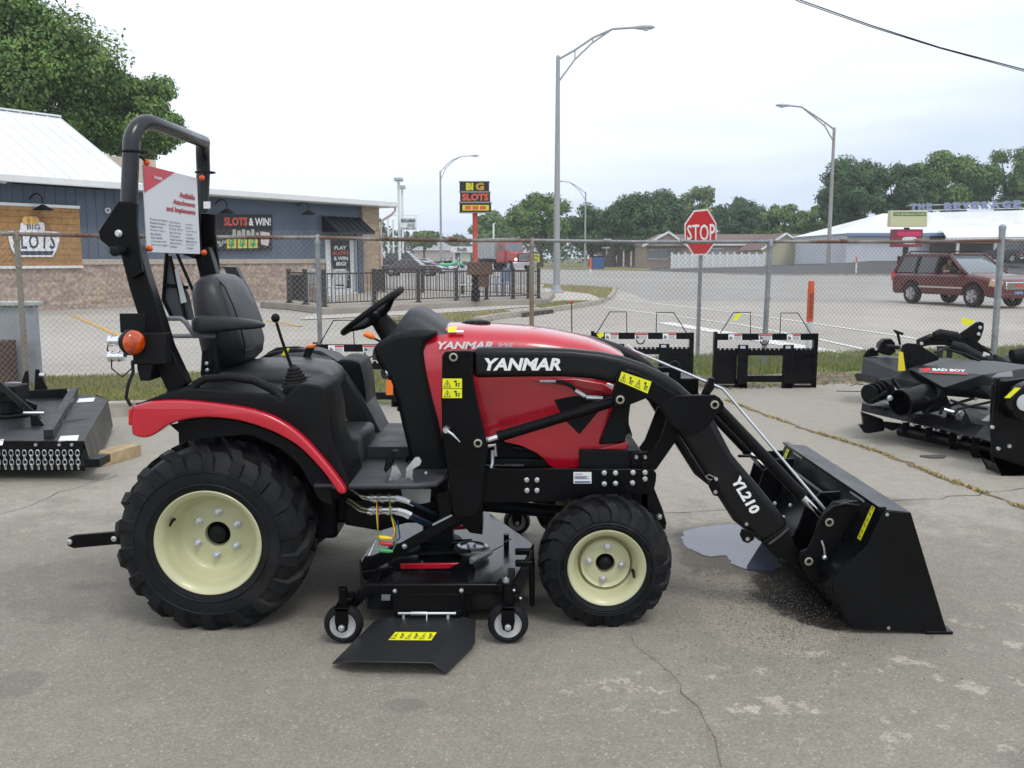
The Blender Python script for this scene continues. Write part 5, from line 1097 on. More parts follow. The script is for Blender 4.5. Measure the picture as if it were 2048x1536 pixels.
b = MB(); b.pp([(561, 712), (570, 698), (578, 697), (572, 712)], 4.2, 4.22); b.lathe([(0, .012), (.012, .014), (.02, .01), (.02, 0)], at(679, 757, 4.2), (-.3, -.3, 1), 14); b.build('yellow_knob', YEL, TR, bevel=.002)
b = MB(); b.tube([at(637, 776, 3.75), at(635, 768, 3.75), at(631, 763, 3.75)], [.012, .016, .009], 12); b.build('orange_knob', ORG, TR)
# transmission hump, floor
b = MB(); b.box((at(664, 900, 3.9).x, 3.9, at(664, 936, 3.9).z), (at(730, 900, 3.9).x, 4.22, at(664, 867, 3.9).z)); b.build('floor_hump', PLG, TR, bevel=.03, bseg=3)
b = MB(); z0 = at(700, 968, 3.5).z; xL = at(690, 968, 3.5).x; xR = at(853, 968, 3.5).x
b.gprism([(xL-.12, 3.50), (xR-.03, 3.50), (xR+.03, 3.54), (xR+.06, 3.75), (xR+.06, 4.56), (xL-.12, 4.56)], z0-.014, z0)
b.box((xL, 3.97, z0), (xR+.05, 4.56, z0+.05))
b.tube([(xL-.05, 3.50, z0-.008), (xR-.04, 3.50, z0-.008), (xR+.03, 3.535, z0-.008), (xR+.06, 3.66, z0-.006)], .013, 8)
b.build('footplate', PLG, TR, bevel=.003)
b = MB(); b.pp([(767, 940), (773, 915), (785, 902), (797, 903), (788, 915), (785, 930), (772, 946)], 3.62, 3.66); b = b.each('pedal', PLA, TR, bevel=.004); b.tube([at(812, 922, 3.9), at(825, 905, 3.9), at(845, 890, 3.9)], .008, 8); b.build('pedal', PLA, TR, bevel=.004)
b = MB(); b.pp([(779, 960), (783, 940), (791, 928), (799, 940), (803, 950), (793, 962)], 3.57, 3.576); b = b.each('pedal_linkage', ZNC, TR); b.pp([(811, 957), (813, 936), (830, 915), (838, 914), (843, 922), (840, 930), (826, 938), (824, 957)], 3.55, 3.556)
b.tube([at(735, 903, 4.15), at(760, 903, 4.15), at(830, 905, 4.1)], .006, 6)
for x, y in ((787, 934), (781, 958), (816, 940), (836, 921), (852, 945), (824, 958)): b.lathe([(.002, .006), (-.006, .006), (-.006, 0)], at(x, y, 3.55), n=10)
b.build('pedal_linkage', ZNC, TR)
# ---- joystick
b = MB(); b.tube([at(586, 742, 3.62), at(575, 712, 3.62), at(562, 675, 3.62), at(553, 645, 3.62)], [.0075, .0065, .006, .006], 10); b.build('joystick_shaft', BLK, TR)
b = MB(); b.sphere(at(551, 636, 3.62), .017, 16, (1, 1, 1.05)); b.build('joystick_knob', PLA, TR)
b = MB(); p0 = at(593, 772, 3.62); pr = []
for i in range(6):
    r_ = .058 - i*.0065; z = i*.0125; pr += [(z, r_-.008), (z+.003, r_), (z+.009, r_), (z+.012, r_-.008)]
pr.append((.085, .008)); b.lathe(pr, p0, (-.12, 0, 1), 24); b.build('joystick_boot', RUB, TR)
b = MB(); b.pp([(556, 800), (566, 775), (575, 768), (615, 768), (640, 773), (655, 800)], 3.54, 3.70); b.build('joystick_base', PLA, TR, bevel=.012)
# ---- seat
def pad(secs_, name, m, k=12):
    """stack of rounded slabs: (centre, half depth vector, half width, power)"""
    b = MB(); L_ = []
    for c_, dv, hw in secs_:
        ring = []
        for i in range(24):
            g = 2*math.pi*i/24; ca, sa = math.cos(g), math.sin(g)
            x = abs(ca)**.55*(1 if ca >= 0 else -1); y = abs(sa)**.5*(1 if sa >= 0 else -1)
            ring.append(c_ + dv*x + Vector((0, hw*y, 0)))
        L_.append(ring)
    b.loft(L_); return b.build(name, m, TR, smooth=60)
def sp(x, y, Y=YC): return at(x, y, Y)
S = []
ys = 4.05
for (xl, yl), (xr, yr), hw in (((398, 750), (470, 742), .15), ((393, 722), (492, 718), .2), ((388, 690), (494, 690), .225), ((383, 655), (482, 652), .235), ((378, 620), (470, 612), .235), ((374, 590), (455, 582), .225), ((376, 568), (444, 562), .20), ((386, 556), (432, 552), .16), ((398, 551), (420, 549), .09)):
    a = at(xl, yl, 3.85); c2_ = at(xr-8, yr, 3.85); S.append((Vector(((a.x+c2_.x)/2, 4.06, (a.z+c2_.z)/2)), Vector(((c2_.x-a.x)/2, 0, (c2_.z-a.z)/2)), hw))
pad(S, 'seat_back', VIN)
S = []
for px, yt, yb, hw in ((455, 735, 765, .17), (468, 727, 768, .2), (510, 722, 775, .225), (560, 720, 780, .235), (610, 722, 782, .235), (650, 728, 782, .225), (668, 740, 776, .2), (676, 752, 768, .17)):
    t_ = at(px, yt, YC-.03); u_ = at(px, yb, YC-.03); S.append((Vector((t_.x, YC, (t_.z+u_.z)/2)), Vector((0, 0, (t_.z-u_.z)/2)), hw))
pad(S, 'seat_cushion', VIN)
b = MB(); b.pp([(403, 700), (432, 690), (436, 745), (415, 765), (400, 750)], 3.80, 3.83); b.box((-1.22, 3.86, .8), (-.8, 4.26, .93)); b.build('seat_frame', PLA, TR, bevel=.006)
b = MB(); b.lathe([(0, .022), (-.012, .022), (-.014, 0)], at(418, 728, 3.80), n=18); b.build('seat_pivot', BLK, TR)
b = MB()
for x, y in ((416, 726), (417, 739)): b.lathe([(0, .008), (-.022, .008), (-.024, 0)], at(x, y, 3.80), n=12); b = b.each('seat_bolt', ZNC, TR)
b = MB(); b.pp([(440, 770), (455, 766), (460, 777), (446, 783)], 3.70, 3.705); b.build('seat_switch_plate', WHT, TR)
S = []
for px, yt, yb, hw in ((383, 640, 660, .018), (388, 634, 666, .028), (400, 631, 669, .03), (440, 632, 664, .032), (480, 637, 660, .032), (510, 641, 658, .03), (522, 645, 656, .024), (527, 648, 653, .012)):
    t_ = at(px, yt, 3.76); u_ = at(px, yb, 3.76); S.append((Vector((t_.x, 3.775, (t_.z+u_.z)/2)), Vector((0, 0, (t_.z-u_.z)/2)), hw))
pad(S, 'armrest', VIN)
b = MB(); b.loft([[Vector((p.x+q*.0, 4.36+yy, p.z)) + Vector((q, 0, 0)) for q, yy in ((-.03, -.025), (.03, -.025), (.03, .025), (-.03, .025))] for p in (at(452, 536, 4.36), at(462, 533, 4.36), at(490, 590, 4.36), at(510, 640, 4.36), at(515, 655, 4.36))]); b.build('raised_armrest', VIN, TR, bevel=.014, bseg=3)
b = MB(); b.tube([at(318, 637, 3.8), at(362, 637, 3.8), at(372, 645, 3.8), at(386, 667, 3.8), at(398, 672, 3.8), at(430, 672, 3.8)], .0105, 10); b.tube([at(330, 672, 3.9), at(398, 672, 3.85)], .0095, 10)
b.build('hitch_bracket', mat('grey_painted_steel', (.14, .15, .17), rough=.4), TR)
b = MB(); b.tube([at(x, y, Y) for x, y, Y in ((400, 553, 3.93), (432, 556, 3.91), (450, 575, 3.88), (466, 610, 3.86), (480, 650, 3.86), (490, 690, 3.87), (487, 718, 3.88))], .0035, 6); b.build('seat_seam', PLA, TR)
b = MB(); b.tube([at(x, y, Y) for x, y, Y in ((486, 702, 3.87), (500, 700, 3.95), (508, 694, 4.05), (511, 688, 4.2))], .004, 6); b.build('seat_crease', PLA, TR)
# ---- roll bar
b = MB(); yn, yf = 3.64, 4.48
top = []
n0 = at(258, 404, yn); n1 = at(262, 300, yn); n2 = at(276, 250, yn)
f0 = Vector((n0.x, yf, n0.z)); f1 = Vector((n1.x, yf, n1.z))
zt_ = at(298, 240, yn+.06).z; xt = n1.x + .045
P = [n0, n1]
for i in range(1, 7):
    t = i/6*math.pi/2; P.append(Vector((n1.x + (xt-n1.x)*(1-math.cos(t))*.9, yn + .11*(1-math.cos(t)), n1.z + (zt_-n1.z)*math.sin(t))))
P += [Vector((q.x, 2*YC-q.y, q.z)) for q in P[::-1]]
b.tube(P, .032, 14, sx=.9); b.build('roll_bar', mat('roll_bar_black', (.014, .015, .02), rough=.22, var=.2, bump=.04, bs=150), TR, smooth=60)
b = MB(); b.pp([(236, 402), (273, 405), (272, 452), (278, 500), (284, 545), (262, 560), (255, 518), (236, 509), (200, 480), (196, 463), (208, 445)], 3.575, 3.60, 3.575)
b.pp([(236, 402), (273, 405), (272, 452), (278, 500), (262, 518), (236, 509), (200, 480), (196, 463), (208, 445)], 3.68, 3.70, 3.68); b.pair('pivot_plate', BLK, TR, bevel=.004)
b = MB(); b.pp([(247, 505), (283, 488), (303, 560), (330, 640), (345, 690), (380, 765), (345, 792), (322, 740), (292, 660), (265, 575)], 3.605, 3.675, 3.64)
b.pair('lower_roll_post', BLK, TR, bevel=.006); MB().box((-1.30, 3.62, .86), (-1.22, 4.50, .93)).build('roll_bar_crossbar', BLK, TR, bevel=.006)
b = MB(); b.lathe([(0, .014), (-.01, .014), (-.012, .009), (-.02, .009), (-.02, 0)], at(239, 467, 3.575), n=6 if False else 14); b.build('pivot_bolt', ZNC, TR)
b = MB(); b.lathe([(.02, .012), (-.01, .018), (-.05, .02), (-.055, .012), (-.055, 0)], at(244, 500, 3.57), (.2, 1, .1), 16); b.build('lock_knob', RUB, TR)
quad(rect(407, 403, 421, 417, 4.40)).build('roll_bar_label', WHT, TR, fixn=False)
# ---- rear lamp, hydraulic couplers, SMV bracket, cable
b = MB(); b.lathe([(.02, .047), (0, .047), (-.010, .044), (-.018, .034), (-.023, .018), (-.024, 0)], at(268, 685, 3.50), (-1, .62, 0), 32); b.build('turn_signal', mat('orange_lens', (.50, .06, .002), rough=.08, coat=.8, var=.45, vs=45), TR)
b = MB(); b.lathe([(.04, .04), (.02, .050), (.004, .050), (.003, .046)], at(268, 685, 3.50), (-1, .62, 0), 32); b.box((-1.46, 3.54, 1.04), (-1.33, 3.60, 1.16)); b.pp([(238, 627), (290, 627), (292, 665), (240, 666)], 3.6, 3.62)
b.pp([(272, 712), (335, 716), (330, 722), (308, 724), (303, 745), (300, 762), (280, 762), (274, 740)], 3.55, 3.66)
b.build('lamp_bracket', PLA, TR, bevel=.004)
for y in (682, 713):
    b = MB(); p = at(250, y, 3.66); b.cyl(p, p + Vector((-.055, 0, 0)), .018, 16); b.cyl(p + Vector((-.05, 0, 0)), p + Vector((-.063, 0, 0)), .022, 16); b.cyl(p + Vector((-.02, 0, 0)), p + Vector((-.03, 0, 0)), .0215, 16); b.build('hydraulic_coupler', mat('chrome', (.8, .8, .82), rough=.12, metal=1), TR)
b = MB(); p = at(218, 680, 3.66); q = at(222, 712, 3.66)
b.tube([p, p + Vector((-.01, 0, -.04)), p + Vector((.03, 0, -.075)), p + Vector((.09, 0, -.05))], .003, 6); b.tube([q, q + Vector((.0, 0, -.05)), q + Vector((.04, 0, -.085)), q + Vector((.09, 0, -.04))], .003, 6)
b.build('dust_cap_cord', RUB, TR)
b = MB(); b.tube([at(265, 722, 3.55), at(266, 745, 3.52), at(256, 770, 3.5), at(252, 795, 3.5), at(262, 812, 3.5)], .0065, 8); b.tube([at(305, 738, 3.6), at(320, 745, 3.65), at(332, 760, 3.7), at(345, 775, 3.75)], .01, 8); b.build('lamp_cable', RUB, TR)
b = MB(); b.tube([at(352, 722, 3.9), at(350, 735, 3.9)], .018, 12); b.sphere(at(350, 722, 3.9), .02, 12); b.tube([at(353, 735, 3.9), at(368, 770, 3.9)], .012, 10); b.build('top_link_ball', ZNC, TR)
b = MB(); b.pp([(336, 508), (378, 590), (390, 640), (345, 640), (326, 600), (328, 560)], 4.30, 4.302, 4.30)
b.build('mesh_panel', mat('dark_mesh', (.05, .055, .065), rough=.6), TR)
b = MB()
for pts in ([(333, 506), (326, 600), (345, 638)], [(354, 508), (390, 590)], [(340, 512), (372, 640)], [(326, 570), (376, 575)]): b.tube([at(x, y, 4.29) for x, y in pts], .008, 6)
b.build('panel_frame', BLK, TR)
b = MB(); b.pp([(349, 538), (355, 537), (373, 604), (362, 607)], 4.26, 4.266); b.build('grey_strip', mat('grey_strip', (.5, .52, .52), rough=.5), TR)
# ---- rear lift arm
b = MB(); b.pp([(136, 1076), (147, 1071), (232, 1064), (260, 1066), (262, 1092), (232, 1089), (147, 1097), (135, 1092), (132, 1084)], 3.80, 3.82); b.build('lift_arm', BLK, TR, bevel=.003)
b = MB()
for x, y in ((140, 1083), (229, 1077)): b.lathe([(0, .012), (-.008, .012), (-.01, .006), (-.01, 0)], at(x, y, 3.80), n=16); b = b.each('lift_arm_bush', ZNC, TR)
b = MB(); b.cyl((-1.62, 3.82, .30), (-1.35, 3.86, .34), .02, 8); b.cyl((-1.45, 4.28, .32), (-1.35, 4.25, .34), .02, 8); b.build('drawbar', BLK, TR)
# ================================================================== LOADER
def Yn(y): return y
b = MB(); b.pp([(884, 712), (890, 703), (940, 701), (946, 703), (946, 757), (958, 820), (972, 878), (976, 890), (974, 913), (966, 990), (961, 1020), (946, 1035), (914, 1035), (905, 1024), (899, 972), (884, 878), (883, 796)], 3.60, 3.645)
b.pair('loader_tower', BLK, TR, bevel=.005)
b = MB(); b.pp([(945, 697), (996, 696), (1084, 697), (1142, 699), (1201, 705), (1245, 714), (1289, 729), (1333, 750), (1362, 770), (1385, 791), (1425, 832), (1400, 850), (1357, 865), (1324, 815), (1300, 790), (1270, 772), (1230, 769), (1186, 759), (1128, 755), (1069, 755), (945, 757)], 3.61, 3.70, 3.61)
b.pp([(1330, 800), (1425, 832), (1466, 910), (1527, 983), (1580, 1049), (1560, 1085), (1527, 1090), (1470, 1045), (1408, 947), (1357, 865)], 3.612, 3.698, 3.61)
b.pair('loader_arm', mat('loader_black', (.0045, .0045, .0055), rough=.36, spec=.3, var=.2, vs=4, bump=.04, bs=160), TR, bevel=.026, bseg=5)
# gusset for lift cylinder and elbow plate
b = MB(); b.pp([(1224, 793), (1233, 753), (1238, 744), (1252, 738), (1275, 745), (1345, 785), (1360, 795), (1330, 822), (1295, 796), (1242, 817), (1228, 813)], 3.585, 3.612, 3.585); b.pair('arm_gusset', BLK, TR, bevel=.004)
b = MB(); b.pp([(1349, 792), (1362, 790), (1430, 790), (1442, 797), (1443, 808), (1437, 826), (1420, 848), (1395, 868), (1372, 872), (1340, 850), (1322, 812)], 3.582, 3.60, 3.582); b.pp([(1362, 790), (1430, 790), (1443, 803), (1437, 826), (1395, 868), (1340, 850)], 3.71, 3.73, 3.71); b.pair('elbow_plate', BLK, TR, bevel=.004)
b = MB()
b.pp([(1523, 1085), (1574, 1052), (1601, 1113), (1618, 1122), (1605, 1150), (1590, 1130), (1548, 1112)], 3.60, 3.705, 3.60); b.pair('arm_end', BLK, TR, bevel=.006)
b = MB(); b.tube([at(1538, 1088, 3.598), at(1560, 1072, 3.598), at(1577, 1056, 3.598)], .005, 6); b.build('weld_bead', mat('weld', (.08, .08, .08), rough=.4, metal=.5), TR)
# pins with pale bushes
def pin(x, y, Y, r=.017):
    b = MB(); b.lathe([(.01, r), (-.006, r), (-.007, r*.62), (.004, r*.6), (.004, 0)], at(x, y, Y), n=20); b.build('pivot_pin', mat('bush', (.42, .40, .33), rough=.3, metal=.6), TR)
    b = MB(); b.lathe([(.0, r*1.45), (-.003, r*1.45), (-.004, r), (0, r)], at(x, y, Y), n=20); b.build('pin_boss', BLK, TR)
for x, y, Y in ((907, 714, 3.60), (956, 886, 3.60), (1240, 799, 3.585), (1429, 809, 3.582), (1658, 1044, 3.55), (1617, 1122, 3.55)): pin(x, y, Y)
def cyl2(p, q, fr, rb, rr_, name, Y, rev=False):
    p = at(*p, Y); q = at(*q, Y)
    for mir in (0, 1):
        b = MB(); m_ = p.lerp(q, fr); b.cyl(p, m_, rb, 20); b.cyl(m_.lerp(p, .04), m_, rb*1.12, 20); b.tube([p - Vector((0, .03, 0)), p + Vector((0, .03, 0))], rb*1.3, 16)
        if mir: b.mirror(YC, True)
        b.build(name, BLK, TR)
        b = MB(); b.cyl(m_, q, rr_, 16)
        if mir: b.mirror(YC, True)
        b.build('cylinder_rod', mat('chrome', (.8, .8, .82), rough=.12, metal=1), TR)
        b = MB(); b.tube([q - Vector((0, .03, 0)), q + Vector((0, .03, 0))], rr_*1.9, 16)
        if mir: b.mirror(YC, True)
        b.build('rod_eye', BLK, TR)
cyl2((1240, 799), (956, 886), .86, .0215, .0125, 'lift_cylinder', 3.66)
cyl2((1429, 809), (1655, 1046), .77, .0235, .0135, 'tilt_cylinder', 3.64)
b = MB(); b.tube([at(1242, 792, 3.70), at(1225, 797, 3.72), at(1190, 795, 3.70), at(1160, 787, 3.70), at(1143, 772, 3.71), at(1125, 764, 3.72), at(1105, 762, 3.73)], .008, 8); b.build('hydraulic_hose', RUB, TR)
b = MB(); b.cyl(at(1080, 763, 3.73), at(1112, 763, 3.72), .007, 10); b.cyl(at(1170, 793, 3.69), at(1150, 781, 3.69), .0095, 10); b.cyl(at(1205, 797, 3.69), at(1172, 795, 3.69), .0095, 10); b.build('hose_fittings', ZNC, TR)
b = MB(); b.tube([at(1255, 690, 3.85), at(1269, 702, 3.80), at(1445, 777, 3.66), at(1655, 1025, 3.62)], .0055, 8); b.build('level_rod', ZNC, TR)
b = MB(); b.pp([(1400, 800), (1420, 755), (1430, 757), (1428, 778), (1408, 806)], 3.63, 3.66); b.build('rod_guide', BLK, TR, bevel=.003)
b = MB(); b.pp([(1336, 770), (1340, 730), (1345, 722), (1356, 722), (1362, 735), (1362, 790)], 3.74, 3.75); b.box(at(1360, 790, 3.9) - Vector((.06, .1, .02)), at(1360, 760, 3.9) + Vector((.06, .1, .02))); b.build('hose_bracket', BLK, TR, bevel=.004)
# front guard bars
b = MB(); b.pp([(1316, 812), (1345, 832), (1340, 842), (1300, 940), (1268, 930), (1270, 908), (1290, 880)], 4.33, 4.345, 4.33); b.build('guard_bar', BLK, TR, bevel=.003)
b = MB(); b.pp([(1334, 838), (1357, 866), (1354, 880), (1312, 940), (1290, 942), (1296, 914), (1320, 880)], 3.71, 3.725, 3.71); b.build('guard_bar', BLK, TR, bevel=.003)
q4 = at(1310, 850, 4.34); b = MB(); b.tube([at(1345, 830, 4.4), at(1340, 850, 3.72)], .02, 10); b.build('arm_crosstube', BLK, TR)
# lugs and clip under the arm
for P_ in ([(1428, 955), (1440, 983), (1437, 993), (1427, 991), (1418, 974), (1420, 962)], [(1484, 1058), (1511, 1066), (1508, 1080), (1496, 1087), (1486, 1083), (1480, 1070)]):
    b = MB(); b.pp(P_, 3.598, 3.608, 3.598); b.build('arm_lug', BLK, TR, bevel=.002)
for x, y in ((1431, 984), (1495, 1078)): b = MB(); b.lathe([(0, .008), (-.001, .008), (-.001, 0)], at(x, y, 3.597), n=14); b.build('lug_hole', mat('lug_grey', (.28, .27, .25), rough=.8), TR)
b = MB(); b.tube([at(x, y, 3.54) for x, y in ((1636, 1050), (1648, 1030), (1668, 1014), (1690, 1008), (1718, 1012))], .008, 8); b.tube([at(x, y, 3.60) for x, y in ((1648, 1026), (1668, 1006), (1690, 1002), (1716, 1006))], .007, 8); b.build('ear_plate_edge', BLK, TR)
b = MB(); b.tube([at(1432, 956, 3.6), at(1418, 949, 3.6), at(1411, 953, 3.6), at(1420, 960, 3.6), at(1432, 956, 3.6)], .002, 6); b.lathe([(0, .008), (-.01, .008), (-.01, 0)], at(1431, 957, 3.61), n=10); b.build('spring_clip', ZNC, TR)
b = MB(); b.lathe([(0, .008), (-.01, .007), (-.01, 0)], at(1492, 1047, 3.61), n=12); b.build('arm_bolt', ZNC, TR)
# lettering and decals
text('YANMAR', rect(969, 716, 1122, 741, 3.608), WHT, 'arm_lettering', TR, bold=.04, shear=.22)
c4 = pq([(1467, 953), (1461, 966), (1499, 1030), (1519, 1022)], 3.608)
A_ = at(1460, 955, 3.608); B_ = at(1506, 1030, 3.608); d_ = (B_-A_); n_ = Vector((d_.z, 0, -d_.x)).normalized()*-1
wd = .030
c4 = [A_ + Vector((.030, 0, 0.005)), B_ + Vector((.030, 0, 0.005)), B_, A_]
c4 = pq([(1480, 950), (1522, 1020), (1502, 1030), (1460, 960)], 3.608)
text('YL210', c4, WHT, 'model_lettering', TR, bold=.045)
def warn_decal(c, n, par=TR, vert=False):
    o = quad(push(c, .002)).build('warning_decal', YEL, par, fixn=False)
    ink = MB()
    for i in range(n):
        u0 = (i+.12)/n; u1 = (i+.88)/n
        cc = sub(c, u0, .12, u1, .88) if not vert else sub(c, .12, u0, .88, u1)
        cc = push(cc, .0032)
        tri = [bil(cc, .5, 0), bil(cc, 1, 1), bil(cc, 0, 1)]; g = (tri[0]+tri[1]+tri[2])/3
        inn = [p.lerp(g, .22) for p in tri]
        if i % 2 == 0:
            ink.add(tri + inn, [(0, 1, 4, 3), (1, 2, 5, 4), (2, 0, 3, 5)]); ink.add(sub(cc, .44, .4, .56, .8), [(3, 2, 1, 0)])
        else:
            ink.add(sub(cc, .1, .1, .45, .35), [(3, 2, 1, 0)]); ink.add(sub(cc, .3, .4, .5, .9), [(3, 2, 1, 0)]); ink.add(sub(cc, .6, .45, .9, .6), [(3, 2, 1, 0)]); ink.add(sub(cc, .65, .7, .8, .95), [(3, 2, 1, 0)])
    ink.build('decal_print', INK, o, fixn=False); return o
tw = rect(885, 757, 924, 796, 3.598)
o_ = warn_decal(sub(tw, 0, 0, 1, .5), 2); o_ = warn_decal(sub(tw, 0, .53, 1, 1), 2)
warn_decal(pq([(1243, 743), (1303, 763), (1295, 787), (1237, 762)], 3.583), 4)
b = MB(); p = at(893, 858, 3.60); b.lathe([(0, .016), (-.006, .015), (-.03, .012), (-.03, 0)], p, n=16); b.tube([p + Vector((0, -.025, 0)), at(905, 869, 3.57), at(920, 884, 3.565)], [.006, .005, .002], 8); b.build('mount_pin', ZNC, TR)
b = MB(); b.lathe([(0, .022), (-.008, .02), (-.008, 0)], at(897, 850, 3.60), n=18); b.build('mount_pin_boss', BLK, TR)
# ---- bucket
BN, BF = 3.43, 4.69
BK = mat('bucket_black', (.0035, .004, .005), rough=.25, var=.3, vs=3, bump=.05, bs=120, spec=.22)
back = [(1820, 1024), (1765, 1019), (1733, 1090), (1685, 1133), (1663, 1158), (1664, 1185), (1702, 1255), (1855, 1277), (1900, 1288)]
W_ = [at(x, y, BN) for x, y in back]; P2 = [(p.x, p.z) for p in W_]
b = MB(); P2[-1] = (P2[-1][0], .004); P2[-2] = (P2[-2][0], .010)
o = 0; vs = []; th = .006
inner = []
for i, (x, z) in enumerate(P2):
    a = P2[max(0, i-1)]; c_ = P2[min(len(P2)-1, i+1)]; d = Vector((c_[0]-a[0], c_[1]-a[1])).normalized(); nrm = Vector((-d.y, d.x))
    inner.append((x + nrm.x*th, z + nrm.y*th))
vs = [(x, BN, z) for x, z in P2] + [(x, BF, z) for x, z in P2] + [(x, BN, z) for x, z in inner] + [(x, BF, z) for x, z in inner]
n = len(P2); fs = []
for i in range(n-1): fs += [(i, i+1, n+i+1, n+i), (2*n+i, 3*n+i, 3*n+i+1, 2*n+i+1)]
fs += [(0, n, 3*n, 2*n), (n-1, 2*n-1+0, 4*n-1, 3*n-1)]
for k0, k1 in ((0, 2*n), (n, 3*n)):
    for i in range(n-1): fs.append((k0+i, k0+i+1, k1+i+1, k1+i))
b.add(vs, fs); b.build('bucket', BK, TR, smooth=25)
side = [(1820, 1024), (1766, 1021), (1734, 1091), (1686, 1134), (1664, 1159), (1665, 1185), (1703, 1254), (1856, 1277), (1892, 1278)]
for y0 in (BN-.008, BF):
    b = MB(); P = [at(x, y, BN) for x, y in side]; b.prism([(p.x, max(p.z, .006)) for p in P], y0, y0+.008); b.build('bucket_side', BK, TR, bevel=.0015)
b = MB(); P = [at(1848, 1274, BN), at(1904, 1290, BN)]; b.box((P[0].x, BN-.012, .001), (at(1902, 1287, BN).x, BF+.012, .013)); b.build('cutting_edge', BK, TR, bevel=.002)
b = MB()
for x, y in ((1774, 1029), (1777, 1256)): b.lathe([(0, .007), (-.002, .007), (-.003, 0)], at(x, y, BN-.008), n=12); b = b.each('bucket_bolt', ZNC, TR)
# top flange
t0, t1 = at(1765, 1019, BN), at(1820, 1024, BN)
b = MB(); b.bar((t0.x, BN, t0.z+.004), (t0.x, BF, t0.z+.004), .03, .012, (0, 0, 1)); b.build('bucket_rib', BK, TR, bevel=.002)
# decals on the back
def backq(u0, u1, v0, v1, off=.003):                # u along Y, v down the back between two outline points
    A, B = W_[1], W_[2]; d = (B-A); nrm = Vector((d.z, 0, -d.x)).normalized()
    if nrm.x > 0: nrm = -nrm
    f = lambda u, v: Vector((A.x + d.x*v, u, A.z + d.z*v)) + nrm*off
    return [f(u1, v0), f(u0, v0), f(u0, v1), f(u1, v1)]
warn_decal(backq(BN+.05, BN+.085, .02, 1.0, .003), 6, vert=True)
warn_decal(backq(BF-.10, BF-.06, .1, .8, .003), 4, vert=True)
WHG = mat('grey_vinyl', (.35, .35, .37), rough=.5)
quad(backq(BN+.16, BN+.32, .02, .12, .003)).build('bucket_label', WHG, TR, fixn=False); quad(backq(BF-.30, BF-.16, .02, .12, .003)).build('bucket_label', WHG, TR, fixn=False)
# quick attach frame
qa = [(1597, 1118), (1601, 1104), (1615, 1098), (1629, 1070), (1640, 1035), (1655, 1026), (1672, 1008), (1715, 1006), (1714, 1022), (1690, 1060), (1668, 1120), (1655, 1160), (1640, 1168), (1621, 1164), (1609, 1143)]
for y0 in (3.552, 3.735):
    b = MB(); P = [at(x, y, 3.552) for x, y in qa]; b.prism([(p.x, p.z) for p in P], y0, y0+.012); b.pair('quick_attach_plate', BLK, TR, bevel=.003)
b = MB(); P = [at(1670, 1010, 3.55), at(1690, 1004, 3.55), at(1716, 1006, 3.55)]; b.bar(P[0], P[2], .02, .012, (0, 1, 0)); 
p = at(1650, 1130, 3.6); b.cyl((p.x, 3.55, p.z), (p.x, 4.57, p.z), .028, 16); p = at(1690, 1040, 3.6); b.box((p.x-.02, 3.56, p.z-.05), (p.x+.0, 4.56, p.z+.05))
b.build('quick_attach_bar', BLK, TR, bevel=.003)
b = MB(); b.tube([at(1643, 1081, 3.54), at(1648, 1095, 3.535), at(1650, 1110, 3.54)], .0045, 8); b.sphere(at(1649, 1115, 3.54), .011, 10); b.build('latch_handle', ZNC, TR)
b = MB(); b.tube([at(1478, 912, 3.7), at(1500, 912, 3.75), at(1530, 920, 3.8), at(1560, 935, 4.0)], .006, 8); b.build('tilt_hose', RUB, TR)
b = MB()
for x, y in ((1520, 1003), (1549, 1006), (1567, 1034), (1580, 1010), (1652, 1075)): b.lathe([(0, .007), (-.008, .007), (-.009, 0)], at(x, y, 3.72), n=12); b = b.each('arm_rivet', ZNC, TR)

# ================================================================== BELLY MOWER
DK = mat('mower_deck_black', (.008, .0085, .01), rough=.2, coat=0, bump=.03, bs=40, spec=.42)
dz = .165
def dp_(x, y, z=dz): return gp(x, y, z)
top = [dp_(730, 1168), dp_(1027, 1168), dp_(1064, 1100), dp_(974, 1022), dp_(905, 1024), dp_(765, 1060), dp_(722, 1118)]
0 and print('deck', [tuple(round(q, 2) for q in p) for p in top])
b = MB(); ctr = sum(top, Vector())/len(top)
n = len(top)
pl_ = [Vector((-.58, 3.53, dz)), Vector((.006, 3.53, dz)), Vector((.10, 4.05, dz)), Vector((-.127, 4.60, dz)), Vector((-.31, 4.58, dz)), Vector((-.62, 4.26, dz)), Vector((-.655, 3.83, dz))]
b.gprism([(p.x, p.y) for p in pl_], dz-.012, dz)
ring1 = [(p.x, p.y, dz-.006) for p in pl_]; ring2 = [(-.26 + (p.x+.26)*.995, YC + (p.y-YC)*.995, .06) for p in pl_]
b.loft([ring1, ring2], cap=False); b.build('mower_deck', DK, TR, bevel=.006)
b = MB(); b.pp([(727, 1172), (738, 1168), (1022, 1168), (1036, 1176), (1040, 1190), (745, 1190), (732, 1196), (712, 1218), (686, 1216), (700, 1196)], 3.40, 3.425, 3.40); b.build('deck_beam', BLK, TR, bevel=.006)
b = MB(); p0 = at(735, 1180, 3.42); p1 = at(1030, 1180, 3.42); b.box((p0.x, 3.42, p0.z-.005), (p0.x+.03, 3.64, p0.z+.014)); b.box((p1.x-.03, 3.42, p0.z-.005), (p1.x, 3.64, p0.z+.014)); b.box((at(790, 1180, 3.45).x, 3.425, .05), (at(935, 1180, 3.45).x, 3.62, p0.z)); b.build('beam_bracket', BLK, TR, bevel=.004)
b = MB()
for x, y in ((790, 1181), (923, 1180)): b.lathe([(0, .0085), (-.01, .008), (-.012, 0)], at(x, y, 3.40), n=12); b = b.each('beam_bolt', ZNC, TR)
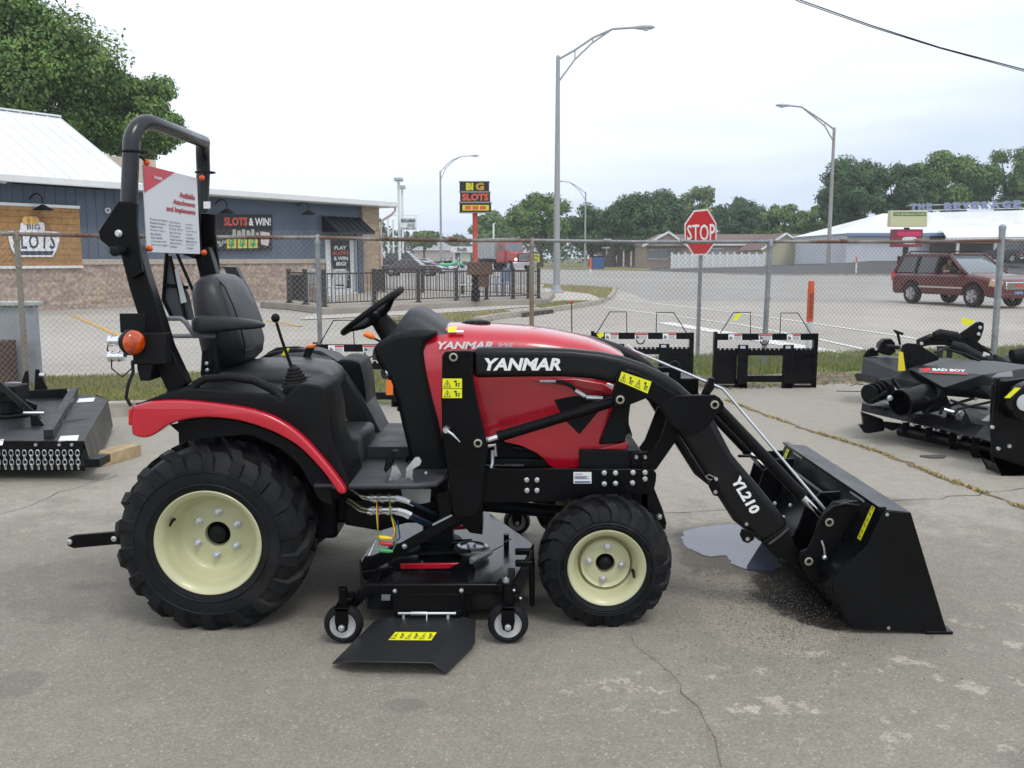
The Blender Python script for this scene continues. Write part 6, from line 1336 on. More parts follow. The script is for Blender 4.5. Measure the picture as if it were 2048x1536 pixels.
b = MB(); b.lathe([(0, .007), (-.008, .006), (-.008, 0)], at(770, 1194, 3.5), n=12); b.pp([(763, 1188), (781, 1188), (780, 1201), (763, 1201)], 3.47, 3.475); b.build('skid_bolt', ZNC, TR)
def caster(cx, cy, r, w_):
    root = bpy.data.objects.new('caster_wheel', None); col.objects.link(root); root.parent = TR
    c = (cx, cy, r)
    b = MB(); b.lathe([(.0, r*.66), (-.006, r*.74), (-.004, r*.86), (.010, r*.96), (w_*.3, r), (w_*.7, r), (w_-.01, r*.96), (w_+.004, r*.86), (w_+.006, r*.74), (w_, r*.66)], c, n=40); b.build('tyre', RUB, root)
    b = MB(); b.lathe([(0, r*.68), (-.003, r*.64), (.004, r*.6), (.006, r*.3), (-.002, r*.26), (-.006, r*.2), (-.006, 0)], c, n=32); b.lathe([(w_, r*.68), (w_-.005, r*.6), (w_-.005, 0)], c, n=32); b.build('wheel_hub', mat('pale_grey_plastic', (.5, .5, .5), rough=.45), root)
    f = MB(); f.prism([(cx-.024, r+.03+.045), (cx-.026, r+.02), (cx-.02, r-.012), (cx, r-.022), (cx+.02, r-.012), (cx+.026, r+.02), (cx+.024, r+.075)], cy-.02, cy-.014); f.prism([(cx-.024, r+.075), (cx-.02, r-.012), (cx+.02, r-.012), (cx+.024, r+.075)], cy+w_+.012, cy+w_+.018)
    f.box((cx-.026, cy-.02, r*1.0+.062), (cx+.026, cy+w_+.018, r+.076)); f.cyl((cx, cy+w_/2, r+.07), (cx, cy+w_/2, r+.14), .017, 14); f.build('fork', BLK, root, bevel=.002)
    f = MB(); f.lathe([(0, .012), (-.008, .012), (-.009, .007), (-.016, .007), (-.016, 0)], (cx, cy-.02, r), n=12); f.build('axle_bolt', ZNC, root)
p = gp(684, 1294); caster(p.x, 3.33, .074, .05)
p = gp(1016, 1294); caster(p.x, 3.33, .077, .05)
p = gp(1034, 1075); caster(p.x, 4.72, .070, .05)
b = MB(); p = at(1016, 1200, 3.36); b.cyl((p.x, 3.36, .13), (p.x, 3.36, .235), .021, 16); b.box((p.x-.04, 3.36, .19), (p.x+.02, 3.42, .225)); p = at(700, 1210, 3.36); b.box((p.x-.04, 3.345, .158), (p.x+.01, 3.42, .175)); b.build('caster_mount', BLK, TR, bevel=.003)
b = MB(); p = at(1028, 1168, 3.36); b.lathe([(0, .014), (.012, .014), (.014, .008), (.02, 0)], (at(1028, 1168, 3.36).x-.03, 3.36, .235), (0, 0, 1), 14); b.lathe([(0, .006), (-.008, 0)], at(1028, 1181, 3.34), n=10); b.lathe([(0, .006), (-.008, 0)], at(1041, 1197, 3.34), n=10); b.build('caster_cap', ZNC, TR)
p = gp(1034, 1075); b = MB(); b.box((p.x-.14, 4.66, .2), (p.x+.03, 4.78, .215)); b = b.each('caster_mount', BLK, TR, bevel=.003); b.cyl((p.x, 4.745, .2), (p.x, 4.745, .30), .016, 12); b.build('caster_mount', BLK, TR, bevel=.003)
# discharge deflector
ch = mat('black_rubber_sheet', (.02, .021, .023), rough=.42, bump=.12, bs=250, spec=.35)
top_ = [gp(772, 1241, .135), gp(930, 1237, .135)]
A, B_ = Vector((at(785, 1240, 3.40).x, 3.40, .082)), Vector((at(925, 1240, 3.40).x, 3.40, .082))
C_ = gp(865, 1325, .055); D_ = gp(702, 1322, .055); E_ = gp(893, 1345, .012); F_ = gp(950, 1285, .03); G_ = gp(664, 1326, .02); H_ = Vector((at(780, 1240, 3.40).x-.06, 3.42, .06)); I_ = Vector((B_.x+.05, 3.42, .06))
b = MB(); tk = Vector((0, 0, -.006)); P = [A, B_, C_, D_, E_, F_, G_, H_, I_]
vs = P + [p + tk for p in P]; fs = [(0, 3, 2, 1), (1, 2, 4, 5, 8), (0, 7, 6, 3)]
m9 = 9; fs2 = [tuple(q+m9 for q in f[::-1]) for f in fs]; rim = [(3, 2), (2, 4), (4, 5), (5, 8), (8, 1), (1, 0), (0, 7), (7, 6), (6, 3)]
b.add(vs, fs + fs2 + [(a, c_, c_+m9, a+m9) for a, c_ in rim]); b.build('discharge_deflector', ch, TR, bevel=.002, smooth=25)
cc = [A.lerp(D_, .40)*1, B_.lerp(C_, .40), B_.lerp(C_, .55), A.lerp(D_, .55)]
warn_decal(sub([A, B_, C_, D_], .24, .38, .80, .56), 6)
b = MB(); z = .102; x0, x1 = at(797, 1226, 3.39).x, at(912, 1226, 3.39).x; b.cyl((x0, 3.38, z), (x1, 3.38, z), .006, 10); b.cyl((x0+.05, 3.38, z), (x0+.11, 3.38, z), .0085, 10)
b.tube([(x0+.11, 3.375, z), (x0+.11, 3.36, z-.035), (x0+.09, 3.36, z-.035)], .003, 6); b.cyl((x0+.02, 3.385, z), (x0+.02, 3.38, z-.04), .007, 10); b.cyl((x1-.03, 3.385, z), (x1-.03, 3.38, z-.04), .007, 10); b.build('hinge_rod', ZNC, TR)
b = MB(); b.box((x0-.01, 3.385, .06), (x0+.005, 3.43, z+.012)); b.box((x1-.01, 3.385, .06), (x1+.02, 3.43, z+.012)); b.box((x0-.02, 3.40, .07), (x1+.03, 3.44, .172)); b.build('hinge_bracket', BLK, TR, bevel=.002)
# deck furniture
b = MB(); p = gp(880, 1095, dz); b.cyl((p.x, p.y, dz), (p.x, p.y, dz+.04), .10, 20); b.box((p.x-.07, p.y-.06, dz+.03), (p.x+.06, p.y+.06, dz+.16)); b.cyl((p.x-.02, p.y, dz+.15), (p.x-.02, p.y, dz+.2), .03, 14); b.build('mower_gearbox', PLA, TR, bevel=.006)
b = MB(); p = gp(943, 1096, dz+.03); b.lathe([(.0, .03), (.0, .072), (.004, .078), (.012, .07), (.014, .06), (.006, .05), (.008, .02), (.02, .018), (.02, .0)], (p.x, p.y, dz+.03), (0, 0, 1), 32); b.lathe([(-.01, .076), (0, .078)], (p.x, p.y, dz+.03), (0, 0, 1), 32); b.build('belt_pulley', ZNC, TR)
p2 = gp(800, 1120, dz+.03); b = MB(); b.lathe([(.0, .03), (.0, .075), (.016, .07), (.016, 0)], (p2.x, p2.y+.15, dz+.02), (0, 0, 1), 32); b.tube([(p.x, p.y+.078, dz+.04), (p2.x, p2.y+.225, dz+.03)], .007, 6); b.tube([(p.x, p.y-.078, dz+.04), (p2.x, p2.y+.075, dz+.03)], .007, 6); b.build('drive_belt', RUB, TR)
b = MB(); b.bar(gp(801, 1132, dz+.02), gp(926, 1131, dz+.02), .012, .022); b.build('red_guard', RED, TR, bevel=.002)
b = MB(); b.bar(gp(905, 1055, dz+.05), gp(950, 1052, dz+.05), .02, .02); b.build('red_guard', RED, TR, bevel=.002)
b = MB(); a_, c_ = gp(942, 1122, dz+.05), gp(980, 1104, dz+.05); b.cyl(a_, c_, .013, 12)
for i in range(9): q = a_.lerp(c_, (i+.5)/9); b.cyl(q - (c_-a_)*.02, q + (c_-a_)*.02, .0145, 12)
b.cyl(c_, gp(1005, 1090, dz+.05), .004, 8); b.cyl(gp(1008, 1084, dz+.05), gp(1022, 1078, dz+.05), .0035, 6); b.build('tension_spring', ZNC, TR)
b = MB(); p = gp(1010, 1096, dz); b.box((p.x-.006, p.y, dz), (p.x+.018, p.y+.03, dz+.06)); b.build('spring_anchor', BLK, TR, bevel=.002)
b = MB(); q0, q1 = gp(1030, 1098, dz+.07), gp(1068, 1098, dz+.07); b.box((q0.x, q0.y-.01, dz+.045), (q1.x, q0.y+.02, dz+.07)); b.box((q0.x, q0.y-.16, dz+.045), (q1.x, q0.y-.13, dz+.07)); b.box((q1.x-.02, q0.y-.16, dz-.12), (q1.x, q0.y+.02, dz+.07)); b.build('hanger_bracket', BLK, TR, bevel=.006)
b = MB(); b.pp([(722, 1128), (728, 1115), (745, 1113), (800, 1088), (900, 1032), (920, 1025), (925, 1040), (905, 1052), (810, 1106), (760, 1134), (735, 1150), (724, 1146)], 3.62, 3.64, 3.62); b.build('mower_lift_arm', BLK, TR, bevel=.003)
b = MB(); b.pp([(880, 1000), (965, 1000), (965, 1070), (940, 1066), (925, 1050), (890, 1060)], 3.75, 3.9); b.pp([(690, 1000), (900, 1000), (900, 1020), (760, 1062), (690, 1050)], 3.85, 3.9); b.pp([(870, 985), (905, 985), (905, 1035), (880, 1040)], 3.63, 3.7); b.build('underframe', BLK, TR, bevel=.004)
b = MB(); q = at(809, 1092, 3.615); b.lathe([(0, .012), (-.008, .01), (-.01, 0)], q, n=12); b = b.each('lift_pin', ZNC, TR); b.cyl(at(737, 1112, 3.66), at(752, 1080, 3.7), .004, 6); b = b.each('lift_linkage', ZNC, TR); b.cyl(at(865, 1050, 3.62), at(904, 1030, 3.62), .005, 8); b.build('lift_linkage', ZNC, TR)
b = MB(); b.bar(dp_(758, 1160), dp_(778, 1140), .02, .03); b = b.each('deck_bracket', BLK, TR); b.bar(dp_(905, 1150), dp_(945, 1128, dz+.03), .015, .06); b = b.each('deck_bracket', BLK, TR); b.bar(dp_(725, 1150, dz+.02), dp_(785, 1140, dz+.02), .015, .03)
b.build('deck_bracket', BLK, TR, bevel=.002)
# couplers, hoses and tagged dust caps
b = MB(); b.pp([(802, 978), (862, 978), (860, 1004), (840, 1008), (806, 1000)], 3.60, 3.605); b.build('coupler_plate', mat('grey_foil', (.25, .25, .25), rough=.4), TR)
for k, (y, x0, x1) in enumerate(((994, 735, 792), (1000, 742, 800), (1019, 738, 795), (1025, 735, 790))):
    Y = 3.56 + (k % 2)*.04
    b = MB(); a_, c_ = at(x0, y, Y), at(x1, y, Y); b.cyl(a_, c_, .0085, 12)
    for t in (.15, .4, .75): b.cyl(a_.lerp(c_, t-.06), a_.lerp(c_, t+.06), .0125, 8)
    b.build('hose_coupler', ZNC, TR)
    b = MB(); b.tube([at(x0, y, Y), at(x0-15, y-3, Y), at(x0-30, y-14, Y+.03), at(x0-42, y-22, Y+.05)], .0045, 8); b.build('steel_line', mat('brass_line', (.45, .42, .3), rough=.3, metal=.8), TR)
    b = MB(); b.tube([at(x1, y, Y), at(x1+16, y+4, Y), at(x1+28, y+10, Y)], .0085, 10); b.build('hose_sleeve', WHT, TR)
    b = MB(); b.tube([at(x1+24, y+8, Y), at(x1+45, y+18, Y+.02), at(x1+62, y+26, Y+.06), at(x1+80, y+34, Y+.12)], .007, 8); b.build('hydraulic_hose', mat('blue_black_hose', (.01, .02, .04), rough=.4), TR)
for x, y, c_, n_ in ((770, 1075, (.8, .6, .02), 'yellow_cap'), (773, 1087, (.5, .02, .02), 'red_cap'), (772, 1101, (.05, .35, .1), 'green_cap')):
    m_ = mat(n_, c_, rough=.4)
    b = MB(); b.tube([at(x-15, y-3, 3.55), at(x-8, y, 3.55), at(x+4, y+1, 3.55), at(x+14, y+2, 3.55)], [.005, .009, .009, .005], 10); b.build('dust_cap', m_, TR)
    b = MB(); b.tube([at(754, 996, 3.54), at(753+(x-770), 1030, 3.54), at(756, 1060, 3.54), at(x-14, y-2, 3.55)], .0022, 6); b.build('cap_cord', m_, TR)
    b = MB(); b.tube([at(778, 996, 3.54), at(782, 1030, 3.54), at(792+(y-1087)*.3, 1058, 3.54), at(790, y-10, 3.54), at(x+12, y+2, 3.55)], .0022, 6); b.build('cap_cord', m_, TR)
b = MB(); b.tube([at(795, 1040, 3.6), at(800, 1075, 3.6), at(775, 1100, 3.62)], .003, 6); b.build('cap_cord', mat('blue_cord', (.02, .03, .3), rough=.5), TR)
# ================================================================== SIGN ON THE ROLL BAR
A, B_, C_, D_ = at(288, 329, 3.72), at(403, 356, 4.35), at(403, 508, 4.35), at(290, 504, 3.72)
xx = -1.452; tz = (A.z+B_.z)/2; bz = (C_.z+D_.z)/2
SG = [Vector((xx, 3.72, A.z)), Vector((xx, 4.35, B_.z)), Vector((xx, 4.35, C_.z)), Vector((xx, 3.72, D_.z))]
0 and print('sign', A, B_, C_, D_)
sgn = thing('information_sign', 'white and red sheet sign listing attachments, tied to the roll bar with orange ball bungees', 'sign', (xx, 4.03, D_.z))
b = MB(); nn = Vector((1, 0, 0)); b.add(SG + [p - nn*.004 for p in SG], [(3, 2, 1, 0), (4, 5, 6, 7), (0, 1, 5, 4), (1, 2, 6, 5), (2, 3, 7, 6), (3, 0, 4, 7)]); b.build('panel', mat('sign_white', (.72, .73, .75), rough=.35), sgn)
c4 = SG
b = MB(); f = lambda u, v: bil(c4, u, v) + nn*.002
b.add([f(0, 0), f(.55, 0), f(0, .32)], [(2, 1, 0)]); b.build('red_corner', mat('sign_red', (.6, .02, .045), rough=.35), sgn, fixn=False)
SR = mat('sign_red_ink', (.45, .015, .05), rough=.4)
text('YANMAR', push(sub(c4, .15, .10, .30, .135), .003), WHT, 'logo_lettering', sgn, bold=.04)
for s, u0, v0, v1 in (('Available', .62, .225, .30), ('Attachments', .49, .33, .395), ('and Implements', .36, .425, .51)):
    text(s, sub(c4, u0, v0, .93, v1), SR, 'title_lettering', sgn, bold=.035)
LT = [('Front-end loaders', 'Backhoe loaders', 'Pallet forks', 'Rotary cutters', 'Box blades', 'Rear blades', 'Landscape rakes', 'Post hole diggers'), ('Snow blowers', 'Front blades', 'Rotary tillers', 'Disc harrows', 'Cultivators', 'Finish mowers', 'Flail mowers', 'Seeders'), ('Spreaders', 'Sprayers', 'Wood chippers', 'Grapples', 'Tooth bars', 'Ballast boxes', 'Hay spears', 'Trailers')]
b = MB()
for ci, u0 in enumerate((.07, .40, .71)):
    for i, s in enumerate(LT[ci]):
        v0 = .60 + i*.043 + ci*.008; text(s, sub(c4, u0, v0, u0+.022*len(s)*.8, v0+.024), None, mb=b, bold=.01)
b.build('list_lettering', mat('sign_grey_ink', (.10, .11, .16), rough=.5), sgn, fixn=False)
for i, (x, y, Y) in enumerate(((293, 325, 3.70), (404, 356, 4.37), (299, 497, 3.70), (408, 505, 4.37))):
    bt = thing('bungee_ball', ['orange ball bungee at the top near corner of the white sheet sign', 'orange ball bungee at the top far corner of the white sheet sign', 'orange ball bungee at the lower near corner of the white sheet sign', 'orange ball bungee at the lower far corner of the white sheet sign'][i], 'bungee', at(x, y, Y), 'ball bungees holding the sign')
    p = at(x, y, Y); b = MB(); b.sphere(p, .013, 16, (1, 1, 1)); b.build('ball', mat('bungee_orange', (.75, .09, .01), rough=.45), bt)
    dy = -.06 if Y < 4 else .08; dz_ = .035 if y < 400 else -.03
    b = MB(); b.tube([p, p + Vector((-.012, dy*.5, dz_*.6)), p + Vector((-.02, dy, dz_))], .0045, 6)
    q = p + Vector((-.02, dy, dz_)); yb = 3.64 if Y < 4 else 4.48
    g_ = [Vector((q.x-.0 + .045*math.cos(t), yb + .046*math.sin(t), q.z)) for t in [k*math.pi/6 for k in range(13)]]
    if y < 400: b.tube(g_, .004, 6)
    b.build('cord', RUB, bt)
# ================================================================== VEHICLES (x forward, y left, z up in their own frame)
GLS = mat('dark_window', (.02, .025, .028), rough=.04, spec=.8); GLB = mat('sky_window', (.10, .14, .16), rough=.03, spec=1.0)
CHR = mat('chrome', (.8, .8, .82), rough=.12, metal=1)
def vwheel(root, x, y, r, w_, side, alloy=True):
    e = bpy.data.objects.new('wheel', None); col.objects.link(e); e.parent = root
    yy = y if side > 0 else y
    ax = (0, side, 0); c = (x, y - side*w_, r)
    b = MB(); b.lathe([(0, r*.62), (0, r*.9), (w_*.15, r), (w_*.85, r), (w_, r*.92), (w_+.005, r*.68), (w_-.02, r*.62)], c, ax, 28); b.build('tyre', RUB, e)
    b = MB(); b.lathe([(w_-.01, r*.66), (w_-.04, r*.58), (w_-.09, r*.5), (w_-.09, 0)], c, ax, 28)
    if alloy:
        for i in range(5):
            g = i*2*math.pi/5; p0 = Vector((x, y-side*.02, r)); q = p0 + Vector((math.cos(g), 0, math.sin(g)))*r*.6; b.bar(p0, q, r*.2, .05, (0, 1, 0))
    b.build('rim', mat('alloy', (.5, .5, .52), rough=.3, metal=.7), e)
def car(name, label, cat, X, Y, ang, paint, L=4.6, W=1.8, H=1.45, wb=2.7, wr=.32, belt=.9, cab=(-1.6, 1.1), roof=(-1.1, .35), hood=.85, deck=.9, group=None, sc_=1.0, bed=None):
    t = thing(name, label, cat, (X, Y, 0), group, rz=ang); t.scale = (sc_,)*3
    f, r_ = L/2, -L/2; w = W/2
    prof = [(r_+.02, .35), (r_-.0, .6), (r_+.04, deck-.05), (r_+.15, deck), (cab[0], belt), (cab[1], belt), (f-.5, hood), (f-.08, hood-.15), (f, .55), (f-.03, .3)]
    def arch(cx): return [(cx + math.cos(g)*(wr+.06), max(.28, wr + math.sin(g)*(wr+.06))) for g in [math.pi*k/8 for k in range(9)]]
    bottom = [(f-.03, .28)] + arch(wb/2) + arch(-wb/2) + [(r_+.02, .28)]
    b = MB(); pr = prof + bottom; b.prism(pr, -w, w); b.build('body', paint, t, bevel=.05, bseg=3)
    b = MB()
    lo = [(cab[0], -w+.04, belt-.02), (cab[1], -w+.04, belt-.02), (cab[1], w-.04, belt-.02), (cab[0], w-.04, belt-.02)]; hi = [(roof[0], -w+.22, H), (roof[1], -w+.22, H), (roof[1], w-.22, H), (roof[0], w-.22, H)]
    b.loft([lo, hi]); b.build('cabin', paint, t, bevel=.05, bseg=3)
    lo = [Vector(q) for q in lo]; hi = [Vector(q) for q in hi]
    def win(i, j, u0, u1, v0=.12, v1=.86, m=GLS, nm='window'):
        c = [hi[i], hi[j], lo[j], lo[i]]; q = sub(c, u0, 1-v1, u1, 1-v0); ctr = Vector((0, 0, (belt+H)/2)); n = (q[3]-q[0]).cross(q[1]-q[0]).normalized()
        if n.dot((q[0]+q[2])/2 - ctr) < 0: n = -n
        q = [p + n*.012 for p in q]; return MB().add(q + [p - n*.03 for p in q], [(0, 1, 2, 3), (7, 6, 5, 4), (0, 4, 5, 1), (1, 5, 6, 2), (2, 6, 7, 3), (3, 7, 4, 0)]).build(nm, m, t)
    for (i, j) in ((0, 1), (3, 2)):
        win(i, j, .05, .47); win(i, j, .53, .93)
    win(1, 2, .08, .92, m=GLB, nm='windscreen'); win(3, 0, .1, .9, nm='rear_window')
    for sx_ in (-1, 1):
        for sy in (-1, 1): vwheel(t, sx_*wb/2, sy*(w+.01), wr, .2, sy)
        b = MB(); b.box((f-.12, sx_*(w-.3)-.18, .58), (f+.01, sx_*(w-.3)+.18, .72)); b.build('headlight', mat('lamp_glass', (.6, .65, .7)), t, bevel=.02)
        b = MB(); b.box((r_-.01, sx_*(w-.22)-.15, .62), (r_+.1, sx_*(w-.22)+.15, .78)); b.build('tail_light', mat('red_lens', (.55, .01, .01)), t, bevel=.02)
    b = MB(); b.box((f-.05, -.45, .5), (f+.015, .45, .66)); b.build('grille', PLA, t); 
    for e in (f, r_): b = MB(); b.box((e-.08, -w+.05, .36), (e+.08, w-.05, .5)); b.build('bumper', CHR, t, bevel=.03)
    return t
# ---- red SUV with the driver's window down
RSUV = mat('suv_red', (.085, .003, .006), rough=.2, coat=.5, var=.06)
hd = Vector((.303, -.953)); ang = math.atan2(hd.y, hd.x)
t = thing('parked_suv' if 0 else 'sport_utility_vehicle', 'dark red sport utility vehicle with roof rails driving beyond the right fence end', 'suv', (13.95, 28.85, 0), rz=ang); t.scale = (.885,)*3
L, w, wr, wb = 4.87, .93, .37, 2.87; f, r_ = 2.42, -2.45
def arch(cx, R_=.46): return [(cx + math.cos(g)*R_, max(.33, .37 + math.sin(g)*R_)) for g in [math.pi*k/10 for k in range(11)]]
b = MB(); pr = [(r_, .45), (r_-.03, .75), (r_+.03, 1.0), (r_+.06, 1.12), (1.02, 1.10), (1.25, 1.10), (1.7, 1.05), (2.15, .98), (2.36, .88), (2.43, .7), (2.44, .45), (2.38, .33)] + arch(wb/2) + arch(-wb/2) + [(r_+.03, .33)]
b.prism(pr, -w, w); b.build('body', RSUV, t, bevel=.12, bseg=4)
b = MB(); b.loft([[(1.0, -w+.12, 1.09), (2.0, -w+.16, 1.0), (2.0, w-.16, 1.0), (1.0, w-.12, 1.09)], [(1.05, -w+.3, 1.15), (1.9, -w+.34, 1.06), (1.9, w-.34, 1.06), (1.05, w-.3, 1.15)]]); b.build('hood', RSUV, t, bevel=.03)
lo = [Vector(q) for q in ((-2.36, -w+.03, 1.10), (1.12, -w+.03, 1.10), (1.12, w-.03, 1.10), (-2.36, w-.03, 1.10))]; hi = [Vector(q) for q in ((-2.12, -w+.2, 1.74), (.22, -w+.2, 1.74), (.22, w-.2, 1.74), (-2.12, w-.2, 1.74))]
b = MB(); b.loft([[p + Vector((0, 0, -.02)) for p in hi], [p + Vector((0, 0, .05)) if 0 else Vector((p.x*.97, p.y*.93, 1.80)) for p in hi]]); b.build('roof', RSUV, t, bevel=.03)
def sidept(s, x, v):                                # point on side glass plane: x along car at height fraction v
    i, j = (0, 1) if s < 0 else (3, 2); y = lo[i].y*(1-v) + hi[i].y*v; z = lo[i].z*(1-v) + hi[i].z*v; return Vector((x, y, z))
for s in (-1, 1):
    b = MB()
    for xa, xb2 in ((-2.34, -2.10), (-1.28, -1.24), (-.28, -.24), (1.08, .20)): b.bar(sidept(s, xa, 0), sidept(s, xb2, 1), .10, .06, (0, 1, 0))
    b.bar(sidept(s, -2.1, .97), sidept(s, .2, .97), .06, .08); b.build('pillars', RSUV, t)
    b = MB(); [b.bar(sidept(s, xa, 0) - Vector((0, -s*.012, 0)), sidept(s, xb2, .93) - Vector((0, -s*.012, 0)), .11, .06, (0, 1, 0)) for xa, xb2 in ((-1.28, -1.24), (-.28, -.24))]; b.build('door_pillars', PLA, t)
    for k, (a0, a1, c1, c0) in enumerate(((-2.24, -1.32, -1.30, -2.05), (-1.22, -.32, -.30, -1.20), (-.22, .95, .18, -.20))):
        if s < 0 and k == 2: continue
        q = [sidept(s, a0, .04), sidept(s, a1, .04), sidept(s, c1, .94), sidept(s, c0, .94)]; nn_ = Vector((0, -s*.02, 0)); MB().add(q + [p + nn_ for p in q], [(0, 1, 2, 3), (7, 6, 5, 4), (0, 4, 5, 1), (1, 5, 6, 2), (2, 6, 7, 3), (3, 7, 4, 0)]).build('side_window', GLS, t)
    b = MB(); b.box((-1.05, s*(w+.0)-.012, .60), (1.0, s*(w+.0)+.012, .66)); b.build('silver_moulding', CHR, t)
    b = MB(); b.tube([(-1.9, s*.68, 1.80), (-1.8, s*.68, 1.87), (.0, s*.68, 1.87), (.12, s*.68, 1.80)], .025, 8); b.build('roof_rail', PLA, t)
    b = MB(); b.box((.62, s*(w+.14)-.11, 1.12), (.82, s*(w+.14)+.11, 1.30)); b.build('door_mirror', PLA, t, bevel=.05)
    b = MB(); b.prism([(2.12, .72), (2.41, .70), (2.38, .90), (2.18, .95)], min(s*.60, s*.935), max(s*.60, s*.935)); b.build('headlight', mat('amber_clear', (.62, .45, .28), rough=.08, coat=.5), t, bevel=.02)
    b = MB(); b.box((-2.5, s*.82-.1, .8), (-2.3, s*.82+.1, 1.15)); b.build('tail_light', mat('red_lens', (.55, .01, .01)), t, bevel=.02)
    for a0 in (-.95, .02):
        b = MB(); b.box((a0, s*w-.02, .9), (a0+.16, s*w+.03, .94)); b.build('door_handle', RSUV, t)
    for x in (-1.26, -.26, .85):
        b = MB(); b.box((x-.006, s*w-.001 if s > 0 else s*w-.003, .45), (x+.006, s*w+.003 if s > 0 else s*w+.001, 1.08)); b.build('door_gap', INK, t)
    for sx_ in (-1, 1): vwheel(t, sx_*wb/2, s*(w+.01), .37, .24, s)
q = [lo[1]+Vector((.02, .1, .0)), lo[2]+Vector((.02, -.1, 0)), hi[2]+Vector((.02, -.04, -.02)), hi[1]+Vector((.02, .04, -.02))]
MB().add(q + [p - Vector((.03, 0, 0)) for p in q], [(0, 1, 2, 3), (7, 6, 5, 4), (0, 4, 5, 1), (1, 5, 6, 2), (2, 6, 7, 3), (3, 7, 4, 0)]).build('windscreen', mat('windscreen_glass', (.12, .17, .19), rough=.04, spec=1.0), t)
b = MB(); b.box((-2.3, -.8, .9), (1.0, .8, 1.0)); b.box((-.55, -.72, .9), (-.40, -.22, 1.55)); b.box((-.55, .22, .9), (-.40, .72, 1.55)); b.box((-2.36, -.8, 1.1), (-2.3, .8, 1.7)); b.build('interior', PLA, t)
b = MB(); b.box((2.36, -.52, .62), (2.45, .52, .86)); g_ = b.build('grille', CHR, t, bevel=.02)
b = MB(); [b.box((2.44, -.47, .65+i*.035), (2.458, .47, .665+i*.035)) for i in range(5)]; b.build('grille_slots', PLA, g_)
b = MB(); b.box((2.455, -.16, .71), (2.465, .16, .78)); b.build('red_badge', REDD, g_)
b = MB(); b.box((2.43, -.16, .42), (2.46, .16, .55)); b.build('licence_plate', mat('plate_blue', (.12, .28, .5), rough=.4), t); b = MB(); b.box((2.3, -.9, .33), (2.47, .9, .50)); b.build('bumper', RSUV, t, bevel=.05)
# the driver, seen through the open window
M_ = Matrix.Translation((13.95, 28.85, 0)) @ Matrix.Rotation(ang, 4, 'Z') @ Matrix.Scale(.885, 4)
pr_ = thing('person', 'driver in a dull green shirt inside the red vehicle, arm on the open window', 'person', (13.95, 28.85, 0), rz=ang); pr_.scale = (.885,)*3
bm = bmesh.new(); J = [((-.22, -.42, 1.0), .15), ((-.22, -.42, 1.18), .17), ((-.20, -.42, 1.33), .13), ((-.18, -.42, 1.41), .055), ((-.16, -.42, 1.50), .085), ((-.14, -.42, 1.58), .09), ((-.14, -.42, 1.65), .06),
    ((-.18, -.60, 1.30), .06), ((.02, -.80, 1.16), .045), ((.22, -.74, 1.20), .035), ((.32, -.66, 1.24), .035), ((-.18, -.24, 1.30), .06), ((.05, -.22, 1.14), .045), ((.32, -.35, 1.18), .035)]
vs = [bm.verts.new(p) for p, _ in J]
for a, c in ((0, 1), (1, 2), (2, 3), (3, 4), (4, 5), (5, 6), (2, 7), (7, 8), (8, 9), (9, 10), (2, 11), (11, 12), (12, 13)): bm.edges.new((vs[a], vs[c]))
me = bpy.data.meshes.new('body'); bm.to_mesh(me); bm.free(); po_ = bpy.data.objects.new('body', me); col.objects.link(po_); po_.parent = pr_
sk = po_.modifiers.new('skin', 'SKIN'); 
for i, (_, r0) in enumerate(J): me.skin_vertices[0].data[i].radius = (r0, r0)
me.skin_vertices[0].data[0].use_root = True; ss = po_.modifiers.new('sub', 'SUBSURF'); ss.levels = 1; ss.render_levels = 2
SKIN = mat('skin', (.42, .24, .17), rough=.55); me.materials.append(SKIN)
b = MB(); b.loft([[Vector((-.22+rx*math.cos(g), -.42+ry*math.sin(g), z)) for g in [k*math.pi/8 for k in range(16)]] for rx, ry, z in ((.17, .2, .98), (.18, .23, 1.15), (.16, .25, 1.3), (.1, .16, 1.39), (.06, .07, 1.41))]); b.tube([(-.18, -.58, 1.31), (-.08, -.70, 1.23), (.02, -.80, 1.16)], [.08, .07, .06], 10); b.build('shirt', mat('shirt_olive', (.12, .12, .07), rough=.85), pr_, smooth=60)
b = MB(); b.sphere((-.16, -.42, 1.60), .10, 14, (1, .85, .95)); b.build('hair', mat('hair_brown', (.05, .03, .02), rough=.7), pr_)
b = MB(); b.sphere((-.05, -.42, 1.555), .018, 8); b.sphere((-.14, -.51, 1.56), .02, 8, (1, .5, 1.4)); b.build('nose_and_ear', SKIN, pr_)
# ---- parked and passing cars
def veh(x, y): return gp(x, y)
P = gp(822, 552.5); car('sedan', 'old dark brown sedan parked behind the patio railing', 'car', P.x, P.y+1, R(-8), mat('car_brown', (.075, .05, .055), rough=.25, coat=.6), L=5.3, W=1.95, H=1.35, wb=3.0, belt=.86, cab=(-1.5, 1.0), roof=(-.75, .35), hood=.84, deck=.88)
P = gp(805, 545); car('parked_suv', 'black suv parked behind the brown sedan', 'suv', P.x, P.y+4, R(-12), mat('car_black', (.012, .012, .014), rough=.2, coat=.6), L=4.9, W=1.9, H=1.95, wb=2.9, wr=.38, belt=1.2, cab=(-2.2, 1.2), roof=(-2.0, .4), hood=1.15, deck=1.2)
P = gp(772, 545); car('pickup_truck', 'red tailed dark pickup half hidden by the brick corner', 'pickup', P.x-1.8, P.y+6, R(-5), mat('car_darkred', (.10, .015, .015), rough=.25, coat=.6), L=5.4, W=1.95, H=1.9, wb=3.3, wr=.38, belt=1.15, cab=(-.6, 1.3), roof=(-.4, .7), hood=1.1, deck=1.15)
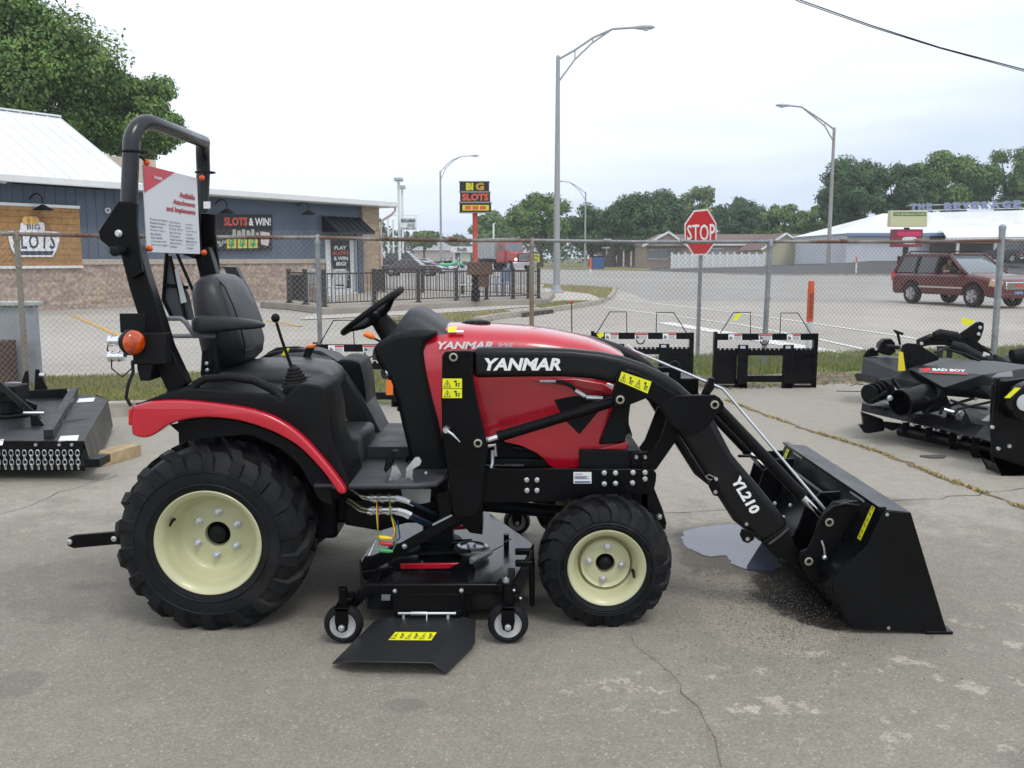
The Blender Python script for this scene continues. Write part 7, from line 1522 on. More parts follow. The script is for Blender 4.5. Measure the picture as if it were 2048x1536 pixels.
P = gp(850, 541); car('sedan', 'silver blue car nose showing behind the brown sedan', 'car', P.x-.5, P.y+5, R(-10), mat('car_silver', (.30, .34, .40), rough=.25, coat=.5), L=4.5, H=1.4)
P = gp(930, 527.5); car('pickup_truck', 'dark grey pickup truck in front of the distant dealership', 'pickup', P.x, P.y, R(-70), mat('car_grey', (.05, .055, .065), rough=.3, coat=.4), L=5.4, W=2.0, H=1.95, wb=3.3, wr=.4, belt=1.2, cab=(-.6, 1.3), roof=(-.4, .7), hood=1.15, deck=1.15)
for X_, Y_, a_, nm, lb, pt, kw in ((47.8, 90.0, 1.9, 'parked_suv', 'dark boxy off road vehicle parked under the store canopy', mat('car_black', (.012, .012, .014)), dict(L=4.4, H=1.95, belt=1.2, hood=1.15, deck=1.2, cab=(-2.0, .9), roof=(-1.95, .5), wr=.42)), (52.0, 88.0, 2.1, 'hatchback', 'dark hatchback with red lights at the right edge by the store', mat('car_darkred2', (.05, .012, .015), rough=.25, coat=.5), dict(L=4.2, H=1.6, belt=1.0, cab=(-1.9, 1.0), roof=(-1.6, .3)))):
    c_ = car(nm, lb, 'car', X_, Y_, a_, pt, **kw); c_.location.z = 1.0
def moto(label, x, y, body, sc_, ang):
    P = gp(x, y); t = thing('motorcycle', label, 'motorcycle', P, 'motorcycles parked beside the brown sedan', rz=ang); t.scale = (sc_,)*3
    for xx in (-.75, .75):
        b = MB(); b.lathe([(-.06, .24), (-.07, .32), (0, .36), (.07, .32), (.06, .24)], (xx, 0, .36), n=20); b.build('tyre', RUB, t); b = MB(); b.lathe([(-.03, .25), (-.03, .05), (.03, .05), (.03, .25)], (xx, 0, .36), n=20); b.build('wheel_rim', CHR, t)
    b = MB(); b.loft([[Vector((x_, w_*math.cos(g), z+h_*math.sin(g))) for g in [k*math.pi/5 for k in range(10)]] for x_, w_, h_, z in ((-1.05, .08, .06, .75), (-.7, .2, .2, .75), (-.3, .2, .15, .7), (0, .18, .16, .78), (.35, .2, .18, .88), (.55, .1, .1, .9), (.8, .12, .12, .76), (1.1, .06, .05, .62))]); b.build('bodywork', body, t, smooth=60)
    b = MB(); b.box((-.3, -.22, .3), (.3, .22, .62)); b.cyl((-.9, -.24, .3), (.2, -.24, .32), .05, 8); b.build('engine', CHR, t, bevel=.04); b = MB(); b.tube([(.75, .12, .36), (.45, .12, 1.0)], .03, 8); b.tube([(.75, -.12, .36), (.45, -.12, 1.0)], .03, 8); b.tube([(.25, -.42, 1.12), (.45, -.2, 1.08), (.45, .2, 1.08), (.25, .42, 1.12)], .02, 8); b.build('fork', CHR, t); b = MB(); b.box((-.65, -.16, .86), (.05, .16, .96)); b.build('seat', PLA, t, bevel=.04)
    b = MB(); b.prism([(.5, .95), (.62, 1.35), (.6, 1.35), (.47, .96)], -.22, .22); b.build('windshield', GLB, t)
moto('bright green fairing motorcycle parked right of the brown sedan', 903, 548, mat('moto_green', (.06, .42, .2), rough=.3, coat=.5), 1.15, .3)
moto('chrome and dark motorcycle behind the green one', 893, 541, PLA, 1.15, .6); moto('dark red motorcycle left of the chrome one', 880, 540, mat('moto_red', (.2, .02, .03), rough=.3, coat=.5), 1.1, .5)
# ---- dump truck
TRD = mat('truck_red', (.40, .02, .02), rough=.3, coat=.4); P = gp(1018, 541); t = thing('dump_truck', 'red dump truck with a pale grey box driving on the far road', 'truck', (P.x-.3, P.y, 0), rz=math.atan2(-.88, .47)); t.scale = (1.13,)*3
b = MB(); b.prism([(1.5, .75), (3.6, .75), (3.65, 1.75), (1.6, 2.05)], -1.0, 1.0); b.build('hood', TRD, t, bevel=.12)
b = MB(); b.prism([(-.1, .8), (1.7, .8), (1.75, 1.9), (1.35, 2.9), (-.1, 2.95)], -1.15, 1.15); b.build('cab', TRD, t, bevel=.1)
b = MB(); b.add([(1.79, -1.0, 1.98), (1.79, 1.0, 1.98), (1.42, .98, 2.75), (1.42, -.98, 2.75)], [(0, 1, 2, 3)]); b.build('windscreen', GLB, t)
for s in (-1, 1): b = MB(); b.add([(.3, s*1.16, 1.95), (1.45, s*1.16, 1.95), (1.25, s*1.16, 2.7), (.3, s*1.16, 2.7)], [(0, 1, 2, 3)]); b.build('side_window', GLS, t)
b = MB(); b.box((3.62, -.6, .95), (3.70, .6, 1.75)); g_ = b.build('grille', PLA, t, bevel=.02); b = MB(); [b.box((3.70, -.55, 1.0+i*.12), (3.72, .55, 1.04+i*.12)) for i in range(6)]; b.build('grille_bars', CHR, g_)
b = MB(); b.box((3.5, -1.2, .55), (3.8, 1.2, .85)); b.build('bumper', CHR, t, bevel=.04)
for s in (-1, 1): b = MB(); b.lathe([(0, .16), (.05, .14), (.06, 0)], (3.6, s*.85, 1.15), (1, 0, 0), 16); b.build('headlight', mat('headlamp_lit', (.8, .8, .8), emit=(1, .97, .9, 1.2)), t)
b = MB(); b.prism([(-5.4, 1.25), (-.3, 1.25), (-.3, 3.3), (-5.5, 3.3)], -1.25, 1.25)
b.build('dump_box', mat('box_grey', (.42, .44, .46), rough=.5, var=.1), t, bevel=.03); b = MB(); [b.box((-5.3+i*.8, s*1.29-.04, 1.3), (-5.2+i*.8, s*1.29+.04, 3.25)) for i in range(7) for s in (-1, 1)]; b.build('box_ribs', mat('box_grey', (.42, .44, .46)), t)
b = MB(); b.box((-5.4, -.5, .7), (3.5, .5, 1.2)); b.build('chassis', PLA, t)
for x in (2.7, -2.6, -3.9):
    for s in (-1, 1): vwheel(t, x, s*1.2, .52, .35 if x > 0 else .5, s, False)
# ================================================================== IMPLEMENTS ON THE LOT
def hull(pts, name, m, par, bevel=0):
    bm = bmesh.new(); r0 = par
    while r0.parent: r0 = r0.parent
    o0 = Vector(r0.get('_o', (0, 0, 0)))
    for p in pts: bm.verts.new(Vector(p) - o0)
    bmesh.ops.convex_hull(bm, input=bm.verts); bmesh.ops.delete(bm, geom=[v for v in bm.verts if not v.link_faces], context='VERTS')
    bmesh.ops.dissolve_limit(bm, angle_limit=R(3), verts=bm.verts, edges=bm.edges)
    bmesh.ops.recalc_face_normals(bm, faces=bm.faces); me = bpy.data.meshes.new(name); bm.to_mesh(me); bm.free(); me.materials.append(m)
    o = bpy.data.objects.new(name, me); col.objects.link(o); o.parent = par
    if bevel: bv = o.modifiers.new('bevel', 'BEVEL'); bv.width = bevel; bv.segments = 2; bv.limit_method = 'ANGLE'
    return o
IMP = mat('implement_black', (.004, .004, .005), rough=.28, var=.2, vs=6, bump=.05, bs=120, spec=.2)
def A3(*L_): return [at(x, y, Y) for x, y, Y in L_]
# ---- pallet fork frames
Yf = 10.3
ff = thing('pallet_fork_frame', 'black pallet fork frame with yellow tag on its guard, right of the stop sign', 'pallet fork frame', at(1530, 775, Yf) * Vector((1, 1, 0)) if 0 else (at(1530, 775, Yf).x, Yf, 0), 'pallet fork frames standing along the fence')
def fb(x0, y0, x1, y1, Y0, Y1, nm, bevel=.003, m=IMP):
    a, c = at(x0, y0, Yf), at(x1, y1, Yf); b = MB(); b.box((a.x, Y0, max(.0, c.z)), (c.x, Y1, a.z)); return b.build(nm, m, ff, bevel=bevel)
for x0 in (1429, 1629): fb(x0, 664 if x0 < 1500 else 667, x0+3.5, 776, Yf, Yf+.07, 'side_post')
fb(1429, 667, 1633, 680, Yf-.012, Yf+.02, 'top_rail'); fb(1430, 700, 1631, 711, Yf-.004, Yf+.03, 'middle_rail'); fb(1475, 751, 1582, 764, Yf-.01, Yf+.03, 'lower_rail')
for x0, x1 in ((1431, 1473), (1585, 1630)):
    fb(x0, 706, x1, 768, Yf+.012, Yf+.022, 'side_plate'); 
    b = MB(); a, c = at(x0, 770, Yf), at(x1, 776, Yf); b.box((a.x, Yf, .0), (c.x, Yf+.01, .03)); b.box((a.x, Yf, .03), (a.x+.02, Yf+.01, .10)); b.box((c.x-.02, Yf, .03), (c.x, Yf+.01, .10)); b.build('foot', IMP, ff)
for x0, x1 in ((1475, 1492), (1565, 1582)):
    fb(x0, 689, x1, 778, Yf-.05, Yf-.012, 'fork_upright', .006); b = MB(); a, c = at(x0, 690, Yf), at(x1, 694, Yf); b.box((a.x+.02, Yf-.055, a.z-.035), (c.x-.02, Yf-.05, a.z-.005)); b.build('fork_label', mat('label_blue_white', (.45, .5, .58), rough=.5), ff)
    a = at(x0, 780, Yf); c = at(x1, 780, Yf); b = MB(); b.box((a.x, Yf-.05, .0), (c.x, Yf+.0, .05)); b.build('fork_heel', IMP, ff)
b = MB(); nn_ = 22
for i in range(nn_): a = at(1434+i*9, 699, Yf); b.box((a.x, Yf-.006, a.z-.01), (a.x+.03, Yf+.032, a.z+.014))
b.build('rail_notches', IMP, ff)
for pts in ([(1441, 666), (1467, 625), (1501, 625), (1501, 667)], [(1560, 667), (1562, 626), (1596, 626), (1622, 668)]):
    b = MB(); b.tube([at(x, y, Yf+.01) for x, y in pts], .0055, 6); b.build('guard_wire', IMP, ff)
b = MB(); p = at(1529, 681, Yf-.02); b.tube([p + Vector((.045*math.cos(g), 0, -.05*math.sin(g))) for g in [k*math.pi/10 for k in range(11)]], .007, 6); b.build('hook_ring', IMP, ff)
for x0, x1 in ((1457, 1484), (1517.5, 1544), (1574, 1601)):
    c4 = rect(x0, 668.5, x1, 680.0, Yf-.0135); o = quad(c4).build('safety_label', WHT, ff, fixn=False); quad(push(sub(c4, .42 if x0 != 1517.5 else .02, .04, .98, .3), .001)).build('label_red_band', REDD, o, fixn=False)
    b = MB(); [b.add(push(sub(c4, .42 if x0 != 1517.5 else .1, .4+i*.15, .92, .46+i*.15), .001), [(3, 2, 1, 0)]) for i in range(4)]; b.add(push([bil(c4, .05, .9), bil(c4, .12, .3), bil(c4, .3, .6), bil(c4, .3, .9)], .001), [(3, 2, 1, 0)]); b.build('label_print', mat('print_grey', (.15, .15, .17), rough=.5), o, fixn=False)
ff2 = copy_tree(ff); ff2.location.x -= 1.365; ff2.location.y += .12; ff2['label'] = 'black pallet fork frame partly hidden behind the loader arm, left of the stop sign post'
ff3 = copy_tree(ff); ff3.location.x = -1.36; ff3.location.y = 9.0; ff3.location.z = -.12; ff3['label'] = 'black implement frame glimpsed behind the seat and steering wheel'; 
ff3.location.z = 0
for i, (px, Y, par, lab) in enumerate(([((1473, 627), (1485, 626), (1474, 641), (1465, 641)), Yf-.0, ff, 'bright yellow tag tied to the right fork frame guard'], [((1207, 664), (1208, 672), (1199, 677), (1193, 668)), 10.3, ff2, 'yellow tag beside the bonnet top on the left fork frame'])):
    c = pq(px, Y-.02); t = thing('yellow_tag', lab, 'tag', c[0], 'yellow tags on the implements'); b = MB(); b.add(c + [p + Vector((0, .002, 0)) for p in c], [(3, 2, 1, 0), (4, 5, 6, 7), (0, 1, 5, 4), (1, 2, 6, 5), (2, 3, 7, 6), (3, 0, 4, 7)]); b.build('card', YEL, t); b = MB(); b.tube([c[0].lerp(c[1], .5), c[0].lerp(c[1], .5) + Vector((0, .02, .02))], .002, 5); b.build('tie', RUB, t)
# ---- rotary cutter at the left
rc = thing('rotary_cutter', 'low black rotary cutter with a rear chain guard at the left edge', 'rotary cutter', (-3.7, 7.0, 0))
CUT = mat('cutter_black', (.013, .014, .017), rough=.38, var=.15, vs=5, bump=.05, bs=100)
zt_ = .27
c1, c2_, c3_, c4_ = gp(168, 882, zt_), gp(216, 799, zt_), gp(186, 790, zt_), gp(150, 786, zt_)
yn = c1.y
b = MB(); b.gprism([(c1.x-1.8, yn), (c1.x, yn), (c2_.x, c2_.y), (c3_.x-.05, c3_.y+.05), (c1.x-1.7, c3_.y+.05)], zt_-.008, zt_); b.build('deck', CUT, rc, bevel=.003)
b = MB(); b.add([(c1.x, yn, zt_), (c2_.x, c2_.y, zt_), (c2_.x+.02, c2_.y+.02, .04), (c1.x+.05, yn-.02, .1)], [(0, 1, 2, 3)]); b.add([(c1.x, yn, zt_), (c1.x+.05, yn-.02, .1), (c1.x-.05, yn+.02, .1)], [(0, 1, 2)]); b.add([(c2_.x, c2_.y, zt_), (c3_.x, c3_.y+.05, zt_), (c3_.x, c3_.y+.05, .04), (c2_.x+.02, c2_.y+.02, .04)], [(0, 1, 2, 3)]); b.build('side_skirt', CUT, rc)
b = MB(); b.box((c1.x-1.8, yn-.02, zt_-.055), (c1.x+.0, yn, zt_+.004)); b.box((c1.x-.0, yn-.02, .10), (c1.x+.10, yn+.15, .155)); b.build('rear_band', IMP, rc, bevel=.004)
MB().box((c1.x-1.8, yn+.05, .06), (c1.x-.03, yn+.06, zt_-.01)).build('inner_guard', IMP, rc)
for i in range(21):
    x = c1.x - .035 - i*.043; b = MB()
    for k in range(4):
        z = zt_ - .075 - k*.030; R_ = .0165
        if k % 2 == 0: b.tube([Vector((x + R_*.8*math.cos(g), yn-.025, z + R_*1.3*math.sin(g))) for g in [q*math.pi/5 for q in range(11)]], .0032, 5)
        else: b.tube([Vector((x, yn-.025 + R_*.5*math.cos(g), z + R_*1.2*math.sin(g))) for g in [q*math.pi/4 for q in range(9)]], .0032, 5)
    b.build('guard_chain', ZNC, rc)
for px in (72, 119, 144): b = MB(); b.lathe([(0, .012), (-.008, .010), (-.008, 0)], (at(px, 890, yn-.02).x, yn-.02, zt_-.02), n=10); b.build('band_bolt', ZNC, rc)
p0, p1 = gp(97, 868, zt_+.03), gp(149, 781, zt_+.03); b = MB(); b.bar(p0, p1, .06, .06); b.build('deck_rib', CUT, rc, bevel=.004)
hull([gp(100, 852, zt_), gp(150, 834, zt_), gp(185, 836, zt_), gp(115, 842, zt_+.02)], 'deck_fold', CUT, rc)
for (x0, y0, x1, y1) in ((155, 797, 190, 803), (118, 872, 158, 881), (-5, 880, 8, 890)):
    c4 = [gp(x0+3, y0, zt_+.003), gp(x1, y0-2, zt_+.003), gp(x1-3, y1, zt_+.003), gp(x0-2, y1+2, zt_+.003)]; quad(c4).build('deck_label', WHT, rc, fixn=False)
Yb = 7.0
P = gp(22, 833, zt_); b = MB(); b.cyl((P.x, P.y, zt_), (P.x, P.y, zt_+.03), .13, 24); b.cyl((P.x, P.y, zt_+.03), (P.x, P.y, zt_+.16), .085, 16); b.box((P.x-.1, P.y-.1, zt_+.12), (P.x+.1, P.y+.1, zt_+.24)); b.cyl((P.x+.02, P.y-.1, zt_+.2), (P.x+.02, P.y-.13, zt_+.2), .025, 12); b.build('gearbox', PLA, rc, bevel=.01)
b = MB(); b.pp([(60, 828), (74, 832), (112, 886), (110, 893), (48, 895), (62, 855)], 6.45, 6.46, 6.45); b.build('tail_bracket', IMP, rc)
b = MB(); b.bar(at(-10, 762, 6.7), at(66, 828, 6.5), .012, .055, (0, 0, 1)); b.bar(at(30, 795, 7.1), at(72, 815, 7.0), .02, .05); b.bar(at(62, 825, 6.5), at(90, 850, 6.9), .015, .06); b.build('top_brace', IMP, rc, bevel=.003)
b = MB(); b.cyl(at(47, 826, 6.46), at(88, 826, 6.5), .011, 10); b.cyl(at(134, 784, 7.8), at(138, 784, 7.8), .02, 10); b.build('brace_pin', ZNC, rc)
b = MB(); b.bar(at(-10, 795, 7.75), at(134, 787, 7.75), .04, .09); b.build('front_beam', IMP, rc, bevel=.005)
for px in ([(38, 780), (50, 742), (55, 742), (57, 782)], [(68, 782), (70, 740), (76, 738), (96, 782)]): b = MB(); b.pp(px, 7.85, 7.87, 7.85); b.build('hitch_plate', IMP, rc, bevel=.003)
b = MB(); b.cyl(at(80, 750, 7.84), at(90, 751, 7.84), .02, 10); b.build('hitch_pin', ZNC, rc)
b = MB(); P = gp(26, 776, zt_); b.lathe([(0, .0), (.001, .14), (.03, .12), (.05, .06), (.055, 0)], (P.x, P.y, zt_+.0), (0, 0, 1), 20); b.build('blade_cover', mat('cover_grey', (.25, .26, .3), rough=.4), rc)
b = MB(); b.bar(at(24, 790, 7.3), at(38, 812, 7.2), .02, .03); b.bar(at(41, 806, 7.0), at(52, 820, 6.95), .02, .03); b.build('yellow_strap', YEL, rc)
wb_ = thing('timber_block', 'short pale wooden block under the corner of the rotary cutter', 'block', gp(190, 925)); P = gp(166, 934); Q = gp(206, 934); dd = Vector((.13, .42, 0)).normalized()
b = MB(); A, C_ = P, Q; vs = [A, C_, C_ + dd*.40, A + dd*.40]; b.gprism([(v.x, v.y) for v in vs], .0, .085); b.build('block', mat('pine_wood', (.42, .31, .17), rough=.75, var=.25, vs=12), wb_, bevel=.004)
# ---- tiller at the right
tl = thing('rotary_tiller', 'wide black rotary tiller with red and white lettering at the right edge', 'rotary tiller', (3.5, 7.0, 0)); TG = mat('tiller_black', (.018, .019, .023), rough=.42, bump=.08, bs=200)
hull(A3((1878, 717, 7.7), (1817, 736, 7.3), (1887, 775, 6.9), (1967, 749, 6.9), (2075, 733, 7.2), (1990, 722, 7.8), (1870, 790, 7.2), (1985, 800, 7.1), (2070, 800, 7.1), (1850, 765, 7.3)), 'hood', TG, tl, .006)
hull(A3((1781, 755, 7.25), (1815, 737, 7.35), (1888, 777, 7.0), (1905, 815, 7.0), (1850, 830, 7.0), (1800, 765, 7.5), (1790, 775, 7.4)), 'front_shield', IMP, tl, .006)
hull(A3((1724, 806, 7.5), (1727, 798, 7.6), (1990, 856, 6.55), (2060, 868, 6.4), (1722, 822, 7.45), (1985, 884, 6.35), (2060, 900, 6.3), (1760, 795, 7.9), (2060, 820, 7.3), (1990, 815, 7.2)), 'deck_plate', IMP, tl, .004)
for x0, x1, x2, yt, Y in ((1890, 1896, 1925, 815, 6.95), (1922, 1928, 1958, 825, 6.8), (1950, 1985, 1984, 838, 6.6)):
    hull(A3((x0, yt+35, Y-.15), (x1, yt-8, Y+.1), (x2, yt+45, Y-.22), (x1+4, yt-6, Y+.25)), 'gusset', IMP, tl)
b = MB(); p, q = at(1800, 806, 6.95), at(1868, 786, 7.15); ax = (q-p).normalized(); b.lathe([(0, .095), (.0, .104), ((q-p).length, .104)], p, ax, 32); b.lathe([(.0, .095), (.12, .09), (.12, 0)], p, ax, 32); b.build('drive_tube', IMP, tl)
b = MB(); b.cyl(at(1742, 788, 7.4), at(1778, 776, 7.5), .062, 18); [b.cyl(at(1738+i*9, 789-i*3.2, 7.38+i*.02), at(1741+i*9, 788-i*3.2, 7.39+i*.02), .082, 18) for i in range(4)]; b.cyl(at(1755, 768, 7.5), at(1785, 766, 7.55), .042, 14); [b.cyl(at(1742+i*5, 803-i*3, 7.3), at(1748+i*5, 800-i*3, 7.32), .018, 8) for i in range(6)]; b.build('gear_motor', PLA, tl, bevel=.006)
for i, pts in enumerate((((1790, 760, 7.2), (1800, 775, 7.1), (1830, 785, 7.05), (1860, 800, 6.9)), ((1870, 705, 7.6), (1890, 698, 7.7), (1930, 708, 7.7), (1960, 722, 7.6)), ((1900, 800, 6.85), (1935, 812, 6.8), (1975, 818, 6.7)), ((1940, 770, 7.0), (1965, 778, 6.9), (1990, 800, 6.7)))): b = MB(); b.tube([at(*q) for q in pts], .011, 8); b.build('hose', RUB, tl)
for i in range(9): hull(A3((1780+i*22, 826+i*6.2, 7.25-i*.08), (1786+i*22, 826+i*6.2, 7.25-i*.08), (1783+i*22, 838+i*6.2, 7.2-i*.08), (1790+i*22, 832+i*6.2, 7.35-i*.08)), 'deck_lug', IMP, tl)
b = MB(); b.tube([at(1755, 778, 7.4), at(1730, 770, 7.4), at(1712, 768, 7.4), at(1700, 772, 7.4)], .003, 6); b.tube([at(1740, 782, 7.4), at(1710, 783, 7.4), at(1672, 782, 7.4)], .003, 6); b.build('wire', RUB, tl)
b = MB(); b.lathe([(0, .022), (-.012, .02), (-.02, .012), (-.02, 0)], at(1780, 796, 6.98), n=14); b.build('drain_plug', ZNC, tl)
b = MB(); b.pp([(1724, 824), (1765, 838), (1772, 850), (1768, 862), (1738, 867), (1730, 866), (1719, 850), (1728, 848)], 7.3, 7.34, 7.3); b.pp([(1770, 843), (1808, 848), (1812, 852), (1785, 862), (1770, 856)], 7.2, 7.22, 7.2); b.build('side_skid', IMP, tl, bevel=.003)
for i, (x, y, Y) in enumerate(((1812, 868, 7.1), (1835, 876, 7.25), (1858, 884, 6.9), (1885, 893, 7.1), (1905, 898, 6.75), (1932, 905, 6.9), (1950, 915, 6.6), (1972, 915, 6.8))):
    b = MB(); b.pp([(x-5, 845+i*5), (x+8, 845+i*5), (x+7, y-10), (x+14, y-2), (x+10, y+2), (x-4, y), (x-8, y-8)], Y, Y+.012, Y); b.build('tine', IMP, tl, bevel=.002)
b = MB(); b.cyl(at(1800, 860, 7.2), at(1990, 900, 6.6), .05, 14); b.build('tine_shaft', IMP, tl)
b = MB(); b.pp([(1981, 850), (1984, 770), (1996, 760), (2010, 762), (2080, 752), (2090, 945), (2000, 948), (1986, 930)], 6.12, 6.14, 6.12); b.pp([(1989, 925), (2000, 948), (2090, 930), (2090, 946), (2010, 952)], 6.05, 6.25, 6.08); b.build('end_plate', IMP, tl, bevel=.006)
b = MB(); b.box(at(1984, 860, 6.1), at(1997, 755, 6.13)); b.build('stand_leg', IMP, tl, bevel=.004)
b = MB(); b.tube([at(1880, 828, 6.8), at(1886, 816, 6.82), at(1925, 803, 6.95), at(1950, 796, 7.0)], .012, 8); b.tube([at(1905, 832, 6.7), at(1916, 818, 6.75), at(1985, 803, 6.8)], .010, 8); b.build('linkage_bar', IMP, tl)
b = MB(); b.cyl(at(1888, 819, 6.78), at(1911, 826, 6.75), .014, 12); b.lathe([(0, .022), (-.01, .02), (-.01, 0)], at(1922, 827, 6.68), n=14); b.build('linkage_pin', ZNC, tl)
b = MB(); b.cyl(at(1945, 778, 7.05), at(2030, 792, 6.6), .045, 16); b.build('cross_tube', TG, tl)
for x, y, Y in ((2018, 892, 6.05), (1996, 897, 6.05), (1951, 798, 6.9), (1918, 875, 6.6), (1984, 854, 6.05)): b = MB(); b.lathe([(0, .013), (-.01, .012), (-.01, 0)], at(x, y, Y), n=12); b.build('bolt', ZNC, tl)
HP = [at(1817, 736, 7.3), at(1887, 775, 6.9), at(1967, 749, 6.9)]; nH = (HP[1]-HP[0]).cross(HP[2]-HP[0]).normalized(); nH = nH if nH.z > 0 else -nH
def onH(x, y, off=.004):
    o = Vector((0, 0, EYE)); d = at(x, y, 5) - o; t_ = (HP[0]-o).dot(nH)/d.dot(nH); return o + d*t_ + nH*off
bg_ = [onH(1838, 737), onH(1934, 741), onH(1936, 751), onH(1838, 746)]; quad(bg_).build('nameplate', mat('nameplate_grey', (.12, .12, .13), rough=.5), tl, fixn=False)
text('BAD BOY', [onH(1865, 737.5, .007), onH(1931, 740.5, .007), onH(1932, 745.5, .007), onH(1866, 743.0, .007)], WHT, 'nameplate_lettering', tl, bold=.04, d=0)
b = MB(); b.add([onH(1864, 745, .006), onH(1932, 747.5, .006), onH(1933, 750, .006), onH(1864, 747.5, .006)], [(3, 2, 1, 0)]); b.add([onH(1840, 739, .006), onH(1860, 736.5, .006), onH(1863, 741, .006), onH(1850, 746, .006)], [(3, 2, 1, 0)]); b.build('nameplate_red', REDD, tl, fixn=False)
quad(pq([(1983, 754), (1996, 746), (2024, 741), (2026, 753)], 6.1)).build('white_wedge_label', WHG, tl, fixn=False); quad(pq([(1962, 841), (1980, 828), (1982, 830), (1978, 843)], 6.3)).build('white_label', WHT, tl, fixn=False)
b = MB(); b.prism([(at(2060, 805, 6.0).x + .14*math.cos(g), at(2060, 805, 6.0).z + .14*math.sin(g)) for g in [k*math.pi/12 for k in range(24)]], 5.95, 6.05); b.build('chain_case', IMP, tl, bevel=.01)
quad(pq([(2008, 796), (2030, 775), (2042, 776), (2020, 796)], 5.93)).build('yellow_label', YEL, tl, fixn=False)
b = MB(); b.lathe([(0, .055), (-.01, .055), (-.012, .03), (-.012, 0)], at(2050, 805, 5.94), n=24); b.build('case_badge', mat('sticker_ring', (.5, .52, .55), rough=.4), tl)
t = thing('yellow_tag', 'yellow strip tag standing on the rotary tiller hood', 'tag', at(1804, 725, 7.25), 'yellow tags on the implements'); c = pq([(1798, 703), (1806, 704), (1811, 741), (1796, 742)], 7.24); b = MB(); b.add(c + [p + Vector((0, .002, 0)) for p in c], [(3, 2, 1, 0), (4, 5, 6, 7), (0, 1, 5, 4), (1, 2, 6, 5), (2, 3, 7, 6), (3, 0, 4, 7)]); b.build('card', mat('yellow_tag', (.75, .62, .03), rough=.5), t)
b = MB(); b.pp([(1803, 700), (1806, 690), (1815, 686), (1835, 688), (1876, 712), (1878, 720), (1820, 738), (1808, 738)], 7.4, 7.42, 7.4); b.build('headstock_plate', IMP, tl, bevel=.003)
# ---- box blade behind it
bb = thing('box_blade', 'black box implement with an upright hitch behind the rotary tiller', 'box blade', (4.3, 9.3, 0))
hull(A3((1723, 740, 9.2), (1727, 716, 9.2), (1742, 710, 9.5), (1880, 716, 9.0), (1880, 780, 8.8), (1800, 768, 9.1), (1722, 752, 9.15), (1990, 730, 9.0), (1990, 780, 8.9)), 'blade_box', TG, bb, .006)
hull(A3((1708, 749, 9.15), (1717, 746, 9.15), (1800, 764, 9.0), (1795, 772, 8.98), (1714, 762, 9.1), (1716, 755, 9.3)), 'cutting_edge', IMP, bb, .003)
b = MB(); b.pp([(1725, 715), (1735, 700), (1745, 695), (1758, 697), (1757, 712)], 9.3, 9.32, 9.3); b.pp([(1757, 705), (1760, 688), (1770, 678), (1783, 677), (1791, 686), (1792, 704), (1780, 712)], 9.2, 9.3, 9.2); b.build('side_plate', IMP, bb, bevel=.01)
b = MB(); b.pp([(1788, 659), (1808, 666), (1806, 671), (1799, 668), (1803, 690), (1799, 690), (1794, 668), (1788, 662)], 9.0, 9.02, 9.0); b.cyl(at(1775, 693, 9.1), at(1800, 695, 9.0), .02, 10); b.build('adjuster_handle', IMP, bb, bevel=.003)
b = MB(); b.pp([(1915, 671), (1952, 645), (1960, 643), (1968, 646), (1968, 658), (1962, 676), (1957, 683), (1945, 680)], 8.7, 8.72, 8.7); b.pp([(1900, 685), (1918, 668), (1952, 680), (1985, 708), (1985, 714), (1940, 700)], 8.75, 8.78, 8.75); b.build('hitch_plate', IMP, bb, bevel=.004)
hull(A3((1920, 670, 8.8), (1948, 682, 8.8), (1985, 700, 8.9), (1950, 715, 8.9), (1935, 690, 9.1)), 'brace_plate', TG, bb)
b = MB(); b.tube([at(1868, 671, 8.7), at(1880, 668, 8.7), at(1910, 673, 8.7), at(1920, 678, 8.7)], [.035, .05, .05, .03], 12); b.build('manual_tube', PLA, bb)
b = MB(); b.tube([at(1836, 700, 8.8), at(1840, 686, 8.8), at(1860, 679, 8.8), at(1890, 680, 8.8), at(1925, 690, 8.8), at(1955, 705, 8.8)], [.02, .05, .055, .05, .045, .03], 10, sx=.5); b.build('lift_arm', IMP, bb)
b = MB(); b.box(at(1877, 716, 8.5), at(1882, 692, 8.55)); b.box(at(1897, 716, 8.5), at(1901, 692, 8.55)); b.box(at(1877, 696, 8.5), at(1901, 692, 8.55)); b.build('top_bracket', TG, bb, bevel=.004)
b = MB(); b.tube([at(1903, 692, 8.4), at(1925, 698, 8.35), at(1950, 712, 8.3), at(1975, 722, 8.25), at(2015, 730, 8.2)], [.05, .055, .05, .06, .04], 12); b.cyl(at(1985, 722, 8.2), at(2000, 728, 8.2), .065, 12); b.build('drive_shaft', PLA, bb)
b = MB(); b.cyl(at(1962, 714, 8.28), at(1974, 719, 8.26), .055, 12); b.build('shaft_label', WHG, bb)
hull(A3((2004, 716, 8.6), (2030, 700, 8.6), (2070, 694, 8.6), (2070, 740, 8.4), (2015, 738, 8.4), (2040, 700, 9.0)), 'gear_housing', TG, bb, .01)
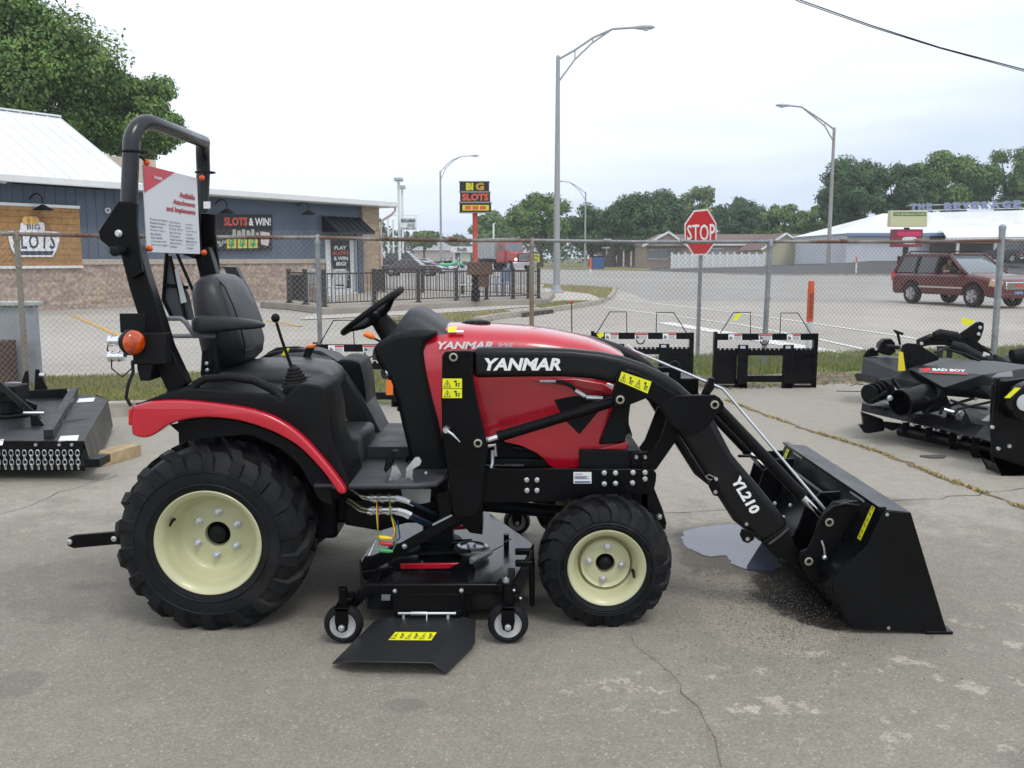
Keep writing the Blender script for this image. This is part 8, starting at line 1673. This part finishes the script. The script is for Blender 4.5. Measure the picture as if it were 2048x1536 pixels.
b = MB(); b.cyl(at(2024, 712, 8.45), at(2060, 706, 8.45), .06, 16); b.build('input_shaft', PLA, bb)
for x, y in ((1843, 687), (1882, 700), (1794, 705), (1960, 655), (1957, 668), (1752, 698)): b = MB(); b.lathe([(0, .016), (-.01, .014), (-.01, 0)], at(x, y, 8.5 if x > 1800 else 9.15), n=12); b.build('bolt', ZNC, bb)
t = thing('yellow_tag', 'yellow card tag on the upright hitch behind the tiller', 'tag', at(1935, 642, 8.68), 'yellow tags on the implements'); c = pq([(1923, 635), (1951, 641), (1940, 651), (1924, 649)], 8.68); b = MB(); b.add(c + [p + Vector((0, .002, 0)) for p in c], [(3, 2, 1, 0), (4, 5, 6, 7), (0, 1, 5, 4), (1, 2, 6, 5), (2, 3, 7, 6), (3, 0, 4, 7)]); b.build('card', YEL, t)
P = gp(1868, 915); t = thing('flat_stone', 'flat grey stone slab lying on the lot in front of the tiller', 'stone', P); b = MB(); b.gprism([(P.x + .085*math.cos(g)*(1+.25*math.sin(3*g)), P.y + .05*math.sin(g)*(1+.2*math.cos(2*g))) for g in [k*math.pi/8 for k in range(16)]], 0, .012); b.build('slab', mat('stone_dark2', (.09, .085, .085), rough=.8), t, bevel=.003)
# ------------------------------------------------------------------ light summer haze over the whole place
b = MB(); b.box((-700, -40, -1.5), (700, 420, 40)); hz = b.build('haze', mat('haze_dummy', (1, 1, 1)), fixn=True)
hm = bpy.data.materials.new('haze_air'); hm.use_nodes = True; n_ = hm.node_tree.nodes; n_.clear(); o_ = n_.new('ShaderNodeOutputMaterial'); v_ = n_.new('ShaderNodeVolumePrincipled')
v_.inputs['Color'].default_value = (.86, .92, 1, 1); v_.inputs['Density'].default_value = .00055; v_.inputs['Anisotropy'].default_value = .2
hm.node_tree.links.new(v_.outputs[0], o_.inputs['Volume']); hz.data.materials.clear(); hz.data.materials.append(hm); hz['kind'] = 'stuff'; hz['label'] = 'thin pale haze in the air'
for o in list(bpy.data.objects):
    if '_o' in o: del o['_o']
